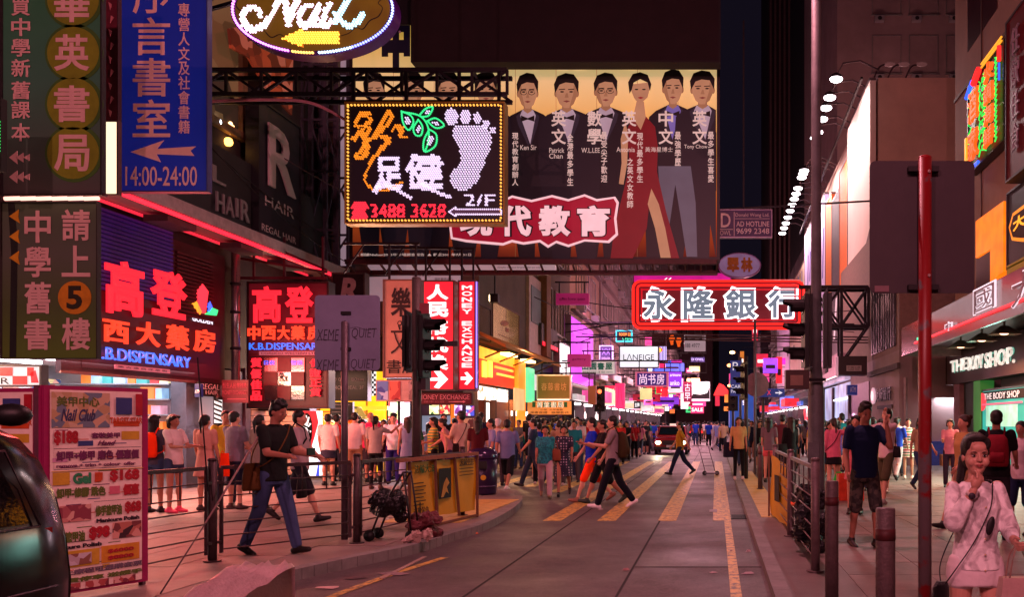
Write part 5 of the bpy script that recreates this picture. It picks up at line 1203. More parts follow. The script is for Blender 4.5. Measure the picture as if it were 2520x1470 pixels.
S = rsign('green_neon_sign', 'tall neon sign on the right wall with green zigzags and orange red characters', 2384, 218, 425, 2470, M('#12181a', .4), M('#2a2c2e', .4, .5), .08, cat='neon sign')
pl_ = S.pl; a0, a1, b0, b1 = S.a0, S.a1, S.b0, S.b1; W_ = a1-a0; H_ = b1-b0
GN = E((.015, .80, .09), 1.3); ON = E((1, .09, .008), 1.5); BN = E((.03, .12, 1), 1.5); YN = E((1, .36, .02), 1.3); RN2 = E((1, .02, .02), 1.5)
for cx, n_, lo, hi in ((.27, 2, .04, .9), (.72, 4, .03, .93)):
 for k in range(n_*4):
  z = b0+H_*(lo+(hi-lo)*k/(n_*4)); zz = H_*(hi-lo)/(n_*4)
  for s_ in (-1, 1):
   x = a0+W_*(cx+s_*.15); m = MB(); m.tube([pl_.W(x-s_*.1, z, .07), pl_.W(x+s_*.12, z+zz*.45, .09), pl_.W(x-s_*.1, z+zz*.9, .07)], .022, 5); m.build('green_neon_tube', GN, S.root)
txts = '火鍋海鮮酒家'
for k, ch in enumerate('酒家'):
 b_ = b0+H_*(.50-.44*k); MB().add([pl_.W(a0+W_*(.13+.28*((x-glyph(ch,.03)[2][0])/(glyph(ch,.03)[2][2]-glyph(ch,.03)[2][0]))), b_+H_*.36*((y-glyph(ch,.03)[2][1])/(glyph(ch,.03)[2][3]-glyph(ch,.03)[2][1])), .12+z) for x, y, z in glyph(ch, .03)[0]], glyph(ch, .03)[1]).build('neon_glow_character', ON, S.root)
for k, ch in enumerate('火鍋海鮮'):
 g = glyph(ch, .03); b_ = b0+H_*(.74-.235*k); MB().add([pl_.W(a0+W_*(.60+.24*((x-g[2][0])/(g[2][2]-g[2][0]))), b_+H_*.2*((y-g[2][1])/(g[2][3]-g[2][1])), .12+z) for x, y, z in g[0]], g[1]).build('neon_glow_character', ON, S.root)
for k in range(9):
 z = b0+H_*(.08+.095*k); MB().tube([pl_.W(a0+W_*.47, z, .06), pl_.W(a0+W_*.54, z, .06), pl_.W(a0+W_*.54, z+H_*.05, .06), pl_.W(a0+W_*.47, z+H_*.05, .06), pl_.W(a0+W_*.47, z, .06)], .016, 5).build('green_neon_ring', GN, S.root)
for dx, dz in ((0, 1.02), (0, 1.06)): MB().tube([pl_.W(a0+W_*.45, b0+H_*dz, .06), pl_.W(a1, b0+H_*dz, .06)], .03, 6).build('yellow_neon_tube', YN, S.root)
MB().prism(pl_, [(a0-.02,b0+.1),(a0-.2,b0+.1),(a0-.2,b0+H_*.42),(a0-.02,b0+H_*.42)], 0, .08).build('yellow_bar', YN, S.root)
MB().tube([pl_.W(a0+.1, b1-H_*.13, .1), pl_.W(a0+W_*.22, b1-H_*.02, .1)], .07, 6).build('blue_neon_tube', BN, S.root); MB().tube([pl_.W(a0+W_*.25, b1-H_*.07, .1), pl_.W(a0+W_*.42, b1+.05, .1)], .1, 6).build('red_neon_tube', RN2, S.root)
MB().tube([pl_.W(a1-.08, b0+H_*.62, .1), pl_.W(a1-.08, b0+H_*.8, .1)], .03, 6).build('blue_neon_tube', BN, S.root); MB().tube([pl_.W(a1-.08, b0+H_*.82, .1), pl_.W(a1-.08, b0+H_*.98, .1)], .06, 6).build('red_neon_tube', RN2, S.root)
MB().tube([pl_.W(a0+W_*.1, b0-.05, .1), pl_.W(a0+W_*.4, b0-.05, .1)], .05, 6).build('blue_neon_tube', BN, S.root)
S = rsign('dark_red_column_sign', 'dark red column sign with grey characters at the upper right edge', 2478, 60, 445, 2620, M('#5a0a14', .45), M('#3a2a2c', .5), .06, .5, 7.3)
for k, ch in enumerate('任飲任食'):
 g = glyph(ch, .0); b_ = S.b1-(S.b1-S.b0)*(.26+.2*k); MB().add([S.pl.W(S.a0+.45+.55*((x-g[2][0])/(g[2][2]-g[2][0])), b_+(S.b1-S.b0)*.17*((y-g[2][1])/(g[2][3]-g[2][1])), .04+z*.4) for x, y, z in g[0]], g[1]).build('character', M('#8a7884', .4), S.root)
S = rsign('orange_light_box', 'orange marbled light box with a square notch beside the street sign back', 2405, 520, 700, 2474, None, None)
m = S.poly('lit_panel', [(2405,545),(2474,495),(2474,668),(2441,695),(2441,614),(2405,636)], E((1, .19, .004), 1.15, .25, 2.2), -.2, .05)
S.poly('brown_corner', [(2405,640),(2439,618),(2439,697),(2405,722)], M('#3a0e14', .5), -.2, .03)
S = rsign('yellow_badge_sign', 'dark box sign with a rounded yellow ringed badge at the right edge', 2480, 480, 660, 2640, M('#1c1a20', .4), M('#4a444c', .4, .4), .05)
S.poly('badge_ring', [(2487,560),(2497,525),(2530,500),(2600,470),(2600,590),(2520,595),(2495,592)], E((1, .26, .008), 1.1), .02, .05); S.poly('badge_field', [(2492,562),(2500,532),(2532,509),(2600,482),(2600,580),(2520,586),(2499,584)], M('#3a1a0c'), .052, .07)
S.txt('大家樂', 2500, 540, 572, 2600, E((1, .33, .01), 1.6), d=.075, off=.03); S.rect('yellow_stripe', 2480, 655, 700, 2640, E('#9a6a10', .5), .01, .03)
Cn = thing('shop_canopy', 'pinkish grey canopy above the body care shop with reflected white neon characters', 'canopy', (7, 22, 3.9))
MB().box(6.05, 10, 4.05, 8, 28.9, 4.15).build('soffit', M('#2a2024', .3), Cn)
pc = right(6.0)
MB().prism(pc, [(-28.9,3.76),(-10,3.76),(-10,4.66),(-28.9,4.66)], 0, -.08).build('fascia', M('#a08480', .16, .35, .12, 1, .02, .6), Cn)
MB().box(6.08, 28.8, 3.76, 8, 28.88, 4.66).build('end_fascia', M('#a08480', .2, .3), Cn)
NWW = E('#e8dce8', 1.1)  # neon reflections in the fascia, modelled as glowing letters
for ch, u0, vt, vb, u1 in (('中', 2328, 796, 818, 2346), ('國', 2398, 716, 778, 2454), ('大', 2492, 680, 762, 2560)):
 pp = Sign('neon_glow_character', 'reflected white neon character %s on the glossy canopy fascia' % {'中': 'small and leftmost', '國': 'with a square frame', '大': 'of three strokes at the right edge'}[ch], 'neon sign', right(5.97), u0, vt, vb, u1)
 g = glyph(ch, .0); vs_, fs_, bb = g
 pp.txt(ch, u0, vt, vb, u1, NWW, d=.01, ex=.03, off=.012); pp.txt(ch, u0+3, vt+3, vb-3, u1-3, M('#7a686c', .2), d=.02, ex=.03, off=-.006)
MB().bar((5.96, 17, 4.0), (5.96, 26.8, 4.0), .05).build('red_neon_strip', E((1, .03, .04), 1.6), Cn); MB().box(5.93, 25.9, 4.05, 5.97, 26.4, 4.12).build('green_light', E((.02, .8, .3), 2.5), Cn)
for k, y in enumerate((25.2, 23.2, 21.4)):
 m = MB(); x = 6.9; m.add([(x-.08,y-.06,3.93),(x+.08,y-.06,3.93),(x+.08,y+.06,3.93),(x-.08,y+.06,3.93),(x-.34,y-.26,3.72),(x+.34,y-.26,3.72),(x+.34,y+.26,3.72),(x-.34,y+.26,3.72)], [(0,1,2,3),(0,4,5,1),(1,5,6,2),(2,6,7,3),(3,7,4,0)])
 m.cyl((x, y, 3.93), (x, y, 4.05), .03); m.build('spot_lamp', M('#8a7c70', .4, .3), Cn)
 MB().ell((x, y, 3.76), (.12, .12, .05), 10, 6).build('bulb', E('#ffb890', 5), Cn)
area_lamp('canopy_light', (6.8, 22, 3.3), .5, 520*SHOP_W, (1, .42, .24), (0, 0, 0), Cn, 6)
# body care shop
S = Sign('body_care_sign', 'dark fascia reading THE BODY SHOP in glowing doubled white letters', 'sign', right(7.9), 2330, 872, 947, 2620, .5, M('#33201f', .55), M('#241616', .5), .03)
S.txt('THE', 2343, 890, 918, 2384, E('#e8e0d4', .95, .5, 6), off=.02, d=.03, ex=.05); S.txt('BODY', 2387, 880, 913, 2424, E('#e8e0d4', .95, .5, 6), off=.02, d=.03, ex=.05); S.txt('SHOP.', 2428, 870, 908, 2502, E('#e8e0d4', .95, .5, 6), off=.02, d=.03, ex=.05)
S.txt('THE BODY SHOP', 2346, 892, 920, 2498, E('#70c8b0', .5), off=.0, d=.012, ex=.01)
B = thing('body_care_shop', 'body care shop front with green frames and a teal lit window on the right', 'shop', (8.2, 22, .1))
MB().prism(right(8.3), [(-26.0,.1),(-10,.1),(-10,2.9),(-26.0,2.9)], -.9, -1.0).build('back_wall', E('#0f5a50', .35, .4, 1), B)
MB().box(7.95, 29.2, .1, 8.4, 29.9, 4.6).build('mauve_pier', M('#7a5060', .6), B)
MB().box(8.1, 27.75, .1, 8.4, 29.2, 2.9).build('dark_green_wall', M('#0c2420', .4), B)
MB().box(7.98, 27.0, .1, 8.4, 27.7, 2.9).build('green_pilaster', E('#3c8a3c', .45, .2), B)
S = Sign('shop_window_poster', 'lit teal window poster headed THE BODY SHOP with a dark green figure', 'poster', right(8.05), 2418, 965, 1160, 2640, .1, E('#28b8a8', .75, .3, .8), M('#143a34', .4), .06)
S.rect('black_header', 2418, 967, 988, 2640, M('#100c10'), .01, .03); S.txt('THE BODY SHOP', 2425, 970, 985, 2512, E('#f0e0e0', 1), d=.035); S.disc('red_flash', 2420, 990, 10, E((1, .04, .06), 1.3), .036, .04, ry=22)
S.rect('pink_line', 2420, 995, 999, 2520, E('#ff6080', 1), .04, .05); S.rect('pale_panel', 2428, 1000, 1050, 2506, E('#a0f0d0', .8, .4, 2), .01, .02)
S.poly('dark_green_cup', [(2450,1085),(2490,1082),(2485,1150),(2470,1130),(2458,1150)], M('#0c3a30'), .01, .04)
area_lamp('window_light', (7.4, 23, 2.2), 2, 260*SHOP_W, (.35, .9, .75), (0, math.radians(70), 0), B, 1.5)
# side lane between the two right buildings: market stall lights
T = thing('market_stall', 'white lit market stall with hanging clothes in the side lane on the right', 'stall', P(2315, 1155, 33))
pS = front(33.5)
for nm, u0, vt, vb, u1, mt, d in (('back_cloth', 2255, 985, 1120, 2352, blot(['#d8d0e0', '#8a8098', '#f0f0ff', '#4a4458', '#b8b8c8', '#2a2430'], 3, .7), 0), ('dark_lane_wall', 2225, 870, 985, 2352, M('#1e1618'), 0)):
 a0, b1 = pS.hit(u0, vt); a1, b0 = pS.hit(u1, vb); MB().prism(pS, [(a0,b0),(a1,b0),(a1,b1),(a0,b1)], d, d-.1).build(nm, mt, T)
MB().box(7.8, 32.0, 2.55, 9.4, 33.2, 2.62).build('stall_roof', M('#b0a8b0'), T)
for u0, u1, vv in ((2286, 2312, 978), (2320, 2346, 978)): MB().cyl(P(u0, vv, 31.8), P(u1, vv, 31.8), .04).build('tube_lamp', E('#ffeef4', 9), T)
for k, (u, v, c) in enumerate(((2322, 1035, '#90a878'), (2306, 1040, '#302838'), (2296, 1060, '#d8d8f0'), (2336, 1050, '#181420'))):
 a, b = pS.hit(u, v); p = pS.W(a, b, 1.2); m = MB(); m.rings([(p[0], p[1], p[2]-.35, .16, .08), (p[0], p[1], p[2]+.1, .2, .1), (p[0], p[1], p[2]+.32, .22, .07), (p[0], p[1], p[2]+.4, .06, .04)], 10); m.build('hanging_shirt', M(c, .8), T)
MB().box(7.6, 31.6, .1, 9.2, 32.6, .95).build('table', M('#2848a8', .6), T)
MB().box(7.9, 31.3, .1, 8.4, 31.6, .5).build('crate', M('#a87a50', .7), T)
area_lamp('stall_light', (8.4, 32, 2.5), 1.2, 200*SHOP_W, (.95, .9, 1), (0, 0, 0), T)
# podium and white lit building
R2 = thing('bank_building', 'grey building with the bank logo on its wall and giant white floodlit boards above', 'building', (10, 40, 0))
GRY = M('#8a7474', .7, 0, .15, .8, .12, .3)
MB().box(6.5, 31.7, .1, 20, 47.9, 4.2).build('ground_wall', GRY, R2)
MB().box(6.5, 31.7, 4.2, 20, 46.5, 9.4).build('podium_wall', M('#7c655c', .8, 0, .2), R2)
MB().box(6.9, 38, 9.4, 20, 66, 16.3).build('upper_wall', M('#c8a494', .8, 0, .16, .6), R2)
MB().box(6.6, 46.5, 4.2, 20, 66, 9.4).build('mid_wall', M('#5c4a48', .8), R2)
pr = right(6.5)
def rp(name, u0, vt, vb, u1, mat, d0=.003, d1=.04, parent=R2, pl_=pr, **k):
 a0, b1 = pl_.hit(u0, vt); _, b0 = pl_.hit(u0, vb); a1, _ = pl_.hit(u1, vt)
 return MB().prism(pl_, [(a0,b0),(a1,b0),(a1,b1),(a0,b1)], d1, d0).build(name, mat, parent, **k)
rp('louvre_window', 2146, 560, 876, 2206, M('#120e12', .4));
for k in range(10): rp('louvre', 2148+k*6, 560, 872-k*2, 2150+k*6, M('#2a2226', .4), .04, .07)
rp('cornice', 2140, 918, 930, 2216, M('#4a3a3a'), .003, .12); rp('mauve_panel', 2098, 950, 1110, 2140, M('#8a6c8c', .5))
S = Sign('bank_logo', 'silver bank logo and dark metal characters on the grey wall', 'sign', pr, 2148, 945, 1000, 2200)
S.disc('emblem', 2152, 975, 5, E('#d8a8b8', .8), .02, .08, ry=20); S.disc('emblem_core', 2152, 975, 2.5, E('#f8e0e0', 1.2), .085, .1, ry=12)
S.row('大新銀行', 2160, 958, 990, 2198, M('#241c22', .4, .5), d=.06, ex=.04, off=.03); S.rect('small_line', 2162, 1000, 1008, 2198, M('#3a2e34'), .02, .06)
MB().cyl(P(2228, 1165, 31.5), P(2228, 930, 31.5), .06).build('drain_pipe', M('#8a7878', .4, .3), R2)
S = Sign('brown_sign_box', 'brown box sign with a small white plate above the shop doors', 'sign', front(36.5), 2063, 877, 924, 2134, .8, M('#2c181c', .5)); S.rect('plate', 2083, 900, 914, 2120, M('#b0a0a4')); S.txt('中國工商', 2086, 902, 907, 2117, M('#4a3a40')); S.txt('BANK ASIA', 2088, 908, 912, 2115, M('#4a3a40'))
S = Sign('pink_fascia', 'long pinkish fascia strip running down the street from the brown box sign', 'sign', right(6.0), 2000, 905, 950, 2063, .4, M('#a87c8c', .5)); S.txt('HOUSE', 2012, 915, 930, 2032, M('#7a5060'));
MB().bar(S.pl.W(S.a0, S.b0, .05), S.pl.W(S.a1, S.b0, .05), .06).build('lit_edge', E('#ffc8c8', 1.6), S.root)
S = Sign('cash_machine_sign', 'small blue cash machine sign hanging by the mauve wall', 'sign', front(36.8), 2085, 948, 973, 2110, .3, E('#10246a', .6)); S.txt('ATM', 2092, 953, 966, 2106, WHITE)
T = thing('bright_shop_front', 'pale blue white lit shop doorway right of the street lamp pole', 'shop', (6.4, 44, .1))
rp('lit_interior', 2028, 960, 1095, 2094, E('#a8b8e0', .8, .6, .8), .003, .02, T); rp('header', 2030, 925, 955, 2094, E('#c8b0d0', .6, .4, 1), .02, .3, T); rp('tube_lamp', 2058, 985, 988, 2092, E('#fff4ff', 6), .1, .16, T)
for u in (2028, 2052, 2092): rp('post', u, 955, 1098, u+3, M('#3a2430'), .02, .12, T)
area_lamp('shop_light', (6.0, 42, 2.6), 2, 420*SHOP_W, (1, .7, .8), (0, math.radians(50), 0), T, .6)
T = thing('warm_shop_front', 'small warm orange lit window left of the bright doorway', 'shop', (6.4, 50, .1)); rp('lit_window', 2008, 1000, 1090, 2026, E('#ffb070', 1.3, .4, 1), .003, .05, T)
# giant floodlit boards on the upper wall, from near to far
pu = right(6.55)
BG = 'giant boards on the right row'
def board(name, label, u0, vt, vb, u1, mat, fr=None, parent=None, d=.15):
 return Sign(name, label, 'billboard', pu, u1, vt, vb, u0, d, mat, fr, .06, BG)
def rboard(name, label, ya, yb, z0, z1, mat, fr=M('#5a4a4c', .5), dd=.25):
 s = thing(name, label, 'billboard', (6.5, (ya+yb)/2, z0), -math.pi/2, BG)
 MB().prism(pu, [(-yb,z0),(-ya,z0),(-ya,z1),(-yb,z1)], 0, -dd).build('panel', mat, s)
 m = MB()
 for q in ((-yb-.1,z1,-ya+.0,z1+.12), (-yb-.1,z0-.12,-ya,z0), (-yb-.1,z0,-yb,z1)): m.prism(pu, [(q[0],q[1]),(q[2],q[1]),(q[2],q[3]),(q[0],q[3])], .03, -dd)
 m.build('frame', fr, s); return s
BW = M('#e0c8bc', .6, 0, .08, .5); BO = M('#d06a2a', .6, 0, .12); BV = M('#d0b8e0', .6, 0, .15, .6)
s = rboard('white_billboard', 'nearest giant white floodlit board with a grey diagonal at its foot', 38.02, 44.4, 5.9, 16.2, BW)
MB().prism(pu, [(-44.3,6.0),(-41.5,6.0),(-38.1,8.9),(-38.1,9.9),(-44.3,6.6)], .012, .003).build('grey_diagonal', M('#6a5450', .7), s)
rboard('orange_billboard', 'narrow orange floodlit board next to the nearest white one', 44.6, 47.4, 5.6, 14.8, BO)
s = rboard('dark_billboard', 'dark narrow board with a pale script between the two orange boards', 47.6, 50.4, 5.4, 14.0, M('#54484e', .6)); MB().prism(pu, [(-49.8,6.2),(-49.2,6.2),(-48.2,8.4),(-48.8,8.4)], .02, .004).build('script_stroke', E('#e8c0c8', .8), s)
rboard('second_orange_billboard', 'second narrow orange board, just beyond the dark one', 50.6, 53.4, 5.2, 14.6, BO)
s = rboard('lilac_billboard', 'lilac white floodlit advert board with dark letter strokes', 53.8, 66, 5.4, 15.4, BV)
for k in range(7): MB().prism(pu, [(-64+k*1.5,10.5+k % 2),(-63.7+k*1.5,10.5+k % 2),(-63.2+k*1.5,13.5),(-63.6+k*1.5,13.5)], .02, .004).build('letter_stroke', M('#4a4aa0', .6), s)
R3 = block('dark block carrying the far floodlit boards of the right row', 66.2, 112, 15.5, M('#4a3c40', .8), 6.9, 21, dirs=right, pitch=3.2, far=14)
s = rboard('streaked_billboard', 'pale board streaked with yellow and blue paint strokes below the bank sign', 66.4, 79, 4.6, 13.6, M('#d8c0a8', .6, 0, .2, .5))
for k in range(12): MB().prism(pu, [(-78+k*.95,8.5+(k*7 % 5)*.5),(-77.8+k*.95,8.3),(-77.5+k*.95,13.2),(-77.75+k*.95,13.2)], .02, .004).build('paint_stroke', M(['#8a6a20', '#2a3a8a', '#6a5a50'][k % 3], .6), s)
rboard('far_pale_billboard', 'far pale lilac board beyond the streaked one', 80, 96, 4.8, 14, BV)
s = thing('billboard_top_rail', 'long dark rail along the top of the floodlit boards', 'rail', (6.3, 50, 16))
MB().bar((6.2, 38, 16.3), (6.2, 66, 15.6), .1).build('rail', DARKSTEEL, s)
# flood lights along the top
fy_ = [37.2, 39.3, 40.6, 42.1, 44.0, 44.9, 50.7, 51.3, 52.1, 54.5, 55.8, 57.1, 58.6, 60.3, 62.2, 64, 65.6, 67.4]
ordn = ['first and biggest', 'second', 'third', 'fourth', 'fifth', 'sixth', 'seventh', 'eighth', 'ninth', 'tenth', 'eleventh', 'twelfth', 'thirteenth', 'fourteenth', 'fifteenth', 'sixteenth', 'seventeenth', 'eighteenth and farthest']
proto = None
for k, y in enumerate(fy_):
 if proto is None:
  t = thing('flood_light', '', 'floodlight', (5.0, y, 15.95), 0, 'floodlights over the giant boards')
  m = MB(); m.tube([(5.0, y, 16.05), (5.3, y, 16.6), (6.0, y, 16.7), (6.8, y, 16.3)], .035, 6); m.build('arm', M('#6a5c60', .5, .4), t, True)
  m = MB(); m.rings([(5.0, y, 15.98, .30, .26), (5.0, y, 16.1, .22, .2), (5.0, y, 16.2, .06, .06)], 12); m.build('shade', M('#3c3438', .5, .3), t, True)
  MB().ell((5.0, y, 15.93), (.27, .24, .13), 12, 6).build('lamp', E((1, .86, .9), 12), t, True)
  proto = t
 else: t = dup(proto, (5.0, y, 15.95))
 t['label'] = ordn[k]+' floodlight from the near end of the right row'
 if k in (1, 4, 7, 10, 13, 16):
  area_lamp('flood_beam', (5.0, y, 15.75), .5, 480 if k < 5 else 420, (1, .70, .70), (0, math.radians(-22), 0), t)
  t.children[-1].name = 'flood_beam'
# towers behind
T1 = thing('dark_tower', 'tall dark ribbed tower rising beside the night sky', 'tower', (15, 130, 0))
m = MB(); m.box(7.6, 128, 0, 16.6, 150, 90); m.build('body', M('#3c2c2e', .8), T1)
for k in range(14): MB().box(7.7+k*.66, 127.6, 0, 7.95+k*.66, 128, 90).build('rib', M('#7a5c58', .8), T1)
T2 = thing('office_tower', 'dark office tower with wide windows behind the tan boards', 'tower', (24, 75, 0))
MB().box(9.5, 70, 0, 34, 96, 60).build('body', M('#a08480', .8, 0, .2, .5), T2)
point_lamp('tower_fill_light', (11.5, 60, 19), .5, 900, (1, .5, .5), T2)  # unseen lamp added to brighten the office tower front
facade(T2, front(70), 11.0, 21.5, 14, 52, 2.9, 2.3, 4.6, 3.0, 1.2, .04, 0, 8)
T3 = thing('left_dark_tower', 'black slab tower between the office tower and the ribbed tower', 'tower', (13, 100, 0)); MB().box(9.8, 99, 0, 15.5, 118, 62).build('body', M('#191316', .8), T3)
for i, x in enumerate((7.9, 9.3, 11.0)):
 u_ = (2184, 2218, 2262)[i]; y_ = 64
 t = thing('roof_lamp', ['leftmost curved roof lamp above the tan boards', 'middle curved roof lamp above the tan boards', 'rightmost curved roof lamp, partly behind the tan wall'][i], 'lamp', P(u_, 245, 45), 0, 'unlit roof lamps')
 p = [P(u_-38, 250, 45), P(u_-35, 200, 45), P(u_-20, 165, 45), P(u_, 158, 45)]; MB().tube(curve([tuple(q) for q in p], 4), .05, 6).build('arm', M('#5a4648', .5), t, True)
 MB().ell(P(u_+6, 158, 45), (.3, .2, .1), 10, 6).build('lamp_head', E('#7a4a4a', .5), t, True)  # head is unlit; a faint glow is put into its colour
block('end building far down the road on the right', 113, 127, 13, M('#3a2c34', .8), 5.6, 25, dirs=right, pitch=3.2)
shop_row(right, 6.5, 66.5, 112, [4, 0, 6, 1, 2, 4], 'right', 3.4, 3.2)
t = thing('street_end_building', 'dark building closing the end of the road with a few lit windows', 'building', (-3, 160, 0))
MB().box(-26, 156, 0, -.6, 176, 34).build('wall', M('#5a3c40', .8, 0, .3), t); facade(t, front(156), -14, -1, 6, 30, 3.2, 2, 3.4, 1.8, 1, .35, 1, 31)
t = thing('far_highrise', 'narrow dark highrise at the very end of the road', 'building', (1, 190, 0)); MB().box(-2.6, 186, 0, .6, 200, 46).build('wall', M('#3a2a30', .8), t); facade(t, front(186), -2.3, .4, 6, 40, 1.6, 1, 3.4, 1.6, 1, .2, 0, 33)
# tiny far lights of the road: lamps and tail lights
for k, (u, v, c, r) in enumerate(((1796,960-60,'#ff9050',.35), (1796,1065-115,'#ff8a50',.3), (1790,968,'#ffb060',.3), (1802,868,'#ffb878',.4))):
 y_ = 110+k*6; t = thing('far_street_lamp', ['orange far street lamp below the blue sign', 'lower orange far street lamp', 'lowest orange far street lamp', 'highest orange far street lamp on its curved arm'][k], 'street lamp', P(u+14, 1042, y_), 0, 'distant orange street lamps')
 p = P(u, v, y_); MB().ell(p, (r, r, r*.6), 8, 6).build('lamp', E(c, 8), t, True); MB().tube([p, (p[0]+.6, y_, p[2]+.1), (p[0]+.9, y_, p[2]-.3), (p[0]+.9, y_, 0)], .06, 6).build('pole', DARKSTEEL, t)
# far small signs stacked towards the vanishing point, each a thing
rg = random.Random(4); FC = [('pink', '#ff4a98'), ('red', '#f01828'), ('white', '#fff0f0'), ('blue', '#3a60f0'), ('violet', '#9040f0'), ('magenta', '#e828b0'), ('green', '#30c870'), ('crimson', '#b01030'), ('amber', '#e08030')]
SHP = ['upright', 'wide', 'square', 'narrow', 'long', 'small']; seen_ = set()
for k in range(54):
 y = rg.uniform(66, 122); nm, hx_ = rg.choice(FC); sh = rg.choice(SHP); w_, h_ = {'upright': (.8, 1.9), 'wide': (1.7, .8), 'square': (1.1, 1.1), 'narrow': (.5, 2.2), 'long': (2.2, .6), 'small': (.7, .6)}[sh]
 x = rg.choice([rg.uniform(-6.4, -2.2), rg.uniform(-6.4, -3.2), rg.uniform(1.6, 5.6)]); z = rg.uniform(2.7, 9.5 if k % 2 else 5.5)
 sd_ = 'left' if x < 0 else 'right'; hh = 'low' if z < 4.2 else ('mid height' if z < 6.5 else 'high'); dd = 'past the taxi' if y < 80 else ('well down the road' if y < 100 else 'near the road end')
 key = (nm, sh, sd_, hh, dd)
 if key in seen_: continue
 seen_.add(key); t = thing('shop_sign', '%s %s lit sign hanging %s over the %s row, %s' % (sh, nm, hh, sd_, dd), 'sign', (x, y, z), 0, 'small lit signs far down the street')
 MB().box(x-w_/2, y, z, x+w_/2, y+.25, z+h_).build('panel', E(hx_, rg.uniform(.6, 1.6), .4, 1.2), t); MB().box(x-w_*.32, y-.03, z+h_*.3, x+w_*.32, y-.005, z+h_*.55).build('text_band', E('#fff0e8', 1.6) if k % 2 else M('#281020'), t)
 MB().bar((x, y+.1, z+h_), (x, y+.1, z+h_+.5), .05).build('hanger', DARKSTEEL, t); MB().bar((x, y+.1, z+h_+.5), (-7.1 if x < 0 else 6.4, y+.1, z+h_+.6), .06).build('arm', DARKSTEEL, t)
point_lamp('street_fill_light', (-2, 84, 6), .6, 3000, (1, .4, .5), t); point_lamp('street_fill_light', (1.5, 44, 8.3), .3, 1100, (1, .42, .42), t); point_lamp('street_fill_light', (-1, 118, 8), .8, 5000, (1, .45, .55), t); point_lamp('street_fill_light', (-2.4, 62, 5.5), .4, 1500, (1, .38, .5), t)  # point lamps without fixtures, added to brighten facades and the street end
# ================================================================ people
def rot2(v, a):  # turn about the shoulder/hip axis: positive swings forward (-Y)
 return Vector((v[0], v[1]*math.cos(a)+v[2]*math.sin(a), -v[1]*math.sin(a)+v[2]*math.cos(a)))
def limb_dir(fwd, out=0., sgn=1):
 f = math.radians(fwd); o = math.radians(out)
 return Vector((sgn*math.sin(o), -math.sin(f)*math.cos(o), -math.cos(f)*math.cos(o)))
def skeleton(sp):
 fem = sp.get('fem', 0); J = {}
 hw = .085 if not fem else .088; sw = .185 if not fem else .158
 for s_, k in ((-1, 'R'), (1, 'L')):
  hf, kb = sp.get('leg'+k, (2, 3)); hip = Vector((s_*hw, 0, .92))
  d1 = limb_dir(hf, 2, s_); d2 = limb_dir(hf-kb, 1, s_)
  J['hip'+k] = hip; J['knee'+k] = hip+d1*.43; J['ank'+k] = J['knee'+k]+d2*.41; J['foot'+k] = (hf-kb)
  sh = Vector((s_*sw, .01, 1.415)); af, ao, eb = sp.get('arm'+k, (4, 8, 14))
  e = sh+limb_dir(af, ao, s_)*.28; ei = sp.get('in'+k, -6); w_ = e+limb_dir(af+eb, ao+ei, s_)*.25
  J['sho'+k] = sh; J['elb'+k] = e; J['wri'+k] = w_
  J['hand'+k] = w_+(w_-e).normalized()*.085
 lo = min(J['ankR'].z, J['ankL'].z)-.085
 J['drop'] = lo; return J
_kit = {}
def lean_fn(J, sp):
 ln = math.tan(math.radians(sp.get('lean', 0)))
 def f(p):
  z = p[2]-J['drop']; y = p[1]
  if p[2] > .95: y -= (p[2]-.95)*ln
  return (p[0], y, z)
 return f
def headmat(sp):
 a = math.radians(sp.get('turn', 0)); n = math.radians(sp.get('nod', 0))
 return Matrix.Translation((0, .0, 1.50)) @ Matrix.Rotation(a, 4, 'Z') @ Matrix.Rotation(-n if 0 else n, 4, 'X') @ Matrix.Translation((0, -.0, -1.50))
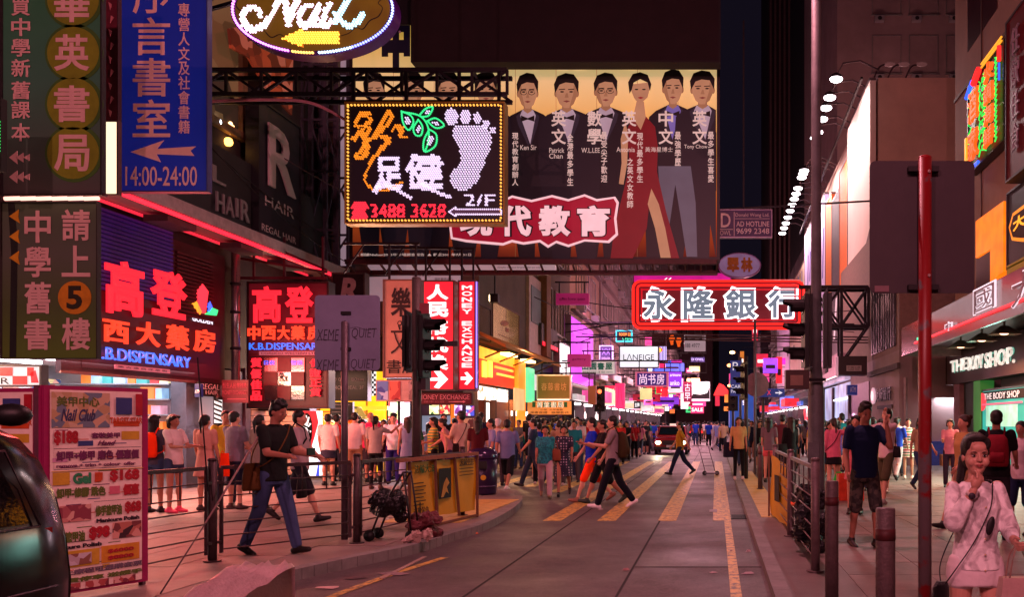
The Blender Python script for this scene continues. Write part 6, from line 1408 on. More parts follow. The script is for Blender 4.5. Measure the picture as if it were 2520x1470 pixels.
def kit(sp):
 """meshes of one figure: body, top, bottom, shoes, hair, face parts"""
 key = repr(sorted(sp.items()))
 if key in _kit: return _kit[key]
 J = skeleton(sp); fem = sp.get('fem', 0); fn = lean_fn(J, sp); HM = headmat(sp); vox = sp.get('vox', .015); fat = sp.get('fat', 1.)
 out = {}
 def fin(mb, v=None, sm=3, f=None):
  mb.v = [fn(p) for p in mb.v]; me = remesh(mb, v or vox, sm); return me
 def head(mb):
  h = MB(); h.ell((0, .005, 1.635), (.073, .092, .088), 14, 9); h.ell((0, -.022, 1.578), (.057, .066, .076), 12, 8); h.ell((0, -.045, 1.535), (.030, .035, .022), 10, 6)
  h.ell((0, -.094, 1.592), (.012, .016, .022), 8, 6); h.ell((0, -.088, 1.556), (.024, .01, .012), 8, 6)
  for s_ in (-1, 1): h.ell((s_*.076, .008, 1.598), (.010, .02, .03), 8, 6); h.ell((s_*.033, -.066, 1.585), (.026, .022, .022), 8, 6)
  h.v = [tuple(HM @ Vector(p)) for p in h.v]; mb.add(h.v, h.f)
  mb.cap((0, .012, 1.43), (0, .004, 1.555), .053 if fem else .06, .048 if fem else .055, 12)
 B = MB(); head(B)
 wst = (.118, .088) if fem else (.138, .1)
 B.rings([(0, 0, .86, .14, .10), (0, 0, .95, .15*fat, .105), (0, 0, 1.08, wst[0]*fat, wst[1]), (0, 0, 1.27, .145 if fem else .163, .105), (0, .01, 1.38, .15 if fem else .175, .09), (0, .012, 1.44, .10, .065), (0, .012, 1.47, .05, .05)], 16)
 for k, s_ in (('R', -1), ('L', 1)):
  B.cap(J['sho'+k], J['elb'+k], .044 if fem else .052, .034 if fem else .041, 10); B.cap(J['elb'+k], J['wri'+k], .036 if fem else .041, .023 if fem else .028, 10)
  hd = (J['wri'+k]-J['elb'+k]).normalized(); a_, b_ = frame_of(hd)
  B.ell(J['wri'+k]+hd*.04, (.026, .034, .045), 8, 6, Vector((0, 0, 1)).rotation_difference(hd).to_matrix())
  B.cap(J['hip'+k], J['knee'+k], .080, .052, 10); B.cap(J['knee'+k], J['ank'+k], .052, .034, 10); B.ell(J['knee'+k]+(J['ank'+k]-J['knee'+k])*.3+Vector((0, .018, 0)), (.048, .05, .09), 10, 6)
 me = fin(B); J_ = J
 # fingers: four and a thumb, curled slightly, rooted in the palm
 F_ = MB()
 for k, s_ in (('R', -1), ('L', 1)):
  hd = (J['wri'+k]-J['elb'+k]).normalized(); side = Vector((0, 1, 0)) if abs(hd.y) < .7 else Vector((s_, 0, 0)); side = (side-hd*side.dot(hd)).normalized(); cr = hd.cross(side).normalized()*s_
  for i, (o_, L_) in enumerate(((-.024, .066), (-.008, .075), (.008, .072), (.022, .058))):
   b_ = J['wri'+k]+hd*.068+side*o_; F_.tube([fn(b_), fn(b_+hd*L_*.5+cr*-.004), fn(b_+hd*L_*.9-cr*.02)], [.0085, .008, .006], 5)
  b_ = J['wri'+k]+hd*.025-side*.026; F_.tube([fn(b_), fn(b_+hd*.03-side*.02), fn(b_+hd*.058-side*.018)], [.011, .0095, .007], 5)
 vv = [tuple(v.co) for v in me.vertices]; ff = [tuple(p.vertices) for p in me.polygons]; bpy.data.meshes.remove(me)
 n = len(vv); me = bpy.data.meshes.new('person'); me.from_pydata(vv+F_.v, [], ff+[tuple(i+n for i in q) for q in F_.f]); [setattr(p, 'use_smooth', True) for p in me.polygons]
 out['body'] = me
 # upper garment
 top = sp.get('top', 'tee')
 if top:
  T = MB(); lo = sp.get('hem', .84); g = .014; fl = sp.get('flare', 0)
  rows = [(0, 0, lo, .155*fat+fl+g, .118+fl*.7+g), (0, 0, .98, .152*fat+g, .112+g), (0, 0, 1.08, (.132 if fem else .148)*fat+g, .104+g), (0, -.006, 1.20, (.14 if fem else .158)*fat+g, .115+g), (0, -.01 if fem else 0, 1.29, (.152 if fem else .172)+g, (.118 if fem else .112)+g), (0, .01, 1.39, (.155 if fem else .18)+g, .092+g), (0, .012, 1.445, .108+g, .068+g), (0, .012, 1.475, .062, .058)]
  if top in ('dress', 'sundress'):
   lo = sp.get('hem', .55); rows = [(0, 0, lo, .215, .185), (0, 0, .80, .18, .145), (0, 0, .93, .165, .125), (0, 0, 1.08, .118+g, .09+g)]+rows[3:]
  T.rings(rows, 18)
  for k in 'RL':
   if top in ('tee', 'dress', 'blouse'): T.cap(J['sho'+k], J['sho'+k]+(J['elb'+k]-J['sho'+k])*.68, .066, .062 if not fem else .055, 10)
   elif top in ('long', 'jacket'): T.cap(J['sho'+k], J['elb'+k], .064, .052, 10); T.cap(J['elb'+k], J['elb'+k]+(J['wri'+k]-J['elb'+k])*.92, .052, .04, 10)
   elif top == 'loose': T.cap(J['sho'+k], J['elb'+k], .072, .066, 12); T.cap(J['elb'+k], J['elb'+k]+(J['wri'+k]-J['elb'+k])*.62, .07, .06, 12)
  out['top'] = fin(T)
 bot = sp.get('bottom', 'pants')
 if bot:
  Q = MB(); Q.rings([(0, 0, .80, .155*fat, .115), (0, 0, .88, .165*fat, .128), (0, 0, .98, .145*fat, .112), (0, 0, 1.03, .138*fat, .105)], 16)
  if bot == 'skirt': Q.rings([(0, 0, sp.get('slen', .58), .20, .165), (0, 0, .82, .172, .14), (0, 0, .98, .145, .11)], 18)
  else:
   fr = {'pants': 1., 'shorts': .0, 'short': -.5, 'leggings': 1.}[bot]; tw = .0 if bot == 'leggings' else .018
   for k in 'RL':
    a, b, c = J['hip'+k], J['knee'+k], J['ank'+k]
    if bot == 'short': Q.cap(a, a+(b-a)*sp.get('slen', .38), .094, .098, 12)
    elif bot == 'shorts': Q.cap(a, b+(c-b)*.02, .092, .082, 12)
    else: Q.cap(a, b, .086+tw*.5, .058+tw, 12); Q.cap(b, b+(c-b)*.97, .057+tw, .042+tw, 12)
  out['bottom'] = fin(Q)
 Sx = MB()
 for k, s_ in (('R', -1), ('L', 1)):
  a = J['ank'+k]; th = math.radians(J['foot'+k]*.8); fdir = Vector((0, -math.cos(th), math.sin(th) if th > 0 else math.sin(th)*.9)); dn = Vector((0, -math.sin(th), -math.cos(th)))
  h = a+dn*.035; Sx.cap(h+fdir*-.045+dn*.01, h+fdir*.06+dn*.015, .043, .042, 10); Sx.cap(h+fdir*.06+dn*.02, h+fdir*.155+dn*.028, .042, .03, 10)
  Sx.cap(a, h, .045, .045, 8)
 out['shoes'] = fin(Sx, max(vox*.8, .01), 2)
 # hair
 hs = sp.get('hair', 'short')
 if hs != 'bald':
  Hh = MB(); Hh.ell((0, .018, 1.655), (.086, .096, .085), 14, 9); Hh.ell((0, .045, 1.61), (.080, .066, .085), 12, 8)
  if hs == 'short':
   for i in range(7): Hh.ell(((i-3)*.021, -.036+abs(i-3)*.006, 1.693-abs(i-3)*.006), (.02, .034, .018), 8, 5)
  if hs == 'messy':
   rg = random.Random(5)
   for i in range(22):
    t_, p_ = rg.uniform(0, 6.28), rg.uniform(0, 1.1); Hh.ell((.085*math.sin(p_)*math.cos(t_), .02+.09*math.sin(p_)*math.sin(t_), 1.66+.085*math.cos(p_)), (.027,)*3, 6, 5)
  if hs in ('long', 'bob'):
   ln_ = 1.33 if hs == 'long' else 1.50
   Hh.cap((0, .07, 1.64), (0, .085, ln_+.03), .072, .055, 12, 1.15, .7)
   for s_ in (-1, 1): Hh.cap((s_*.072, .02, 1.65), (s_*.078, .03, ln_+.06), .032, .026, 8); Hh.ell((s_*.045, -.045, 1.69), (.045, .045, .03), 8, 6)
  if hs == 'ponytail':
   Hh.cap((0, .10, 1.67), (0, .135, 1.60), .03, .034, 10); Hh.cap((0, .135, 1.60), (0, .12, 1.40), .034, .014, 10)
  if hs == 'bun': Hh.ell((0, .11, 1.69), (.045, .04, .045), 10, 7)
  if hs in ('ponytail', 'bun', 'bob', 'long'): Hh.ell((0, -.036, 1.688), (.06, .036, .026), 10, 6)
  Hh.v = [tuple(HM @ Vector(p)) if p[2] > 1.5 else p for p in Hh.v]
  out['hair'] = fin(Hh, max(vox*.8, .01), 3 if hs != 'messy' else 1)
 E_ = MB(); Mo = MB();
 for s_ in (-1, 1):
  E_.ell((s_*.031, -.0905, 1.607), (.013, .006, .0055), 8, 5); E_.ell((s_*.032, -.089, 1.628), (.018, .005, .0028), 8, 4)
 Mo.ell((0, -.096, 1.553), (.019, .004, .0035), 8, 5)
 for nm, mb in (('eyes', E_), ('mouth', Mo)):
  mb.v = [fn(tuple(HM @ Vector(p))) for p in mb.v]; me = bpy.data.meshes.new(nm); me.from_pydata(mb.v, [], mb.f); [setattr(p, 'use_smooth', True) for p in me.polygons]; out[nm] = me
 out['J'] = J; _kit[key] = out; return out
SKIN = [M('#b98068', .55, 0, .06, 6, .03), M('#a8705a', .55, 0, .06, 6, .03), M('#c8937c', .55, 0, .06, 6, .03)]
HAIRM = [M('#0d0a0a', .45, 0, .2, 30, .3), M('#1c110d', .45, 0, .2, 30, .3), M('#2e1a12', .45, 0, .2, 30, .3)]
EYEM = M('#120c0a', .3); LIPM = M('#94504a', .5)
def cloth(c): return M(c, .85, 0, .14, 5, .45, .2, 0, 14)
pcount = 0
def person(label, u, vf, sp, colors, face, h=1.70, zg=0., group=None, skin=None, hair=0, mats=None, pos=None, cat='person'):
 """colors: (top, bottom, shoes) ; face: degrees, 0 looks at the camera, 90 to picture right"""
 global pcount
 pcount += 1
 x, y, z = pos or G(u, vf, zg); k = kit(sp)
 t = thing('person', label, cat, (x, y, zg), math.radians(face), group); s_ = h/1.735; t.scale = (s_,)*3
 ms = {'body': SKIN[pcount % 3] if skin is None else SKIN[skin], 'top': cloth(colors[0]), 'bottom': cloth(colors[1]), 'shoes': M(colors[2], .5), 'hair': HAIRM[hair], 'eyes': EYEM, 'mouth': LIPM}
 if mats: ms.update(mats)
 nm = {'body': 'body', 'top': {'dress': 'dress', 'sundress': 'dress'}.get(sp.get('top', 'tee'), 'shirt'), 'bottom': {'pants': 'trousers', 'leggings': 'leggings', 'skirt': 'skirt'}.get(sp.get('bottom', 'pants'), 'shorts'), 'shoes': 'shoes', 'hair': 'hair', 'eyes': 'eyes', 'mouth': 'mouth'}
 for part in ('body', 'top', 'bottom', 'shoes', 'hair', 'eyes', 'mouth'):
  if part in k:
   if part in ('eyes', 'mouth') and (y > 30 or abs(face) > 130): continue
   if not k[part].materials: k[part].materials.append(ms[part])
   o = bpy.data.objects.new(nm[part], k[part]); col.objects.link(o); o.parent = t
   o.material_slots[0].link = 'OBJECT'; o.material_slots[0].material = ms[part]; WM[o] = WM[t]
 t['zg'] = zg; del t['zg']; return t
def at(t, p):
 """a point of the figure's own space in the world"""
 return Matrix.Translation(t.location) @ t.rotation_euler.to_matrix().to_4x4() @ Matrix.Diagonal((*t.scale, 1)) @ Vector(p)
def backpack(t, label, c, w_=.30, h_=.42, d=.16, z=1.20, y=.19, cat='backpack'):
 b = thing('backpack', label, cat, tuple(t.location), t.rotation_euler.z); b.scale = t.scale
 m = MB(); m.rings([(0, y, z-h_/2, w_*.42, d*.42), (0, y, z-h_/2+.04, w_*.5, d*.52), (0, y+.005, z, w_*.5, d*.55), (0, y-.01, z+h_/2-.06, w_*.45, d*.42), (0, y-.03, z+h_/2, w_*.3, d*.2)], 14)
 o = m.build('bag', cloth(c), b, True, world=False)
 m = MB(); m.rings([(0, y+d*.5, z-h_*.36, w_*.3, .03), (0, y+d*.52, z-h_*.2, w_*.34, .04), (0, y+d*.48, z-.02, w_*.3, .02)], 10); m.build('pocket', cloth(c), b, True, world=False)
 for s_ in (-1, 1): MB().tube([(s_*.09, y-.08, z+h_/2-.04), (s_*.10, .04, 1.50), (s_*.115, -.09, 1.42), (s_*.125, -.125, 1.26), (s_*.14, -.02, 1.08), (s_*.12, y-.05, z-h_/2+.05)], .014, 5).build('strap', cloth(c), b, True, world=False)
 return b
def bag(t, label, p, size, c, name='shoulder_bag', cat='bag', strap=None):
 b = thing(name, label, cat, tuple(t.location), t.rotation_euler.z); b.scale = t.scale
 x, y, z = p; w_, d, h_ = size; m = MB(); m.rings([(x, y, z, w_*.46, d*.5), (x, y, z+.03, w_*.5, d*.55), (x, y, z+h_*.6, w_*.48, d*.45), (x, y, z+h_, w_*.42, d*.2)], 12); m.build('bag', cloth(c), b, True, world=False)
 if strap: MB().tube(curve(strap, 5), .008, 5).build('strap', cloth(c), b, True, world=False)
 return b
STAND = dict(); W1 = dict(legL=(24, 6), legR=(-20, 22), armR=(20, 7, 18), armL=(-18, 7, 14)); W2 = dict(legL=(-18, 26), legR=(22, 4), armR=(-16, 7, 12), armL=(20, 7, 22))
F = dict(fem=1)
ZL = .12; ZR = .106
def P_(*a, **k): return person(*a, **k)
LG = 'people on the left pavement'; XG = 'people on the crossing'; RG = 'people on the right pavement'
t = P_('person with long black hair and an orange backpack beside the poster boards', 380, 1262, dict(F, hair='long', bottom='short'), ('#4a4858', '#3a4a6a', '#2a2428'), 175, 1.62, ZL, LG)
backpack(t, 'bright orange backpack on the back of the long haired person', '#ff3a08', .36, .44, .22)
P_('person in a white T-shirt, denim shorts and pink shoes, turned to the right', 428, 1262, dict(F, hair='bob', bottom='short', armL=(30, 4, 60), armR=(26, 4, 64)), ('#d8c8c4', '#34405c', '#e83860'), 78, 1.62, ZL, LG, skin=1)
t = P_('person in a pale pink dress with a black ponytail, seen from behind', 506, 1258, dict(F, hair='ponytail', top='dress', bottom=None, hem=.62), ('#c89080', '#c89080', '#3a2a28'), 172, 1.62, ZL, LG)
bag(t, 'flat bright orange paper carrier held beside the pink dress', (-.34, -.05, .62), (.20, .07, .42), '#ff3808', 'paper_bag', 'bag', [(-.34, -.05, 1.02), (-.30, -.04, 1.08), (-.26, -.05, 1.02)])
P_('person in a yellow shirt facing the street behind the grey T-shirt', 556, 1246, dict(hair='short', armR=(30, 4, 60)), ('#b8a030', '#2a2a3a', '#222222'), 30, 1.70, ZL, LG)
P_('person in a grey T-shirt and navy shorts, broad and seen from behind', 578, 1254, dict(fat=1.15, bottom='shorts', armL=(24, 5, 50), armR=(10, 12, 30)), ('#7a7482', '#1a1e34', '#4a2a24'), 160, 1.68, ZL, LG)
P_('person with dark hair mostly hidden behind the big walking figure', 640, 1256, dict(F, hair='ponytail'), ('#8a7a72', '#2a2a3a', '#222222'), 160, 1.62, ZL, LG)
t = P_('person in a dark green T-shirt and blue jeans striding right while looking at a phone', 672, 1364, dict(hair='messy', legL=(17, 3), legR=(-14, 12), armR=(22, 5, 62), armL=(24, 4, 58), nod=14, lean=4, vox=.012), ('#171b1a', '#3c4c72', '#15110f'), 74, 1.76, ZL, LG, skin=1)
b = bag(t, 'worn tan messenger bag slung across the striding person with the phone', (-.17, .08, .72), (.36, .14, .30), '#5a3c1c', strap=[(.14, -.10, 1.43), (.02, -.16, 1.30), (-.12, -.14, 1.10), (-.17, .02, .98), (-.17, .14, 1.0), (-.06, .17, 1.22), (.12, .09, 1.46)])
b.children[0].scale = (1, 1, 1)
kt = kit(dict(hair='messy', legL=(17, 3), legR=(-14, 12), armR=(22, 5, 62), armL=(24, 4, 58), nod=14, lean=4, vox=.012))
ph = thing('phone', 'small black phone in the hands of the striding person', 'phone', tuple(t.location), t.rotation_euler.z)
MB().box(-.06, -.52, 1.12, .06, -.505, 1.20).build('case', BLACK, ph, world=False); MB().box(-.052, -.5045, 1.125, .052, -.503, 1.195).build('screen', E('#b0c0ff', .8), ph, world=False)
t = P_('person in a light T-shirt with a black backpack walking right, behind the striding figure', 738, 1284, dict(W2, hair='short', bottom='shorts', armR=(15, 8, 55)), ('#a89498', '#22222c', '#1c1416'), 100, 1.72, ZL, LG)
backpack(t, 'black backpack on the person in the light T-shirt', '#141318', .32, .44, .18)
bag(t, 'black tote bag held low behind the tan messenger bag', (-.28, -.1, .38), (.36, .12, .34), '#17141a', 'tote_bag', 'bag', [(-.34, -.1, .70), (-.28, -.1, .86), (-.22, -.1, .70)])
P_('person in a white T-shirt with a dark shirt tied at the waist, seen from behind', 808, 1196, dict(hair='short', fat=1.1, bottom='skirt', slen=.66), ('#e0c8c4', '#2c2a3c', '#202020'), 178, 1.70, ZL, LG)
P_('person in a red T-shirt standing behind the tied shirt', 830, 1186, dict(hair='short'), ('#a01820', '#222230', '#202020'), 170, 1.70, ZL, LG)
P_('person in a white T-shirt and khaki shorts at the snack counter, seen from behind', 873, 1192, dict(hair='short', bottom='shorts'), ('#e8d0cc', '#a87a58', '#40302a'), 185, 1.74, ZL, LG)
P_('bald person in a bright pink T-shirt queueing at the lit snack shop', 912, 1188, dict(hair='bald', fat=1.15, bottom='shorts'), ('#e8286c', '#3a3038', '#202020'), 180, 1.76, ZL, LG)
P_('person in a grey T-shirt with a ponytail, one arm raised', 924, 1204, dict(F, hair='ponytail', bottom='leggings', armR=(70, 30, 60)), ('#9a8a86', '#0e0c10', '#5a3a30'), 180, 1.64, ZL, LG)
P_('person in a white polo shirt and purple jeans holding up a phone', 968, 1192, dict(hair='messy', armL=(40, -2, 88), armR=(20, 6, 40)), ('#f0e8f0', '#2c2070', '#201820'), 12, 1.70, ZL, LG, skin=2)
P_('person with very long brown hair in a pale grey dress behind the signal pole', 1003, 1198, dict(F, hair='long', top='sundress', bottom=None, hem=.3), ('#8088a8', '#6a7088', '#202020'), -150, 1.62, ZL, LG, hair=2)
P_('person in a yellow and green striped T-shirt and black shorts, right of the signal pole', 1066, 1200, dict(F, hair='bob', bottom='shorts', armL=(15, 5, 60)), ('#b09838', '#121018', '#303030'), -60, 1.62, ZL, LG, mats={'top': pattern('bands', ['#c0a030', '#5a8a50'], 14, 0)})
P_('person in black with short hair at the pale blue counter', 1092, 1184, dict(hair='short'), ('#14121a', '#14121a', '#101010'), 20, 1.72, ZL, LG)
P_('person in a pink sleeveless top leaning forward beside the cream shirt', 1108, 1204, dict(F, hair='bun', top='sleeveless', lean=16, armR=(40, 6, 20), bottom='pants'), ('#b07078', '#3a2a48', '#202020'), -80, 1.58, ZL, LG)
t = P_('person with glasses in a cream short sleeved shirt with a dark shoulder strap, looking left', 1134, 1214, dict(hair='short', armR=(25, 4, 100), armL=(22, 4, 90)), ('#c8a694', '#4a4048', '#201818'), -115, 1.74, ZL, LG, skin=1)
bag(t, 'dark strap and small bag on the cream shirt', (.2, .05, .85), (.22, .08, .2), '#2a1818', strap=[(.19, .05, 1.02), (.10, .15, 1.25), (-.10, .07, 1.46), (-.08, -.12, 1.38), (.08, -.15, 1.15), (.2, -.02, 1.0)])
P_('person with long dark hair in a dark maroon top near the litter bin', 1176, 1218, dict(F, hair='long'), ('#4a0e18', '#241a24', '#201818'), -170, 1.62, ZL, LG, hair=1)
P_('person in a light blue short sleeved shirt with glasses beside the maroon top', 1207, 1212, dict(hair='short', armR=(8, 10, 30)), ('#8a90c0', '#34303c', '#201818'), -60, 1.70, 0, XG)
P_('person in a white cap among the crowd behind the blue grey shirt', 1226, 1196, dict(hair='short'), ('#c8b0a8', '#3a3440', '#201818'), 175, 1.72, 0, XG, mats={'hair': M('#d8ccd0', .7)})
P_('person in a blue grey shirt and black shorts walking away beside the litter bin', 1249, 1214, dict(W1, hair='short', bottom='shorts', fat=1.05), ('#6a70a0', '#16141c', '#d0c4c8'), 176, 1.74, 0, XG, skin=1)
P_('person in a navy T-shirt and jeans walking left with an arm swinging', 1312, 1198, dict(W2, hair='short'), ('#24344c', '#2a3448', '#302828'), -80, 1.76, 0, XG)
t = P_('person in a teal blouse and white trousers walking towards the camera', 1342, 1226, dict(F, **W1, hair='bob', fat=1.1, top='blouse'), ('#0e7a86', '#c0a0a8', '#a08068'), 8, 1.60, 0, XG, skin=1, mats={'top': pattern('cells', ['#0e7a86', '#128a94', '#0a6470', '#1a98a0'], 30)})
bag(t, 'tan handbag on the arm of the person in the teal blouse', (.26, -.05, .86), (.2, .12, .26), '#8a4a34', 'handbag', 'handbag', [(.20, -.05, 1.1), (.24, -.05, 1.34), (.3, -.05, 1.1)])
t = P_('person in a navy polka dot dress walking beside the teal blouse', 1388, 1222, dict(F, **W2, hair='bob', top='dress', bottom=None, hem=.52, fat=1.1), ('#252540', '#252540', '#201820'), 6, 1.60, 0, XG, skin=1, mats={'top': pattern('dots', ['#b0a0b8', '#1c1c38'], 16)})
bag(t, 'black handbag in front of the polka dot dress', (-.22, -.14, .82), (.24, .1, .2), '#181014', 'handbag', 'handbag', [(-.28, -.14, 1.0), (-.24, -.1, 1.2), (-.18, -.12, 1.0)])
P_('person in a bright blue T-shirt with a white figure print and orange shorts', 1456, 1236, dict(W1, hair='short', bottom='shorts'), ('#1030c8', '#ff3a0c', '#8a5a48'), -72, 1.76, 0, XG, skin=2)
t = P_('person in a black T-shirt and black shorts between the blue and grey T-shirts', 1482, 1240, dict(W2, hair='short', bottom='shorts', armR=(30, 6, 80)), ('#181418', '#0e0e16', '#2a3a34'), -72, 1.72, 0, XG, skin=1)
t = P_('person in a grey T-shirt and black trousers with white trainers, walking left in front', 1507, 1251, dict(hair='short', legL=(20, 3), legR=(-19, 16), armR=(14, 5, 18), armL=(30, 5, 70), vox=.012), ('#86787e', '#0b0e1c', '#e8e0e0'), -84, 1.78, 0, XG, skin=2)
backpack(t, 'brown olive backpack on the person in the grey T-shirt', '#3a2c18', .32, .48, .2, 1.16)
t2 = thing('printed_figure', 'white cartoon shape', 'print') if 0 else None
t = P_('person in a mustard T-shirt and navy trousers walking left before the taxi', 1673, 1169, dict(W1, hair='short', armL=(-35, 6, 10)), ('#a87a20', '#161a34', '#181418'), -86, 1.68, 0, XG)
# luggage trolley pulled behind
x, y, _ = G(1738, 1171)
tr = thing('luggage_trolley', 'folding grey luggage trolley pulled behind the mustard T-shirt', 'trolley', (x, y, 0))
m = MB()
for s_ in (-.15, .15): m.tube([(x+s_+.12, y, .12), (x+s_-.12, y, 1.02)], .011, 6)
m.tube([(x-.27, y, 1.02), (x+.03, y, 1.02)], .018, 6)
for q in (.3, .5, .7, .9): m.tube([(x-.15+.12-.27*(q-.12), y, q), (x+.15+.12-.27*(q-.12), y, q)], .006, 5)
m.build('frame', M('#7a6c74', .4, .5), tr, True); MB().box(x-.05, y-.16, .05, x+.38, y+.16, .09).build('base_plate', M('#5a5058', .5, .4), tr)
for s_ in (-.05, .33): MB().cyl((x+s_, y-.03, .07), (x+s_, y+.03, .07), .07, n=14).build('wheel', BLACK, tr, True)
t = P_('person in a beige sleeveless top and black leggings standing on the right kerb', 1818, 1181, dict(F, hair='bob', top='tee', bottom='leggings', armR=(4, 14, 20)), ('#b8945c', '#0a0a0e', '#c0b0b0'), 8, 1.66, .1, RG)
bag(t, 'big navy bag hanging from the arm of the beige top', (-.27, 0, .62), (.34, .16, .42), '#141428', strap=[(-.36, 0, .98), (-.26, .02, 1.3), (-.18, 0, .98)])
P_('person with very long hair and pink shorts on the right kerb, seen from behind', 1893, 1188, dict(F, hair='long', bottom='short', legR=(8, 10)), ('#6a5a62', '#d05a60', '#201818'), 165, 1.64, ZR, RG)
t = P_('person in a black jacket with brown hair right of the green tarpaulin', 1945, 1196, dict(F, hair='long', top='jacket'), ('#0f0d12', '#15121a', '#101010'), -150, 1.64, ZR, RG, hair=2)
bag(t, 'black shoulder bag beside the black jacket', (.28, .05, .78), (.34, .14, .28), '#121014', strap=[(.2, .05, 1.05), (.14, .06, 1.44), (.3, .05, 1.05)])
P_('person in a dark red checked shirt walking down the right pavement', 1926, 1182, dict(hair='short'), ('#5a2a34', '#1a1a28', '#201818'), 170, 1.72, ZR, RG)
t = P_('person in a pink top and black skirt with one arm stretched to the left', 2052, 1222, dict(F, hair='ponytail', top='long', bottom='skirt', slen=.70, armR=(6, 78, 5), inR=0), ('#c8607a', '#0e0c12', '#201818'), -165, 1.60, ZR, RG, hair=1)
bag(t, 'small dark bag across the pink top', (.2, -.05, .84), (.2, .08, .16), '#241014', strap=[(.2, -.02, 1.0), (.05, .14, 1.2), (-.12, .06, 1.45), (-.05, -.12, 1.3), (.16, -.12, 1.0)])
P_('person in a coral pink dress mostly hidden behind the person with the phone', 2106, 1266, dict(F, hair='long', top='sundress', bottom=None, hem=.60, legL=(10, 4)), ('#c06068', '#c06068', '#281818'), -20, 1.62, ZR, RG)
t = P_('person in a navy vest top and camouflage shorts holding a phone to the ear', 2128, 1347, dict(hair='messy', top='tee', bottom='shorts', legR=(-6, 8), legL=(14, 16), armL=(42, 14, 146), inL=-20, armR=(-4, 10, 30), nod=8, vox=.012), ('#142244', '#3a3432', '#201418'), 14, 1.74, ZR, RG, skin=1, mats={'bottom': pattern('cells', ['#3a3634', '#2a2624', '#4a443c', '#1e1c1c'], 22)})
t = P_('person in a white T-shirt with raised arms taking a picture, dark strap across', 2182, 1244, dict(hair='short', bottom='shorts', armR=(75, 12, 100), armL=(78, 12, 100), legL=(16, 10)), ('#c8b0b4', '#4a4430', '#8a8078'), -60, 1.76, ZR, RG)
bag(t, 'black camera strap and bag across the white T-shirt', (.2, .05, .86), (.22, .1, .2), '#100c10', strap=[(.2, .03, 1.05), (.05, .15, 1.25), (-.12, .07, 1.46), (-.08, -.13, 1.36), (.1, -.15, 1.15), (.2, -.03, 1.02)])
P_('person in a green, white and red striped dress facing the street', 2235, 1180, dict(F, hair='bun', top='sundress', bottom=None, hem=.62, fat=1.1, legR=(12, 8)), ('#2a7a4a', '#2a7a4a', '#d0c0b8'), -8, 1.62, ZR, RG, mats={'top': pattern('bands', ['#2e8a50', '#d8c8c0', '#2a5a48', '#d8c8c0', '#a83040', '#e0d0c0'], 4.5)})
P_('person in white with a small child-like build between the stripes and the red pole', 2210, 1172, dict(hair='short'), ('#c8c0c8', '#2a2a34', '#201818'), 170, 1.66, ZR, RG)
t = P_('person in a black T-shirt with a red backpack strap, just behind the woman in white', 2452, 1330, dict(hair='short', fat=1.1, armR=(16, 12, 40)), ('#141016', '#241c24', '#181818'), 165, 1.66, ZR, RG, skin=1)
backpack(t, 'red and black backpack behind the woman in white', '#7a1424', .30, .42, .16)
P_('person in a tan sleeveless top walking left behind the woman in white', 2372, 1302, dict(F, **W2, hair='bun', top='tee', bottom='skirt', slen=.55), ('#a07848', '#8a6a50', '#181818'), -70, 1.66, ZR, RG, hair=2)
P_('person in a white top and navy leggings at the right picture edge', 2512, 1316, dict(F, hair='bun', bottom='shorts', legR=(14, 10)), ('#c8b0b8', '#141c3c', '#302020'), -40, 1.52, ZR, RG)
P_('person with folded arms in a pink top by the market stall', 2338, 1200, dict(F, hair='bob', armR=(24, 2, 80), armL=(24, 2, 80)), ('#c08090', '#302838', '#202020'), -20, 1.58, ZR, RG)
# crowd in the middle distance, one by one
CT = [('white', '#cfc0c0'), ('black', '#141218'), ('red', '#a01c24'), ('navy', '#18203c'), ('grey', '#6c6468'), ('pale blue', '#7c86b4'), ('pink', '#c06a80'), ('green', '#2c5a3c'), ('beige', '#a88a6c'), ('yellow', '#b08c28'), ('royal blue', '#1c3aa8'), ('purple', '#4a2c70'), ('maroon', '#4c1220'), ('turquoise', '#187a84')]
CB = [('black trousers', 'pants', '#101016'), ('jeans', 'pants', '#2c3a5c'), ('dark shorts', 'shorts', '#1c1c26'), ('khaki shorts', 'shorts', '#7c6448'), ('a dark skirt', 'skirt', '#22182a'), ('denim shorts', 'short', '#34486c'), ('grey trousers', 'pants', '#4c464c'), ('white trousers', 'pants', '#b0a0a4')]
CK = [dict(hair='short'), dict(W1, hair='short'), dict(W2, hair='short'), dict(F, hair='long'), dict(F, **W1, hair='bob'), dict(F, **W2, hair='ponytail'), dict(hair='messy', armR=(30, 5, 70)), dict(F, hair='bun', armL=(20, 8, 60))]
HN = {'short': 'short hair', 'long': 'long hair', 'bob': 'a bob', 'ponytail': 'a ponytail', 'messy': 'tousled hair', 'bun': 'a bun'}
rg = random.Random(12); used = set()
zones = [('on the left pavement past the juice shop', [(-6.9, -5.4), (28, 44)], .125, 40), ('in the road left of the taxi', [(-5.0, -3.5), (26, 60)], 0, 46), ('on the far side of the crossing', [(-4.6, -3.5), (38, 55)], 0, 8), ('near the red taxi', [(-.6, .55), (46, 70)], 0, 8),
         ('on the right pavement by the signals', [(.9, 3.0), (26, 60)], ZR, 42), ('before the grey bank wall', [(3.2, 6.0), (27, 46)], ZR, 44), ('far down the road', [(-4.5, .3), (64, 100)], 0, 34), ('outside the bright doorway', [(4.2, 6.0), (40, 52)], ZR, 7), ('between the right railing and the bank', [(1.8, 5.2), (18, 27)], ZR, 14), ('by the litter bin corner', [(-5.2, -3.6), (21.3, 27)], 0, 8), ('at the left kerb before the taxi', [(-4.9, -3.7), (30, 43)], 0, 8), ('on the corner by the exchange signs', [(-9.5, -6.9), (22.2, 26.6)], 0, 12), ('outside the orange snack shop', [(-10.8, -9.4), (24.6, 26.6)], 0, 5)]
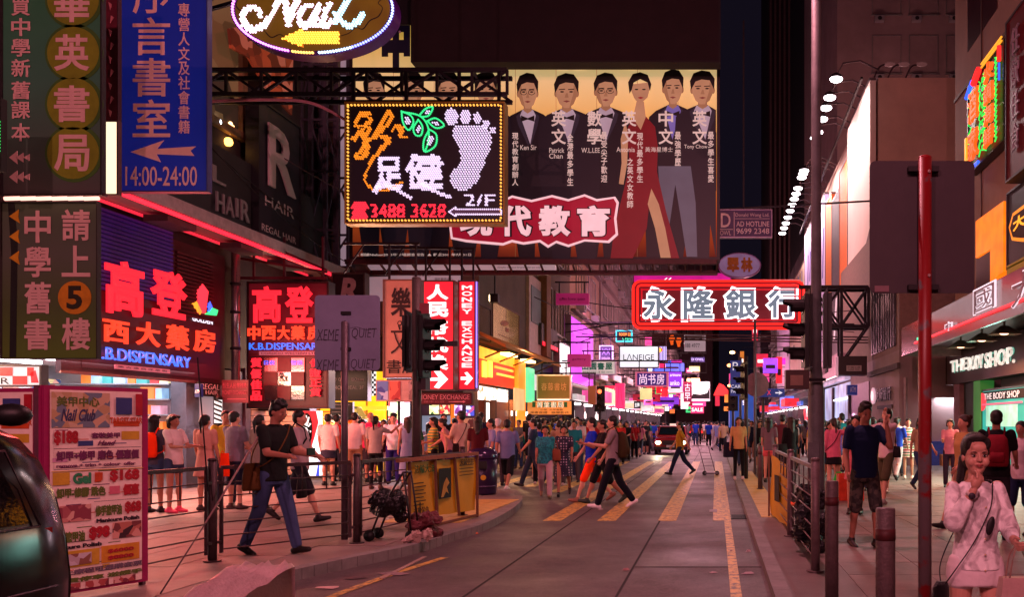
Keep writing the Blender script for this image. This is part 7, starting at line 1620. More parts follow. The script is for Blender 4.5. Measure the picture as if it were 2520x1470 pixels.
placed = [tuple(o.location)[:2] for o in scn.objects if o.type == 'EMPTY' and o.name.startswith('person')]
for zn, (xr, yr), zg, n in zones:
 for _ in range(n):
  for tries in range(60):
   x, y = rg.uniform(*xr), rg.uniform(*yr)
   if zn == 'on the corner by the exchange signs' or 'snack' in zn: zg_ = .12 if y < 20.8 or y > 26.3 else 0
   else: zg_ = zg
   if all((x-a)**2+(y-b)**2 > .38 for a, b in placed): break
  placed.append((x, y))
  for tries in range(80):
   a, b, ki = rg.choice(CT), rg.choice(CB), rg.randrange(len(CK)); sp = dict(CK[ki])
   if b[1] in ('skirt', 'short') and not sp.get('fem'): continue
   away = rg.random() < .6; key = (a[0], b[0], sp['hair'], zn)
   if key not in used: used.add(key); break
  sp['bottom'] = b[1]; fem = sp.get('fem', 0)
  lab = 'person, %s top, %s, %s, %s' % (a[0], b[0], HN[sp['hair']], zn)
  person(lab, 0, 0, sp, (a[1], b[2], rg.choice(['#201818', '#c0b0b0', '#4a3a38'])), (180 if away else 0)+rg.uniform(-35, 35), (1.62 if fem else 1.72)+rg.uniform(-.06, .06), zg_, 'crowd down the street', hair=rg.choice([0, 0, 1]), pos=(x, y, zg_))
# ================================================================ the woman in white, nearest
def woman():
 sp = dict(fem=1, hair='none', top='loose', bottom='short', hem=.78, flare=.035, slen=.40, vox=.0075, armR=(40, 12, 124), inR=-40, armL=(12, 13, 66), inL=-30, legL=(6, 4), legR=(-4, 3), turn=-6)
 J = skeleton(sp)
 for q in ('shoR', 'elbR', 'wriR', 'shoL', 'elbL', 'wriL'): J[q].x *= .93 if 'wri' not in q else .97
 base = (1.365, 4.7, ZR)
 t = thing('person', 'person in a sheer white blouse and white shorts, one hand raised to the mouth', 'person', base, math.radians(4)); t.scale = (.815,)*3
 fn = lean_fn(J, sp); HM = headmat(sp) @ Matrix.Translation((0, 0, 1.5)) @ Matrix.Diagonal((1.10, 1.08, 1.15, 1)) @ Matrix.Translation((0, 0, -1.5))
 def skinobj(name, mb, vox, mat, sm=4, fac=.5):
  mb.v = [fn(p) for p in mb.v]; me = remesh(mb, vox, sm, fac); me.materials.append(mat); o = bpy.data.objects.new(name, me); col.objects.link(o); o.parent = t; return o
 def plain(name, mb, mat, smooth=True):
  mb.v = [fn(p) for p in mb.v]; return mb.build(name, mat, t, smooth, world=False)
 sk = M('#c08a78', .48, 0, .05, 5, .03, .45)
 B = MB(); h = MB()
 # head, about life size in the figure's space
 h.ell((0, .008, 1.640), (.0735, .091, .088), 20, 12); h.ell((0, -.016, 1.582), (.0635, .073, .078), 18, 12); h.ell((0, -.030, 1.540), (.046, .052, .040), 14, 10); h.ell((0, -.062, 1.520), (.020, .022, .017), 12, 8)
 h.ell((0, -.078, 1.652), (.045, .018, .026), 12, 8)
 for s_ in (-1, 1):
  h.ell((s_*.039, -.062, 1.574), (.026, .026, .027), 12, 8); h.ell((s_*.030, -.079, 1.626), (.024, .010, .008), 10, 6); h.ell((s_*.0735, .008, 1.598), (.008, .018, .029), 10, 8); h.ell((s_*.0105, -.093, 1.580), (.0075, .0085, .0065), 8, 6)
 h.cap((0, -.082, 1.618), (0, -.101, 1.585), .0085, .0105, 10); h.ell((0, -.102, 1.582), (.0105, .010, .0085), 10, 8)
 h.ell((0, -.0865, 1.554), (.022, .010, .012), 12, 8)
 h.v = [tuple(HM @ Vector(p)) for p in h.v]; B.add(h.v, h.f)
 B.cap((0, .014, 1.40), (0, .006, 1.55), .049, .046, 16)
 B.rings([(0, 0, .86, .15, .105), (0, 0, .95, .155, .11), (0, 0, 1.08, .120, .09), (0, -.006, 1.27, .146, .112), (0, .01, 1.37, .148, .088), (0, .012, 1.43, .095, .06), (0, .012, 1.465, .05, .048)], 22)
 for k, s_ in (('R', -1), ('L', 1)):
  B.cap(J['sho'+k], J['elb'+k], .046, .036, 14); B.cap(J['elb'+k], J['wri'+k], .037, .0235, 14)
  B.cap(J['hip'+k], J['knee'+k], .084, .054, 14); B.cap(J['knee'+k], J['ank'+k], .052, .034, 14); B.ell(J['knee'+k]+(J['ank'+k]-J['knee'+k])*.3+Vector((0, .018, 0)), (.048, .05, .09), 12, 8)
 # hands: palm, four bent fingers, thumb from the side
 def hand(k, s_, curl, axis_side):
  hd = (J['wri'+k]-J['elb'+k]).normalized(); side = (Vector(axis_side)-hd*Vector(axis_side).dot(hd)).normalized(); nrm = hd.cross(side).normalized()
  R_ = Matrix((side, nrm, hd)).transposed()
  B.ell(J['wri'+k]+hd*.043, (.034, .017, .046), 12, 8, R_)
  for i, (o_, L_) in enumerate(((-.027, .062), (-.009, .070), (.009, .066), (.025, .052))):
   p = J['wri'+k]+hd*.078+side*o_; ang = 0; q = p; pts = [p]
   for seg in (.42, .33, .25):
    ang += curl*(1+.12*i); d = hd*math.cos(ang)+nrm*math.sin(ang); q = q+d*L_*seg*1.05; pts.append(q)
   for a, b, r1, r2 in zip(pts, pts[1:], (.0088, .0080, .0070), (.0082, .0072, .0058)): B.cap(a, b, r1, r2, 8)
  b0 = J['wri'+k]+hd*.022-side*.024; b1 = b0-side*.020+hd*.026+nrm*.012; b2 = b1+hd*.026+side*.004+nrm*.014
  B.cap(b0, b1, .012, .010, 8); B.cap(b1, b2, .010, .0078, 8)
  return pts
 hand('R', -1, .62, (.9, .3, 0)); hand('L', 1, .55, (0, -.6, -.8))
 o = skinobj('body', B, .0048, sk, 4, .5)
 # face: eyes with lids, brows, lips
 def H3(p): return tuple(HM @ Vector(p))
 for s_ in (-1, 1):
  e = MB(); e.ell((s_*.0305, -.0815, 1.6065), (.0135, .0095, .0062), 14, 8); e.v = [H3(p) for p in e.v]; plain('eye', e, M('#b8a8a4', .25, 0, .05, 3, 0))
  i = MB(); i.ell((s_*.0300, -.0895, 1.6065), (.0060, .0030, .0058), 12, 8); i.v = [H3(p) for p in i.v]; plain('iris', i, M('#120a08', .15, 0, .1, 3, 0))
  l = MB(); l.tube([H3(p) for p in ((s_*.0165, -.0870, 1.6055), (s_*.024, -.0915, 1.6115), (s_*.032, -.0905, 1.6135), (s_*.040, -.0860, 1.6120), (s_*.0465, -.0800, 1.6090))], [.0012, .0018, .0020, .0020, .0012], 6); plain('upper_lid', l, M('#1a0f0d', .5))
  b = MB(); b.tube([H3(p) for p in ((s_*.0145, -.0935, 1.6245), (s_*.026, -.0945, 1.6290), (s_*.038, -.0895, 1.6290), (s_*.049, -.0810, 1.6250))], [.0024, .0030, .0026, .0012], 6); plain('eyebrow', b, M('#2a1814', .7))
 m = MB(); m.tube([H3(p) for p in ((-.0215, -.0915, 1.5545), (-.010, -.0975, 1.5580), (0, -.0990, 1.5565), (.010, -.0975, 1.5580), (.0215, -.0915, 1.5545))], [.0018, .0040, .0038, .0040, .0018], 8)
 m.tube([H3(p) for p in ((-.018, -.0915, 1.5520), (0, -.0975, 1.5490), (.018, -.0915, 1.5520))], [.002, .0050, .002], 8); plain('lips', m, M('#9a4644', .4))
 # hair pulled back
 h = MB(); h.ell((0, .020, 1.650), (.0835, .096, .090), 20, 12); h.ell((0, .05, 1.60), (.078, .062, .085), 16, 10); h.ell((0, -.035, 1.702), (.058, .046, .024), 14, 8)
 for s_ in (-1, 1): h.ell((s_*.060, -.020, 1.672), (.022, .048, .038), 12, 8); h.ell((s_*.072, .012, 1.625), (.013, .022, .042), 10, 8)
 h.v = [H3(p) for p in h.v]; h.cap((-.045, .09, 1.60), (-.085, .085, 1.40), .036, .022, 12)
 skinobj('hair', h, .007, M('#160e0d', .38, 0, .25, 60, .5), 4)
 # blouse: loose with gathered sleeves, hem over the shorts
 T = MB(); T.rings([(0, 0, .895, .170, .136), (0, 0, .93, .168, .134), (0, 0, .98, .156, .126), (0, 0, 1.08, .138, .114), (0, -.008, 1.20, .144, .124), (0, -.012, 1.29, .156, .130), (0, .01, 1.37, .150, .102), (0, .012, 1.42, .118, .076), (0, .020, 1.452, .084, .062)], 26)
 for k in 'RL':
  T.cap(J['sho'+k]-Vector((0, 0, .004)), J['elb'+k], .050, .058, 14); w_ = J['elb'+k]+(J['wri'+k]-J['elb'+k])*.62; T.cap(J['elb'+k], w_, .062, .046, 14)
 T.v = [(p[0]*(1+.02*math.sin(p[2]*60+p[0]*30)), p[1]*(1+.02*math.sin(p[2]*45)), p[2]) for p in T.v]
 lace = bpy.data.materials.new('sheer lace'); lace.use_nodes = True; nt = lace.node_tree; N = nt.nodes; L = nt.links; b = N['Principled BSDF']
 tc = N.new('ShaderNodeTexCoord'); n1 = N.new('ShaderNodeTexNoise'); n1.inputs['Scale'].default_value = 9; n1.inputs['Detail'].default_value = 8; n1.inputs['Distortion'].default_value = 1.2; L.new(tc.outputs['Object'], n1.inputs[0])
 r = N.new('ShaderNodeValToRGB'); r.color_ramp.elements[0].position = .38; r.color_ramp.elements[0].color = (.46, .40, .42, 1); r.color_ramp.elements[1].position = .55; r.color_ramp.elements[1].color = (.84, .78, .80, 1); L.new(n1.outputs[0], r.inputs[0]); L.new(r.outputs[0], b.inputs['Base Color'])
 n2 = N.new('ShaderNodeTexWave'); n2.inputs['Scale'].default_value = 5; n2.inputs['Distortion'].default_value = 9; n2.inputs['Detail'].default_value = 3; L.new(tc.outputs['Object'], n2.inputs[0])
 bp = N.new('ShaderNodeBump'); bp.inputs['Strength'].default_value = .45; bp.inputs['Distance'].default_value = .012; L.new(n2.outputs[0], bp.inputs['Height']); L.new(bp.outputs[0], b.inputs['Normal']); b.inputs['Roughness'].default_value = .85
 skinobj('blouse', T, .0075, lace, 3)
 Q = MB(); Q.rings([(0, 0, .79, .168, .126), (0, 0, .88, .170, .132), (0, 0, .98, .15, .115)], 22)
 for k in 'RL': a, b_ = J['hip'+k], J['knee'+k]; Q.cap(a, a+(b_-a)*.20, .098, .100, 16)
 skinobj('shorts', Q, .009, M('#d8c8cc', .85, 0, .06, 4, .3, .2, 0, 12), 3)
 S_ = MB()
 for k in 'RL': a = J['ank'+k]; S_.cap(a+Vector((0, .03, -.05)), a+Vector((0, -.14, -.06)), .042, .032, 12)
 skinobj('shoes', S_, .01, M('#a88878', .5), 2)
 for i, z in enumerate((1.30, 1.22, 1.10, 1.0, .9)):
  m = MB(); m.ell((.012, -.150 if z > 1.15 else -.140, z), (.0065, .004, .0065), 8, 6); plain('button', m, M('#e8c8a0', .25, .5))
 wr = J['wriR']; hd = (J['wriR']-J['elbR']).normalized(); q = wr-hd*.035
 w_ = thing('wrist_watch', 'pale wrist watch with a grey dial on the raised arm of the woman in white', 'watch', base, math.radians(4)); w_.scale = t.scale
 m = MB(); m.cyl(q-hd*.011, q+hd*.011, .031, n=16); m.v = [fn(p) for p in m.v]; m.build('band', M('#c0aca8', .4), w_, True, world=False)
 a_, b_ = frame_of(hd); m = MB(); nn = Vector((0, -1, 0)); nn = (nn-hd*nn.dot(hd)).normalized(); m.cyl(q+nn*.026, q+nn*.036, .021, n=18); m.v = [fn(p) for p in m.v]; m.build('dial', M('#4a4450', .2, .5), w_, True, world=False)
 # cross body strap and small black bag, phone pouch
 c = thing('crossbody_bag', 'small black quilted bag on a thin strap worn across the woman in white', 'handbag', base, math.radians(4)); c.scale = t.scale
 m = MB(); m.tube(curve([fn(p) for p in ((.10, .0, 1.462), (.085, -.07, 1.435), (.055, -.138, 1.34), (.02, -.155, 1.25), (-.07, -.160, 1.08), (-.17, -.135, .92), (-.225, -.06, .80))], 6), .0042, 6); m.tube(curve([fn(p) for p in ((.10, .0, 1.462), (.06, .08, 1.42), (-.08, .135, 1.15), (-.2, .09, .92), (-.235, -.02, .80))], 6), .0042, 6); m.build('strap', M('#141014', .5), c, True, world=False)
 m = MB(); m.rings([tuple(fn((-.25, -.05, .66))[:2])+(fn((0,0,.66))[2], .045, .03), tuple(fn((-.25,-.05,.70))[:2])+(fn((0,0,.70))[2], .058, .040), tuple(fn((-.245,-.05,.78))[:2])+(fn((0,0,.78))[2], .055, .036), tuple(fn((-.24,-.05,.82))[:2])+(fn((0,0,.82))[2], .036, .014)], 14); m.build('pouch', M('#100d10', .35, 0, .2, 40, .8), c, True, world=False)
 o_ = thing('dark_pouch', 'small dark oval pouch pressed against the blouse under the strap', 'pouch', base, math.radians(4)); o_.scale = t.scale
 m = MB(); m.ell(fn((.035, -.163, 1.185)), (.026, .012, .062), 12, 8, Matrix.Rotation(.25, 3, 'Y')); m.build('pouch', M('#140f14', .5), o_, True, world=False)
 # pale handbag hanging from the left hand
 hw = J['wriL']+(J['wriL']-J['elbL']).normalized()*.07
 g = thing('handbag', 'pale dusty pink leather handbag hanging from the left hand at the picture edge', 'handbag', base, math.radians(4)); g.scale = t.scale
 zx, zy = hw.x+.03, hw.y
 m = MB()
 for dy in (-.03, .03): m.tube(curve([fn(p) for p in ((zx-.085, zy+dy, hw.z-.20), (zx-.06, zy+dy, hw.z-.06), (zx-.02, zy, hw.z), (zx+.03, zy+dy, hw.z-.06), (zx+.085, zy+dy, hw.z-.20))], 5), .0055, 6)
 m.build('handle', M('#8a6a60', .5), g, True, world=False)
 z0 = hw.z-.43-J['drop']; m = MB(); m.add([(zx-.16,zy-.06,z0),(zx+.16,zy-.06,z0),(zx+.16,zy+.06,z0),(zx-.16,zy+.06,z0),(zx-.125,zy-.035,z0+.24),(zx+.125,zy-.035,z0+.24),(zx+.125,zy+.035,z0+.24),(zx-.125,zy+.035,z0+.24)], [(0,3,2,1),(4,5,6,7),(0,1,5,4),(1,2,6,5),(2,3,7,6),(3,0,4,7)]); m.build('body', M('#b89490', .45), g, world=False)
 return t
woman()

# ================================================================ street furniture
def gp(u, v, z=0.): return G(u, v, z)
RAILM = M('#4a3c3e', .5, .45, .4, 12, .25)
def railing(name, label, p0, p1, h=1.02, panels=1, bars=6, cat='railing', mat=RAILM, post=.045, group=None, z0=.12, first=0):
 t = thing(name, label, cat, ((p0[0]+p1[0])/2, (p0[1]+p1[1])/2, z0), 0, group); p0 = Vector((*p0, z0)); p1 = Vector((*p1, z0)); d = (p1-p0); n = panels
 up = Vector((0, 0, 1)); dn = d.normalized()
 for k in range(first, n+1):
  p = p0+d*k/n; MB().cyl(p, p+up*(h+.06), post, n=12).build('post', mat, t, True); MB().cyl(p+up*(h+.06), p+up*(h+.085), post*1.15, post*.8, n=12).build('post_cap', mat, t, True)
  MB().cyl(p, p+up*.012, post*2, n=12).build('base_plate', mat, t)
 for k in range(n):
  a = p0+d*k/n+dn*(post+.05); b = p0+d*(k+1)/n-dn*(post+.05)
  MB().bar(a+up*(h-.02), b+up*(h-.02), .035, .04).build('top_rail', mat, t)
  for i in range(bars): z = .12+(h-.30)*i/(bars-1); MB().cyl(a+up*z, b+up*z, .0085, n=6).build('bar', mat, t, True)
  for e in (a, b): MB().bar(e+up*.08, e+up*(h-.02), .03, .03).build('stile', mat, t)
  for i in range(1, 5): c = a+(b-a)*i/5; MB().cyl(c+up*(.12+(h-.30)*(bars-2)/(bars-1)), c+up*(h-.03), .0085, n=6).build('baluster', mat, t, True)
  for e, e2 in ((a, a-dn*.06), (b, b+dn*.06)):
   for z in (.2, h-.18): MB().bar(e+up*z, e2+up*z, .05, .03).build('clamp', mat, t)
 return t
railing('railing', 'rusty kerb railing panel between the poster boards and the first stout post', (-5.62, 7.4), (-5.38, 9.55), group='kerb railings on the left')
railing('railing', 'long kerb railing panel beside the striding person with the phone', (-5.38, 9.55), (-4.42, 11.0), first=1, group='kerb railings on the left')
railing('railing', 'kerb railing panel carrying the yellow protest banner', (-4.42, 11.0), (-4.06, 14.3), first=1, group='kerb railings on the left')
railing('railing', 'short kerb railing panel on the right carrying the small yellow banner', (.97, 14.6), (1.0, 9.0), h=1.06, panels=2, z0=.106, mat=M('#6a5a5c', .5, .4, .35, 12, .25), group='kerb railings on the right')
# yellow protest banners
YB = M('#c89a12', .6, 0, .12, 2); YD = M('#3c2c10', .7)
t = thing('protest_banner', 'yellow cloth banner with a black picture square on a wooden frame against the left railing', 'banner', gp(1080, 1335, .12))
A0, A1 = Vector((-4.22, 12.15, 0)), Vector((-3.82, 14.1, 0)); d = (A1-A0).normalized()
pb = PL((A0.x, A0.y), (d.x, d.y)); Lb = (A1-A0).length
m = MB(); nx_ = 14; rows_ = []
for j in range(9):
 for i in range(nx_+1):
  a = Lb*i/nx_; top = 1.06; bot = .28-.05*(i/nx_); b = bot+(top-bot)*j/8; m.v.append(pb.W(a, b, .03+.018*math.sin(i*1.7+j*.6)))
for j in range(8):
 for i in range(nx_): q = j*(nx_+1)+i; m.f.append((q, q+1, q+nx_+2, q+nx_+1))
m.build('cloth', YB, t, True)
for a, b, c, e in ((0,.12,0,1.12), (.75,.12,.68,1.10), (1.4,.2,1.25,1.1), (Lb,.12,Lb,1.1)): MB().bar(pb.W(a,b,.06), pb.W(c,e,.06), .035).build('wooden_batten', M('#6a4630', .8), t)
MB().bar(pb.W(-.3,1.10,.06), pb.W(Lb,1.12,.06), .05).build('wooden_batten', M('#8a5a44', .8), t); MB().bar(pb.W(0,.13,.06), pb.W(Lb,.15,.06), .035).build('wooden_batten', M('#6a4630', .8), t)
def onb(name, pts, mat, d0=.062, par=t, pl_=pb): return MB().prism(pl_, pts, d0+.004, d0).build(name, mat, par)
onb('black_picture', [(.78,.50),(1.14,.50),(1.14,.94),(.78,.94)], M('#14100e', .7)); onb('pale_shape', [(.84,.52),(.92,.72),(1.0,.80),(1.08,.72),(1.0,.66),(1.06,.56),(.98,.60),(.9,.52)], M('#b08a3c', .7), .068)
for k in range(7): onb('text_line', [(.10,.46+k*.05),(.36+.06*(k % 2),.46+k*.05),(.36+.06*(k % 2),.475+k*.05),(.10,.475+k*.05)], YD)
for k in range(4): onb('text_line', [(1.4,.8+k*.05),(1.85,.8+k*.05),(1.85,.812+k*.05),(1.4,.812+k*.05)], YD)
def onb_text(tx, a0, b0, a1, b1, mat, pl_=pb, par=t, d=.064):
 g = glyph(tx, .01); m = MB(); m.add([pl_.W(a0+(a1-a0)*(x-g[2][0])/(g[2][2]-g[2][0]), b0+(b1-b0)*(y-g[2][1])/(g[2][3]-g[2][1]), d+z*.04) for x, y, z in g[0]], g[1]); m.build('lettering', mat, par)
onb_text('法輪大法', .12, .90, .66, 1.02, M('#2c5a20', .7)); onb_text('天滅中共', 1.42, .96, 1.86, 1.05, YD); onb_text('退黨保命', .10, .34, .5, .43, YD)
t = thing('protest_banner', 'narrow yellow banner seen edge on at the far end of the right railing', 'banner', gp(1920, 1290, .1))
pb2 = PL((.90, 14.35), (.12, -1)); m = MB()
for j in range(7):
 for i in range(9): m.v.append(pb2.W(1.55*i/8, .16+.95*j/6-.02*i, .02+.015*math.sin(i*1.9+j)))
for j in range(6):
 for i in range(8): q = j*9+i; m.f.append((q, q+1, q+10, q+9))
m.build('cloth', YB, t, True); MB().prism(pb2, [(.5,.4),(.85,.4),(.85,.8),(.5,.8)], .056, .05).build('black_picture', M('#14100e', .7), t); MB().bar(pb2.W(0,.1,.05), pb2.W(0,1.15,.05), .03).build('wooden_batten', M('#6a4630', .8), t)
# grey sign post with back-facing plate and marker scrawl
x, y, _ = gp(848, 1345, .12); y = 11.35; x = (848-U0)/FP*y
t = thing('road_sign', 'grey back of a square road sign on a pole, scrawled with black marker', 'road sign', (x, y, .12))
GM = M('#8488a8', .5, .2, .15, 2, .08)
MB().cyl((x, y, .12), (x, y, 2.88), .041, n=16).build('pole', M('#5c5058', .5, .4, .3, 6, .15), t, True); MB().ell((x, y, 2.88), (.041, .041, .02), 12, 6).build('pole_cap', M('#5c5058', .5, .4), t, True)
p1 = front(y+.06); a0, b1 = p1.hit(775, 727); a1, b0 = p1.hit(935, 912)
r_ = .05; cs = []
for cx, cz, t0 in ((a1-r_, b1-r_, 0), (a0+r_, b1-r_, 90), (a0+r_, b0+r_, 180), (a1-r_, b0+r_, 270)):
 for k in range(5): th = math.radians(t0+k*22.5); cs.append((cx+r_*math.cos(th), cz+r_*math.sin(th)))
MB().prism(p1, cs, .004, -.004).build('plate', GM, t)
for bz in (b0+.25, b1-.25): MB().box(x-.06, y+.02, bz, x+.06, y+.055, bz+.04).build('clamp', DARKSTEEL, t)
sgm = Sign('x', 'x', 'x', front(y+.055), 775, 727, 912, 935); bpy.data.objects.remove(sgm.root); sgm.root = t
MK = M('#3c3a48', .6)
for tx, u0, vt, u1 in (('XEME', 779, 811, 832), ('QUIET', 864, 808, 925), ('XEME', 777, 886, 832), ('QUIET', 862, 884, 922)): sgm.txt(tx, u0, vt, vt+28, u1, MK, off=-.012, d=.002, ex=.002, shear=.1)
for st in ([(862,808),(880,806),(900,812),(925,810)], [(779,838),(800,836),(830,840)]): sgm.poly('marker_stroke', thick(curve(st, 4), [1.2]), MK, .001, .003)
# traffic signal pole and heads (left)
def signal_head(t, x, y, z, facing, h=.95, w_=.30, lit=None, visors=True, dp=.05):
 """facing: rotation of the lamp side, 0 = lamps look at +X"""
 R_ = Matrix.Translation((x, y, z)) @ Matrix.Rotation(facing, 4, 'Z')
 def add(nm, mb, mat, sm=False): mb.v = [tuple(R_ @ Vector(p)) for p in mb.v]; return mb.build(nm, mat, t, sm)
 add('signal_head', MB().box(-dp, -w_/2, 0, dp, w_/2, h), M('#121014', .45)); add('backing_board', MB().box(-.012, -w_/2-.07, -.06, .0, w_/2+.07, h+.06), M('#0c0a0c', .6))
 for k in range(3 if visors else 0):
  zc = h*(k+.5)/3; m = MB(); m.cyl((dp, 0, zc), (dp+.01, 0, zc), .09, n=14); add('signal_lens', m, M('#1a1416', .2) if lit != k else E((1, .1, .03), 5))
  m = MB(); n = 12
  for i in range(n):
   a0_ = math.pi*(-.15+1.3*i/n); a1_ = math.pi*(-.15+1.3*(i+1)/n); c = lambda a, xx: (xx, .105*math.cos(a), zc+.105*math.sin(a))
   m.add([c(a0_, dp), c(a1_, dp), c(a1_, .30 if math.sin(a1_) > .3 else .2), c(a0_, .30 if math.sin(a0_) > .3 else .2)], [(0,1,2,3),(3,2,1,0)])
  add('visor', m, M('#1c161a', .5))
x, y = (1025-U0)/FP*12.5, 12.5
t = thing('traffic_signal', 'traffic signal pole with dark heads seen from the side, left of the exchange signs', 'traffic light', (x, y, .12))
MB().cyl((x, y, .12), (x, y, 3.62), .062, n=16).build('pole', M('#4c4240', .6, .3, .35, 6, .25), t, True); MB().ell((x, y, 3.62), (.066, .066, .03), 12, 6).build('pole_cap', M('#4c4240', .6, .3), t, True)
z_ = P(0, 905, y)[2]; signal_head(t, x+.10, y, P(0, 930, y)[2], math.radians(-5), .86); signal_head(t, x-.12, y+.02, P(0, 905, y)[2], math.radians(182), .72, .26, None, False)
MB().box(x+.05, y-.10, P(0, 960, y)[2], x+.16, y+.10, P(0, 932, y)[2]).build('push_button_box', M('#2a1a20', .5), t)
MB().box(x+.07, y-.08, P(0, 774, y)[2], x+.2, y-.07, P(0, 748, y)[2]).build('small_plate', M('#8a2a38', .5), t); MB().cyl((x+.135, y-.072, P(0, 761, y)[2]), (x+.135, y-.078, P(0, 761, y)[2]), .05, n=16).build('small_ring', M('#c08a90', .5), t)
MB().bar((x+.2, y, P(0, 848, y)[2]), (x+.58, y, P(0, 846, y)[2]), .07).build('pedestrian_visor', M('#1a1216', .5), t)
# signal heads on the right lamp pole side
x, y = 1.30, 11.4
t = thing('traffic_signal', 'dark traffic signal heads fixed either side of the tall grey lamp pole', 'traffic light', (x, y, 2.4))
signal_head(t, x-.14, y, P(0, 905, y)[2], math.radians(184), .92); signal_head(t, x+.13, y+.1, P(0, 905, y)[2], math.radians(-3), .95, .3, None, False)
MB().box(x-.42, y-.1, P(0, 958, y)[2], x-.12, y+.1, P(0, 912, y)[2]).build('pedestrian_box', M('#3a1c18', .5), t); MB().box(x-.36, y-.105, P(0, 950, y)[2], x-.2, y-.10, P(0, 925, y)[2]).build('pedestrian_lens', M('#8a6a5a', .4), t)
MB().cyl((x-.3, y, P(0, 935, y)[2]), (x+.1, y, P(0, 935, y)[2]), .02).build('bracket', DARKSTEEL, t)
# red post with the large sign back
x, y = (2276-U0)/FP*7.0, 7.0
t = thing('red_sign_post', 'tall scuffed red post carrying the dark back of a large square sign', 'sign post', (x, y, .1))
RP = bpy.data.materials.new('scuffed red'); RP.use_nodes = True; nt = RP.node_tree; b = nt.nodes['Principled BSDF']; tc = nt.nodes.new('ShaderNodeTexCoord'); nz = nt.nodes.new('ShaderNodeTexNoise'); nz.inputs['Scale'].default_value = 7; nz.inputs['Detail'].default_value = 7; nt.links.new(tc.outputs['Object'], nz.inputs[0])
sp_ = nt.nodes.new('ShaderNodeSeparateXYZ'); nt.links.new(tc.outputs['Object'], sp_.inputs[0]); mp = nt.nodes.new('ShaderNodeMapRange'); mp.inputs[1].default_value = 1.0; mp.inputs[2].default_value = 1.9; mp.inputs[3].default_value = .12; mp.inputs[4].default_value = -.08; nt.links.new(sp_.outputs[2], mp.inputs[0])
ad = nt.nodes.new('ShaderNodeMath'); nt.links.new(nz.outputs[0], ad.inputs[0]); nt.links.new(mp.outputs[0], ad.inputs[1]); r = nt.nodes.new('ShaderNodeValToRGB'); r.color_ramp.elements[0].position = .52; r.color_ramp.elements[0].color = (.24, .007, .010, 1); r.color_ramp.elements[1].position = .60; r.color_ramp.elements[1].color = (.13, .10, .11, 1)
nt.links.new(ad.outputs[0], r.inputs[0]); nt.links.new(r.outputs[0], b.inputs['Base Color']); b.inputs['Roughness'].default_value = .4
MB().cyl((x, y, .1), (x, y, 3.68), .052, n=18).build('post', RP, t, True); MB().ell((x, y, 3.68), (.054, .054, .02), 14, 6).build('post_cap', M('#a01418', .4), t, True)
for z in (3.56, 2.75): MB().cyl((x+.02, y-.05, z), (x+.02, y-.062, z), .012, n=8).build('bolt', M('#c0a0a0', .3, .8), t)
p1 = front(y+.10); a0, b1 = p1.hit(2140, 396); a1, b0 = p1.hit(2398, 722); r_ = .05; cs = []
for cx, cz, t0 in ((a1-r_, b1-r_, 0), (a0+r_, b1-r_, 90), (a0+r_, b0+r_, 180), (a1-r_, b0+r_, 270)):
 for k in range(5): th = math.radians(t0+k*22.5); cs.append((cx+r_*math.cos(th), cz+r_*math.sin(th)))
MB().prism(p1, cs, .004, -.004).build('plate', M('#3c3238', .6, .2, .15, 2, .08), t)
MB().prism(p1, [p1.hit(2152,719), p1.hit(2187,719), p1.hit(2187,704), p1.hit(2152,704)], .012, .005).build('sticker', M('#7a5a62', .6), t)
for z in (b0+.02, b1-.1): MB().box(x-.12, y+.03, z, x+.12, y+.09, z+.04).build('clamp', DARKSTEEL, t)
# bollards
BM = M('#5c4c4e', .55, .25, .4, 9, .3)
def bollard(label, x, y, z0=.106, h=1.02, r=.056, band='#48191c'):
 t = thing('bollard', label, 'bollard', (x, y, z0), 0, 'bollards on the right pavement')
 MB().lathe((0, 0, 0), [(r, 0), (r, h-.01), (r*.92, h)], 20).build('post', BM, t, True, world=False); MB().lathe((0, 0, h*.80), [(r+.002, 0), (r+.002, .07)], 20).build('band', M(band, .6, 0, .5, 14), t, True, world=False)
 MB().lathe((0, 0, 0), [(r*1.5, 0), (r*1.5, .012)], 16).build('base_ring', BM, t, world=False); return t
bollard('thin scuffed bollard just right of the railing end post', (2047-U0)/FP*7.4, 7.4, h=1.015)
bollard('thick foreground bollard with a flaking red band, nearest the camera', (2179-U0)/FP*5.45, 5.45, h=.975, r=.060)
bollard('small far bollard at the kerb by the crossing', (1871-U0)/FP*20.2, 20.2, h=.98, r=.055)
# litter bin
x, y = (1187-U0)/FP*18.6, 18.6
t = thing('litter_bin', 'round dark purple litter bin with a domed lid and yellow badge at the pavement corner', 'litter bin', (x, y, .12))
MB().lathe((x, y, .12), [(.27, 0), (.29, .05), (.29, .16), (.30, .17), (.30, .74)], 24).build('drum', M('#2a1a3c', .3, .1, .2), t, True)
MB().lathe((x, y, .12), [(.31, .74), (.315, .78), (.30, .88), (.24, .95), (.12, .98)], 24).build('lid', M('#34224a', .2, .2), t, True)
MB().lathe((x, y, .12), [(.305, .16), (.305, .19)], 24).build('hoop', M('#5a4a6a', .3, .5), t, True)
for a, c, nm in ((-1.25, '#c8a020', 'yellow_badge'), (-2.4, '#c04a60', 'smoke_badge')):
 cx, cy = x+.302*math.cos(a), y+.302*math.sin(a); MB().cyl((cx, cy, .48 if a > -2 else .72), (cx+.008*math.cos(a), cy+.008*math.sin(a), .48 if a > -2 else .72), .055, n=16).build(nm, M(c, .5), t)
MB().box(x-.02, y-.312, .66, x+.17, y-.29, .82).build('opening', BLACK, t)
MB().box(x-.17, y-.12, 1.10, x+.12, y+.12, 1.14).build('lid_tray', M('#8a8090', .5), t)
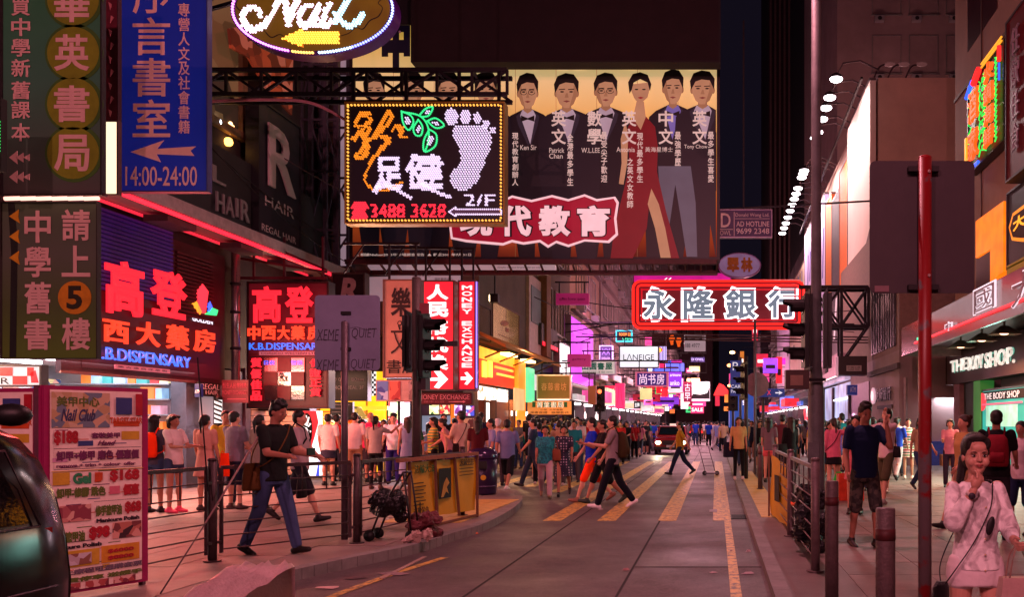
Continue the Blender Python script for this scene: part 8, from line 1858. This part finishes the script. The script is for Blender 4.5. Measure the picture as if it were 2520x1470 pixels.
# second bin by the far signals
x, y = (1868-U0)/FP*25, 25; x += .15
t = thing('litter_bin', 'small black bin with a dome at the right kerb before the signals', 'litter bin', (x, y, .1)); MB().lathe((x, y, .1), [(.2, 0), (.2, .7), (.22, .72), (.2, .9), (.08, .98)], 18).build('drum', M('#1c1820', .35), t, True)
# folded stroller-like trolley with black sack behind the left railing
x, y, _ = gp(955, 1330, .12)
t = thing('hand_trolley', 'upright hand trolley with a stuffed black sack behind the left railing', 'trolley', (x, y, .12))
m = MB()
for dy in (-.14, .14): m.tube([(x-.18, y+dy, .16), (x-.08, y+dy, .42), (x+.12, y+dy, .78), (x+.24, y+dy, .98)], .013, 6); m.tube([(x+.24, y+dy, .98), (x+.30, y+dy, .55), (x+.34, y+dy, .2)], .013, 6)
m.tube([(x+.24, y-.14, .98), (x+.24, y+.14, .98)], .014, 6); m.build('frame', M('#2a2226', .4, .6), t, True)
for dx in (-.18, .34):
 for dy in (-.15, .15): MB().cyl((x+dx, y+dy-.015, .19), (x+dx, y+dy+.015, .19), .07, n=14).build('wheel', BLACK, t, True)
m = MB(); rg = random.Random(3)
for i in range(12): m.ell((x+rg.uniform(-.14, .16), y+rg.uniform(-.1, .1), .52+rg.uniform(-.14, .16)), (rg.uniform(.08, .14), .12, rg.uniform(.07, .12)), 8, 6)
me = crumple(remesh(m, .02, 1), .035); me.materials.append(M('#0d0b0e', .25, 0, .2, 8, .5)); o = bpy.data.objects.new('black_sack', me); col.objects.link(o); tag(o, 'stuffed shiny black sack resting on the hand trolley', 'sack')
m = MB()
for i in range(9): m.ell((x+.34+rg.uniform(-.12, .14), y+.25+rg.uniform(-.1, .1), .22+rg.uniform(-.08, .16)), (.12, .1, .08), 8, 6)
me = crumple(remesh(m, .025, 1), .06, 6); me.materials.append(M('#5a2028', .6, 0, .5, 5, .4)); o = bpy.data.objects.new('cloth_bundle', me); col.objects.link(o); tag(o, 'dark red cloth bundle piled behind the hand trolley', 'bundle')
# black bags tied to the right railing
m = MB()
for i in range(16): m.ell((1.12+rg.uniform(-.1, .12), 11.5+rg.uniform(-1.5, .9), .42+rg.uniform(-.28, .28)), (.12, .16, .15), 8, 6)
me = crumple(remesh(m, .025, 1), .05, 7); me.materials.append(M('#111018', .5, 0, .3, 6, .5)); o = bpy.data.objects.new('cloth_bundle', me); col.objects.link(o); tag(o, 'black cloth bundle with orange straps tied behind the right railing', 'bundle')
o2 = MB().tube(curve([(1.02, 12.6, .72), (1.0, 12.3, .62), (1.02, 11.9, .68), (.99, 11.6, .55), (1.02, 11.2, .60)], 5), .022, 5).build('orange_strap', M('#e04a10', .6), None, True); o2.parent = o
m = MB()
for i in range(22): m.ell((G(1895+rg.uniform(-6, 22), 1170, .1)[0], 27+rg.uniform(-.3, .5), .5+rg.uniform(-.4, .85)), (.22, .2, .2), 8, 6)
me = crumple(remesh(m, .04, 1), .08, 4); me.materials.append(M('#147048', .5, 0, .3, 5, .5)); o = bpy.data.objects.new('tarpaulin', me); col.objects.link(o); tag(o, 'heap under a green tarpaulin on the right pavement', 'tarpaulin');
# crates on the right pavement
x, y, _ = gp(2092, 1232, .106); o = thing('red_crate', 'orange red plastic crate on the right pavement behind the pink top', 'crate', (x, y, .106)); MB().box(x-.24, y-.18, .11, x+.24, y+.18, .12).build('floor', M('#c03818', .5), o)
for q in ((x-.24,y-.18,x+.24,y-.165), (x-.24,y+.165,x+.24,y+.18), (x-.24,y-.165,x-.225,y+.165), (x+.225,y-.165,x+.24,y+.165)): MB().box(q[0], q[1], .12, q[2], q[3], .62).build('side', M('#c03818', .5), o)
t = thing('green_carrier_bag', 'green plastic carrier bag beside the orange red crate', 'bag', gp(2062, 1225, .106)); m = MB(); a = t.location; m.rings([(a.x, a.y, .11, .14, .1), (a.x, a.y, .3, .17, .12), (a.x+.02, a.y, .5, .1, .06), (a.x+.02, a.y, .62, .05, .02)], 12); m.build('bag', M('#28a838', .4), t, True)
# blue signs and signals further down the right kerb
def postsign(name, label, u, vt, vb, u0, u1, y, mat, cat='road sign', texts=()):
 x = (u-U0)/FP*y; t = thing(name, label, cat, (x, y, .1)); MB().cyl((x, y, .1), (x, y, P(0, vt-8, y)[2]), .05, n=10).build('pole', M('#4a4248', .5, .4), t, True)
 s = Sign('x','x','x', front(y-.06), u0, vt, vb, u1); bpy.data.objects.remove(s.root); s.root = t; s.rect('plate', u0, vt, vb, u1, mat, -.03, 0)
 for tx, a, b, c, d in texts: s.txt(tx, a, b, c, d, E('#e0e0f0', .7))
 return t, s
t, s = postsign('direction_sign', 'blue direction sign with a white right arrow and crossed symbol over the right pavement', 1878, 957, 978, 1857, 1931, 30, E('#0c2c74', .6), texts=(('停', 1862, 960, 974, 1870),)); s.poly('arrow', [(1908,966),(1918,966),(1916,962),(1926,967.5),(1916,973),(1918,969),(1908,969)], E('#e0e0f0', .8)); s.txt('X', 1888, 961, 973, 1897, E('#e03040', .9))
t, s = postsign('car_park_sign', 'tall blue car park sign on a grey post behind the dark signal head', 1822, 888, 975, 1797, 1826, 33, E('#0c2c74', .6), texts=(('P', 1803, 892, 912, 1816), ('CAR', 1799, 948, 956, 1823), ('PARK', 1799, 960, 968, 1823)))
t = thing('traffic_signal', 'dark traffic signal on its own post before the tall blue sign', 'traffic light', P(1832, 1100, 24)); x, y = (1836-U0)/FP*24, 24
MB().cyl((x, y, .1), (x, y, 3.4), .055, n=10).build('pole', M('#3a3236', .5, .4), t, True); signal_head(t, x-.05, y, P(0, 980, y)[2], math.radians(200), .9)
t = thing('traffic_signal', 'small traffic signal with a red lamp lit at the end of the right kerb', 'traffic light', P(1804, 1100, 40)); x, y = (1804-U0)/FP*40, 40
MB().cyl((x, y, .1), (x, y, 3.2), .06, n=10).build('pole', M('#3a3236', .5, .4), t, True); signal_head(t, x, y, 2.2, math.radians(-90), .95, lit=2)
t = thing('traffic_signal', 'small traffic signal with a lit red lamp before the left pink boards', 'traffic light', P(1478, 1100, 38)); x, y = (1476-U0)/FP*38, 38
MB().cyl((x, y, 0), (x, y, 3.1), .06, n=10).build('pole', M('#3a3236', .5, .4), t, True); signal_head(t, x, y, 2.15, math.radians(-90), .95, lit=2)
t = thing('round_sign', 'round back of a sign on a thin post right of the dark signal', 'road sign', P(1858, 1100, 26)); x, y = (1858-U0)/FP*26, 26
MB().cyl((x, y, .1), (x, y, 4.6), .04, n=10).build('pole', M('#6a5e66', .5, .4), t, True); MB().cyl((x+.05, y+.05, 2.72), (x+.05, y+.07, 2.72), .36, n=24).build('plate', M('#6a5658', .5, .3), t)
# thin rods crossing the left foreground
t = thing('stay_wire', 'thin wire stay rising from the left railing to the salon door', 'wire', (-5.3, 9.4, 1)); MB().cyl(P(512, 1210, 9.3), P(486, 880, 9.3), .008, n=6).build('wire', DARKSTEEL, t)
t = thing('umbrella_pole', 'thin tilted pole with a curled end leaning across the left railing', 'pole', (-5.6, 8.2, .3)); MB().cyl(P(505, 1290, 8.4), P(645, 1060, 10), .010, n=8).build('rod', M('#8a6a68', .5, .3), t, True); MB().cyl(P(395, 1462, 7.4), P(505, 1290, 8.4), .007, n=6).build('cord', M('#3a2c30', .6), t, True)
for k, (p, q, sag, lab) in enumerate((((-11.5, 18, 8.4), (-11.3, 26.5, 7.0), .25, 'thin dark cable looping across the HAIR letters'), ((-11.4, 20, 7.9), (-10.6, 26.3, 6.2), .3, 'lower thin cable drooping over the salon fascia'), ((-11.4, 23.5, 8.6), (-7.4, 26.9, 7.4), .35, 'pale thin cable from the salon board to the scaffold'), ((-6.9, 40, 7.2), (6.4, 42, 6.9), .5, 'sagging cable spanning the street behind the bank sign'), ((-6.9, 46, 6.2), (6.4, 47, 6.6), .45, 'cable spanning the street above the white light box'), ((-6.9, 34, 6.4), (-2.6, 44, 5.9), .3, 'cable running from the awning wall to the light box'))):
 p = Vector(p); q = Vector(q); t = thing('cable', lab, 'cable', tuple(p)); MB().tube([p+(q-p)*i/10-Vector((0, 0, sag*4*(i/10)*(1-i/10))) for i in range(11)], .014 if k < 3 else .022, 5).build('wire', M('#5a4a50' if k % 3 == 2 else '#1c1618', .6), t, True)
# trampled litter
for k, (u, v, w_, lab, c) in enumerate(((805, 1449, .22, 'crumpled white paper in the left gutter', '#c8a8a0'), (965, 1415, .30, 'clear crumpled plastic bag in the left gutter', '#8a7878'), (1167, 1316, .10, 'orange crumpled wrapper by the left kerb', '#c86a3a'), (1755, 1412, .10, 'small white scrap in the middle of the lane', '#b8a0a0'), (1842, 1414, .16, 'long white scrap near the right kerb', '#a89498'), (1842, 1360, .08, 'torn white scrap by the right kerb, upper', '#b8a0a0'), (1800, 1358, .05, 'tiny scrap in the right gutter', '#b8a0a0'), (2140, 1450, .2, 'pale scrap of paper between the two near bollards', '#9aa0b8'), (1476, 1256, .10, 'white scrap before the grey T-shirt', '#b0a0a0'), (1729, 1189, .14, 'white scrap on the crossing stripe', '#c0a090'), (880, 1425, .25, 'flattened grey strip of card in the left gutter', '#5a4c4c'), (1540, 1406, .1, 'pinkish scrap left of the lane joint', '#a07878'))):
 x, y, _ = gp(u, v); m = MB(); n = 7; hgt = .008+.006*(k % 3)
 for j in range(2):
  for i in range(n): a = 2*math.pi*i/n; rr = w_*(.5 if j == 0 else .3)*(1+.3*math.sin(i*2.3+k)); m.v.append((x+rr*math.cos(a), y+rr*.7*math.sin(a), .008 if j == 0 else .01+hgt*(.5+.5*math.sin(i*3.1+k))))
 m.v.append((x, y, .01+hgt)); m.f = [(i, (i+1) % n, n+(i+1) % n, n+i) for i in range(n)]+[(n+i, n+(i+1) % n, 2*n) for i in range(n)]; tag(m.build('litter_scrap', M(c, .6)), lab, 'litter')
t = thing('brown_stick', 'thin brown strip lying beside the yellow gutter line', 'strip', gp(985, 1400)); MB().bar(gp(940, 1425, .01), gp(1045, 1372, .01), .05, .012).build('strip', M('#9a8478', .7), t)
t = thing('crumpled_bag', 'white scrunched paper bag with a cup on the pavement under the hand trolley', 'litter', gp(1010, 1345, .12)); m = MB()
for i in range(6): m.ell((t.location.x+rg.uniform(-.12, .12), t.location.y+.3+rg.uniform(-.05, .05), .18+rg.uniform(-.03, .06)), (.07, .06, .06), 7, 5)
me = crumple(remesh(m, .02, 0), .04, 14); me.materials.append(M('#b89a90', .6, 0, .2, 10, .5)); o = bpy.data.objects.new('paper', me); col.objects.link(o); o.parent = t; o.location = -t.location
# ---- price poster boards
def poster(name, label, pl_, a0, a1, b1, seed=0, cut=0):
 """pink framed nail salon price board: coordinates in the board's own width (0..1) and height in metres"""
 t = thing(name, label, 'poster board', pl_.W((a0+a1)/2, .12), math.atan2(pl_.r[1], pl_.r[0]), 'nail salon price boards')
 W_ = a1-a0; fx_ = lambda s: a0+s*W_; b0 = .16; H_ = b1-b0; fz = lambda s: b1-s*H_
 def rc(nm, s0, t0, s1, t1, mat, d=.004, th=.004): return MB().prism(pl_, [(fx_(s0),fz(t1)),(fx_(s1),fz(t1)),(fx_(s1),fz(t0)),(fx_(s0),fz(t0))], d+th, d).build(nm, mat, t)
 def tx(s, s0, t0, s1, t1, mat, d=.012, off=.03, shear=0):
  g = glyph(s, off); m = MB(); m.add([pl_.W(fx_(s0+(s1-s0)*(x-g[2][0])/(g[2][2]-g[2][0]))+shear*(y-g[2][1])*W_*.1, fz(t1+(t0-t1)*(y-g[2][1])/(g[2][3]-g[2][1])), d+(z+.05)*.03) for x, y, z in g[0]], g[1]); m.build('lettering', mat, t)
 PK = M('#981858', .6, 0, .1); CR = M('#f0dcd0', .6, 0, .1); RD_ = M('#a81c2c', .6); YL = M('#c8a030', .6); PU = M('#6a2858', .6); GN_ = M('#5a6a28', .6); OR_ = M('#c04a20', .6); BLU = M('#34407a', .6)
 MB().prism(pl_, [(a0,b0),(a1,b0),(a1,b1),(a0,b1)], 0, -.06).build('board', PK, t)
 rc('pale_field', .05, .02, .93, .985, CR)
 for (s0, t0, s1, t1, c) in ((.06,.03,.92,.205,['#c8a888','#b89a70','#6a7a8a','#c8b090']),): rc('photo', .06, .03, .60, .20, blot(c, 14, 0), .009)
 rc('purple_screen', .66, .05, .82, .135, BLU, .014); rc('red_column', .86, .03, .93, .14, RD_, .014); tx('TARGET STAR', .60, .15, .93, .18, OR_)
 tx('美甲中心', .10, .05, .5, .10, GN_); tx('Nail Club', .14, .11, .45, .17, M('#3a3a5c', .6), shear=.3)
 tx('$188', .08, .215, .30, .285, RD_, off=.06); tx('套裝美甲', .42, .225, .70, .255, PU); tx('Hand', .48, .265, .64, .29, PU, shear=.3)
 rc('box_line', .08, .30, .92, .303, M('#3a2030', .6)); rc('box_line', .08, .40, .92, .403, M('#3a2030', .6)); rc('box_line', .08, .21, .083, .40, M('#3a2030', .6))
 tx('卸甲+修甲 磨色 優惠價', .10, .312, .90, .362, PU, off=.05); tx('remove + trim + colour  offer', .10, .375, .86, .392, PU)
 rc('yellow_blob', .07, .415, .22, .475, YL, .010); tx('Gel', .25, .42, .42, .475, M('#2e8a5a', .6), off=.06); tx('腳', .45, .42, .53, .472, OR_, off=.06); tx('$168', .60, .412, .90, .475, RD_, off=.06)
 rc('yellow_edge', .06, .408, .94, .411, YL, .010); tx('卸甲-修腳 跣色', .10, .49, .56, .54, GN_, off=.05); rc('pink_hand', .60, .495, .70, .535, M('#d06a80', .6), .010); tx('優惠', .73, .488, .90, .545, RD_, off=.07)
 rc('photo', .07, .575, .42, .655, blot(['#c88a80', '#a85a60', '#d8a898', '#8a3a4a'], 16, 0), .009); rc('box_line', .45, .565, .93, .568, M('#3a2030', .6)); tx('修手塗甲油', .46, .585, .72, .64, GN_, off=.05); tx('$68', .75, .575, .92, .64, RD_, off=.07); tx('Manicure Polish', .47, .652, .90, .672, M('#2a1a28', .6), off=.05)
 tx('美腳塗甲油', .06, .70, .36, .755, GN_, off=.05); tx('$98', .40, .688, .60, .755, RD_, off=.07); rc('photo', .63, .68, .92, .76, blot(['#b87060', '#3a2028', '#d8a090', '#7a3a3c'], 18, 0), .009); tx('Pedicure Polish', .05, .765, .52, .785, M('#2a1a28', .6), off=.05)
 rc('yellow_panel', .06, .795, .50, .875, YL, .009); rc('photo', .14, .81, .42, .865, blot(['#b8a8b0', '#8a5a4a', '#c8c0c8'], 16, 0), .015); rc('orange_panel', .52, .79, .90, .875, M('#d0902c', .6), .009); tx('$6000', .58, .808, .84, .83, RD_, d=.015, off=.05); tx('$8800', .58, .842, .84, .864, RD_, d=.015, off=.05)
 tx('以上療程可選購套票', .07, .885, .93, .912, M('#6a5a6a', .6), off=.04); tx('免費停車 送護手', .07, .925, .93, .95, GN_, off=.05)
 for q in range(34): ta = .215+.0225*q; sa = .09+.55*((q*7) % 11)/11; rc('fine_print', sa, ta-.004, sa+.12+.02*(q % 5), ta, [PU, GN_, OR_, BLU][q % 4], .007, .002)
 for q, (sa, ta, sb, tb) in enumerate(((.72,.22,.90,.262),(.30,.265,.44,.29),(.43,.70,.46,.75),(.53,.88,.6,.9),(.64,.17,.9,.195),(.07,.345,.2,.365),(.1,.42,.2,.465))): rc('mark', sa, ta, sb, tb, [YL, BLU, RD_, YL, OR_, M('#c890b0'), RD_][q], .0095, .002)
 for s0 in (.1, .37, .64): rc('photo', s0, .953, s0+.22, .985, blot(['#a84a4a', '#d8a8a0', '#7a2c3c'], 22, 0), .009)
 MB().bar(pl_.W(a0, .12, -.08), pl_.W(a0, b1, -.08), .04).build('leg', M('#5a3040', .5), t); MB().bar(pl_.W(a1, .12, -.08), pl_.W(a1, b1, -.08), .04).build('leg', M('#5a3040', .5), t)
 return t
A = Vector(((108-U0)/FP*7.35, 7.35)); Bv = Vector(((364-U0)/FP*8.15, 8.15)); pv = (Bv-A)
poster('price_board', 'pink framed nail salon price board covered in prices such as $188 and $68', PL((A.x, A.y), (pv.x, pv.y)), 0, pv.length, EYE+(V0-953)/FP*7.75)
C0 = A+Vector((-1.1, .25)); pv2 = A-C0; poster('price_board', 'second nail salon price board at the left edge, mostly behind the parked van', PL((C0.x, C0.y), (pv2.x, pv2.y)), 0, pv2.length-.03, EYE+(V0-955)/FP*7.35)
# ---- parked van at the left edge, seen from behind
t = thing('parked_van', 'dark parked van with a rounded tail at the bottom left corner', 'van', (-4.6, 4, 0))
CAR = M('#1c1418', .16, .5, .1, 2, 0, .6); y0, y1 = 1.0, 5.0
prof = [(px-.08, pz) for px, pz in [(-3.62, .28), (-3.58, .45), (-3.57, .75), (-3.60, 1.0), (-3.66, 1.25), (-3.74, 1.42), (-3.86, 1.55), (-4.05, 1.64), (-4.4, 1.69), (-5.1, 1.69), (-5.45, 1.6), (-5.62, 1.42), (-5.72, 1.0), (-5.76, .6), (-5.72, .28)]]
def section(y, s=1., dz=0): return [(-4.66+(px+4.66)*s, y, .28+(pz-.28)*(s+dz)) for px, pz in prof]
m = MB(); secs = [section(1.0, .96), section(1.4, 1.), section(3.6, 1.), section(4.4, 1.), section(4.85, .995), section(5.08, .97), section(5.2, .9)]
n = len(prof)
for s_ in secs: m.v += s_
for k in range(len(secs)-1):
 for i in range(n-1): m.f.append((k*n+i, k*n+i+1, (k+1)*n+i+1, (k+1)*n+i))
m.f.append(tuple(range(n))); m.f.append(tuple(reversed(range((len(secs)-1)*n, len(secs)*n))))
m.build('body', CAR, t, True)
m = MB(); pw = [(-5.5, 1.02), (-3.82, 1.02), (-3.86, 1.28), (-3.95, 1.44), (-4.15, 1.52), (-5.1, 1.52), (-5.4, 1.44), (-5.48, 1.28)]
MB().prism(front(1.0), [(a, b) for a, b in pw], .03, .0).build('front_window', glass('#0a0808', .05), t)
MB().add([(-3.685, 1.7, 1.06), (-3.685, 4.80, 1.06), (-3.795, 4.70, 1.42), (-3.795, 1.8, 1.42)], [(0,1,2,3)]).build('side_window', glass('#080608', .05), t)
MB().box(-3.76, 4.93, .72, -3.70, 4.985, 1.02).build('rear_light', M('#8a0a14', .2, 0, .1), t); MB().box(-3.80, 4.95, .35, -5.7, 5.05, .55).build('bumper', M('#141014', .4), t)
for yy in (1.7, 4.1):
 for xx in (-3.62, -5.7): MB().cyl((xx-.1, yy, .33), (xx+.1, yy, .33), .33, n=24).build('wheel', M('#0c0a0c', .7), t, True)
MB().tube([(-3.67, 1.8, 1.04), (-3.675, 4.86, 1.04), (-3.79, 4.76, 1.45), (-3.79, 1.8, 1.45)], .008, 5).build('reflection_trim', M('#8a8088', .2, .9), t, True)  # silver tube added for bright reflection lines round the window
MB().tube([(-3.645, 1.2, .70), (-3.645, 4.95, .70)], .006, 5).build('body_seam', M('#6a6068', .25, .8), t); MB().ell(P(28, 1022, 4.62), (.10, .07, .06), 12, 8).build('mirror', BLACK, t, True)
# ---- white plastic wrapped sheet in the near left foreground
t = thing('plastic_sheet', 'crumpled pinkish white plastic covered board in the left foreground', 'plastic sheet', (-4.0, 7, .2)); m = MB(); nx_, ny_ = 26, 10
for j in range(ny_+1):
 for i in range(nx_+1):
  s, q = i/nx_, j/ny_; y = 6.2+1.3*q; u_ = 395+(620-395)*s; x = (u_-U0)/FP*(7.0)+.1*q; z = .02+.40*min(1, (s*3.2)**.5)*q**.7+.02*math.sin(i*1.1+j*2)+.015*math.sin(i*2.7-j); m.v.append((x, y, max(z, .01)))
for j in range(ny_):
 for i in range(nx_): q = j*(nx_+1)+i; m.f.append((q, q+1, q+nx_+2, q+nx_+1))
k0 = ny_*(nx_+1); b_ = len(m.v)
for i in range(nx_+1): x, y, z = m.v[k0+i]; m.v.append((x, y+.02, 0))
for i in range(nx_): m.f.append((k0+i, k0+i+1, b_+i+1, b_+i))
b2 = len(m.v); rr = [j*(nx_+1)+nx_ for j in range(ny_+1)]
for q in rr: x, y, z = m.v[q]; m.v.append((x, y, 0))
for j in range(ny_): m.f.append((rr[j], rr[j+1], b2+j+1, b2+j))
m.build('sheet', M('#c8a8a8', .3, 0, .1, 6, .4, .5), t, True)

# ---- red taxi
t = thing('taxi', 'red taxi with one bright headlight waiting behind the crossing', 'taxi', ((1651-U0)/FP*45, 47, 0)); tx_, ty = t.location.x, 44.7
TR = M('#7c1016', .22, .2, .1, 2, 0, .6)
def tsec(y, w_, z0, z1, r=.12): return [(tx_-w_, y, z0), (tx_-w_, y, z1-r), (tx_-w_+r, y, z1), (tx_+w_-r, y, z1), (tx_+w_, y, z1-r), (tx_+w_, y, z0)]
m = MB(); L_ = [tsec(ty, .80, .3, .78), tsec(ty+.06, .84, .25, .84), tsec(ty+1.15, .85, .25, .93), tsec(ty+1.3, .85, .25, .95), tsec(ty+3.9, .85, .25, .98), tsec(ty+4.55, .83, .3, .9)]
for s_ in L_: m.v += s_
for k in range(5):
 for i in range(6): m.f.append((k*6+i, k*6+(i+1) % 6, (k+1)*6+(i+1) % 6, (k+1)*6+i))
m.f.append(tuple(reversed(range(6)))); m.f.append(tuple(range(30, 36))); m.build('body', TR, t)
m = MB(); L_ = [tsec(ty+1.15, .76, .92, .96, .02), tsec(ty+1.75, .68, .92, 1.42, .06), tsec(ty+3.2, .68, .92, 1.44, .06), tsec(ty+3.8, .74, .92, 1.0, .02)]
for s_ in L_: m.v += s_
for k in range(3):
 for i in range(6): m.f.append((k*6+i, k*6+(i+1) % 6, (k+1)*6+(i+1) % 6, (k+1)*6+i))
m.f.append(tuple(reversed(range(6)))); m.f.append(tuple(range(18, 24))); m.build('cabin', TR, t); MB().box(tx_-.60, ty+1.8, 1.43, tx_+.60, ty+3.15, 1.455).build('roof', M('#b0a4a8', .35, .1), t)
MB().add([(tx_-.68, ty+1.16, 1.01), (tx_+.68, ty+1.16, 1.01), (tx_+.60, ty+1.66, 1.395), (tx_-.60, ty+1.66, 1.395)], [(0,1,2,3)]).build('windscreen', glass('#0c1416'), t)
for s_, e in ((-1, 16), (1, 16)): MB().ell((tx_+s_*.62, ty-.02, .62), (.14, .05, .09), 12, 8).build('headlight', E('#ffe8b0', e), t, True); MB().box(tx_+s_*.62-.10, ty+.0, .40, tx_+s_*.62+.10, ty-.04, .47).build('indicator', M('#c06a20', .3), t)
MB().box(tx_-.42, ty-.03, .50, tx_+.42, ty+.02, .72).build('grille', M('#0c0a0c', .4), t); MB().box(tx_-.84, ty-.1, .28, tx_+.84, ty, .42).build('bumper', M('#141014', .5), t); MB().box(tx_-.2, ty-.12, .38, tx_+.2, ty-.105, .50).build('number_plate', M('#b8b0b0', .5), t)
MB().box(tx_-.16, ty+2.3, 1.45, tx_+.16, ty+2.45, 1.57).build('roof_sign', E('#ffd8c8', .8), t)
for s_ in (-1, 1):
 MB().box(tx_+s_*.86, ty+1.25, .95, tx_+s_*1.0, ty+1.33, 1.08).build('mirror', BLACK, t)
 for yy in (.8, 3.6): MB().cyl((tx_+s_*.84, ty+yy, .3), (tx_+s_*.70, ty+yy, .3), .3, n=18).build('wheel', M('#0a090a', .7), t, True)
area_lamp('head_beam', (tx_-.62, ty-.15, .62), .12, 45, (1, .8, .5), (math.radians(-82), 0, 0), t)
# ---- blue truck and far vehicles
t = thing('blue_truck', 'blue lorry with a white lettered canopy top beyond the right signals', 'truck', (2.6, 58, 0)); y = 58
a = P(1796, 968, y); b = P(1846, 1045, y); MB().box(a[0], y, 1.3, b[0]+.3, y+5, a[2]).build('cargo_box', E('#1858c0', .45, .2), t); MB().box(a[0]+.1, y-.05, .5, b[0]+.2, y+4.8, 1.3).build('chassis', BLACK, t)
sg2 = Sign('x','x','x', front(y-.02), 1796, 968, 1020, 1846); bpy.data.objects.remove(sg2.root); sg2.root = t; sg2.txt('名家', 1800, 984, 998, 1814, SW); sg2.txt('食', 1826, 984, 998, 1838, SW)
for s_ in (a[0]+.4, b[0]): MB().cyl((s_-.12, y+.2, .45), (s_+.12, y+.2, .45), .45, n=16).build('wheel', BLACK, t, True)
for k, (u, v, y, c, lab) in enumerate(((1654, 1045, 62, '#1a1418', 'dark car behind the red taxi'), (1712, 1030, 85, '#2a2024', 'far car with two red tail lights at the end of the road'), (1745, 1032, 92, '#2a2428', 'far car beside the tail lights, nearer the right kerb'))):
 x = (u-U0)/FP*y; t = thing('car', lab, 'car', (x, y, 0)); m = MB(); m.box(x-.85, y, .3, x+.85, y+4.2, .95); m.build('body', M(c, .25, .3), t)
 m = MB(); m.add([(x-.8,y+.6,.95),(x+.8,y+.6,.95),(x+.8,y+3.6,.95),(x-.8,y+3.6,.95),(x-.62,y+1.1,1.5),(x+.62,y+1.1,1.5),(x+.62,y+3,1.5),(x-.62,y+3,1.5)], [(4,5,6,7),(0,1,5,4),(1,2,6,5),(2,3,7,6),(3,0,4,7)]); m.build('cabin', glass('#141418'), t)
 for s_ in (-1, 1): MB().ell((x+s_*.62, y-.03, .75), (.16, .05, .1), 8, 6).build('tail_light' if k else 'headlight', E('#ff1818', 6) if k else E('#ffe0c0', 5), t, True)
 for s_ in (-1, 1):
  for yy in (.8, 3.4): MB().cyl((x+s_*.84, y+yy, .32), (x+s_*.7, y+yy, .32), .32, n=12).build('wheel', BLACK, t, True)
bpy.data.scenes.remove(tmp)
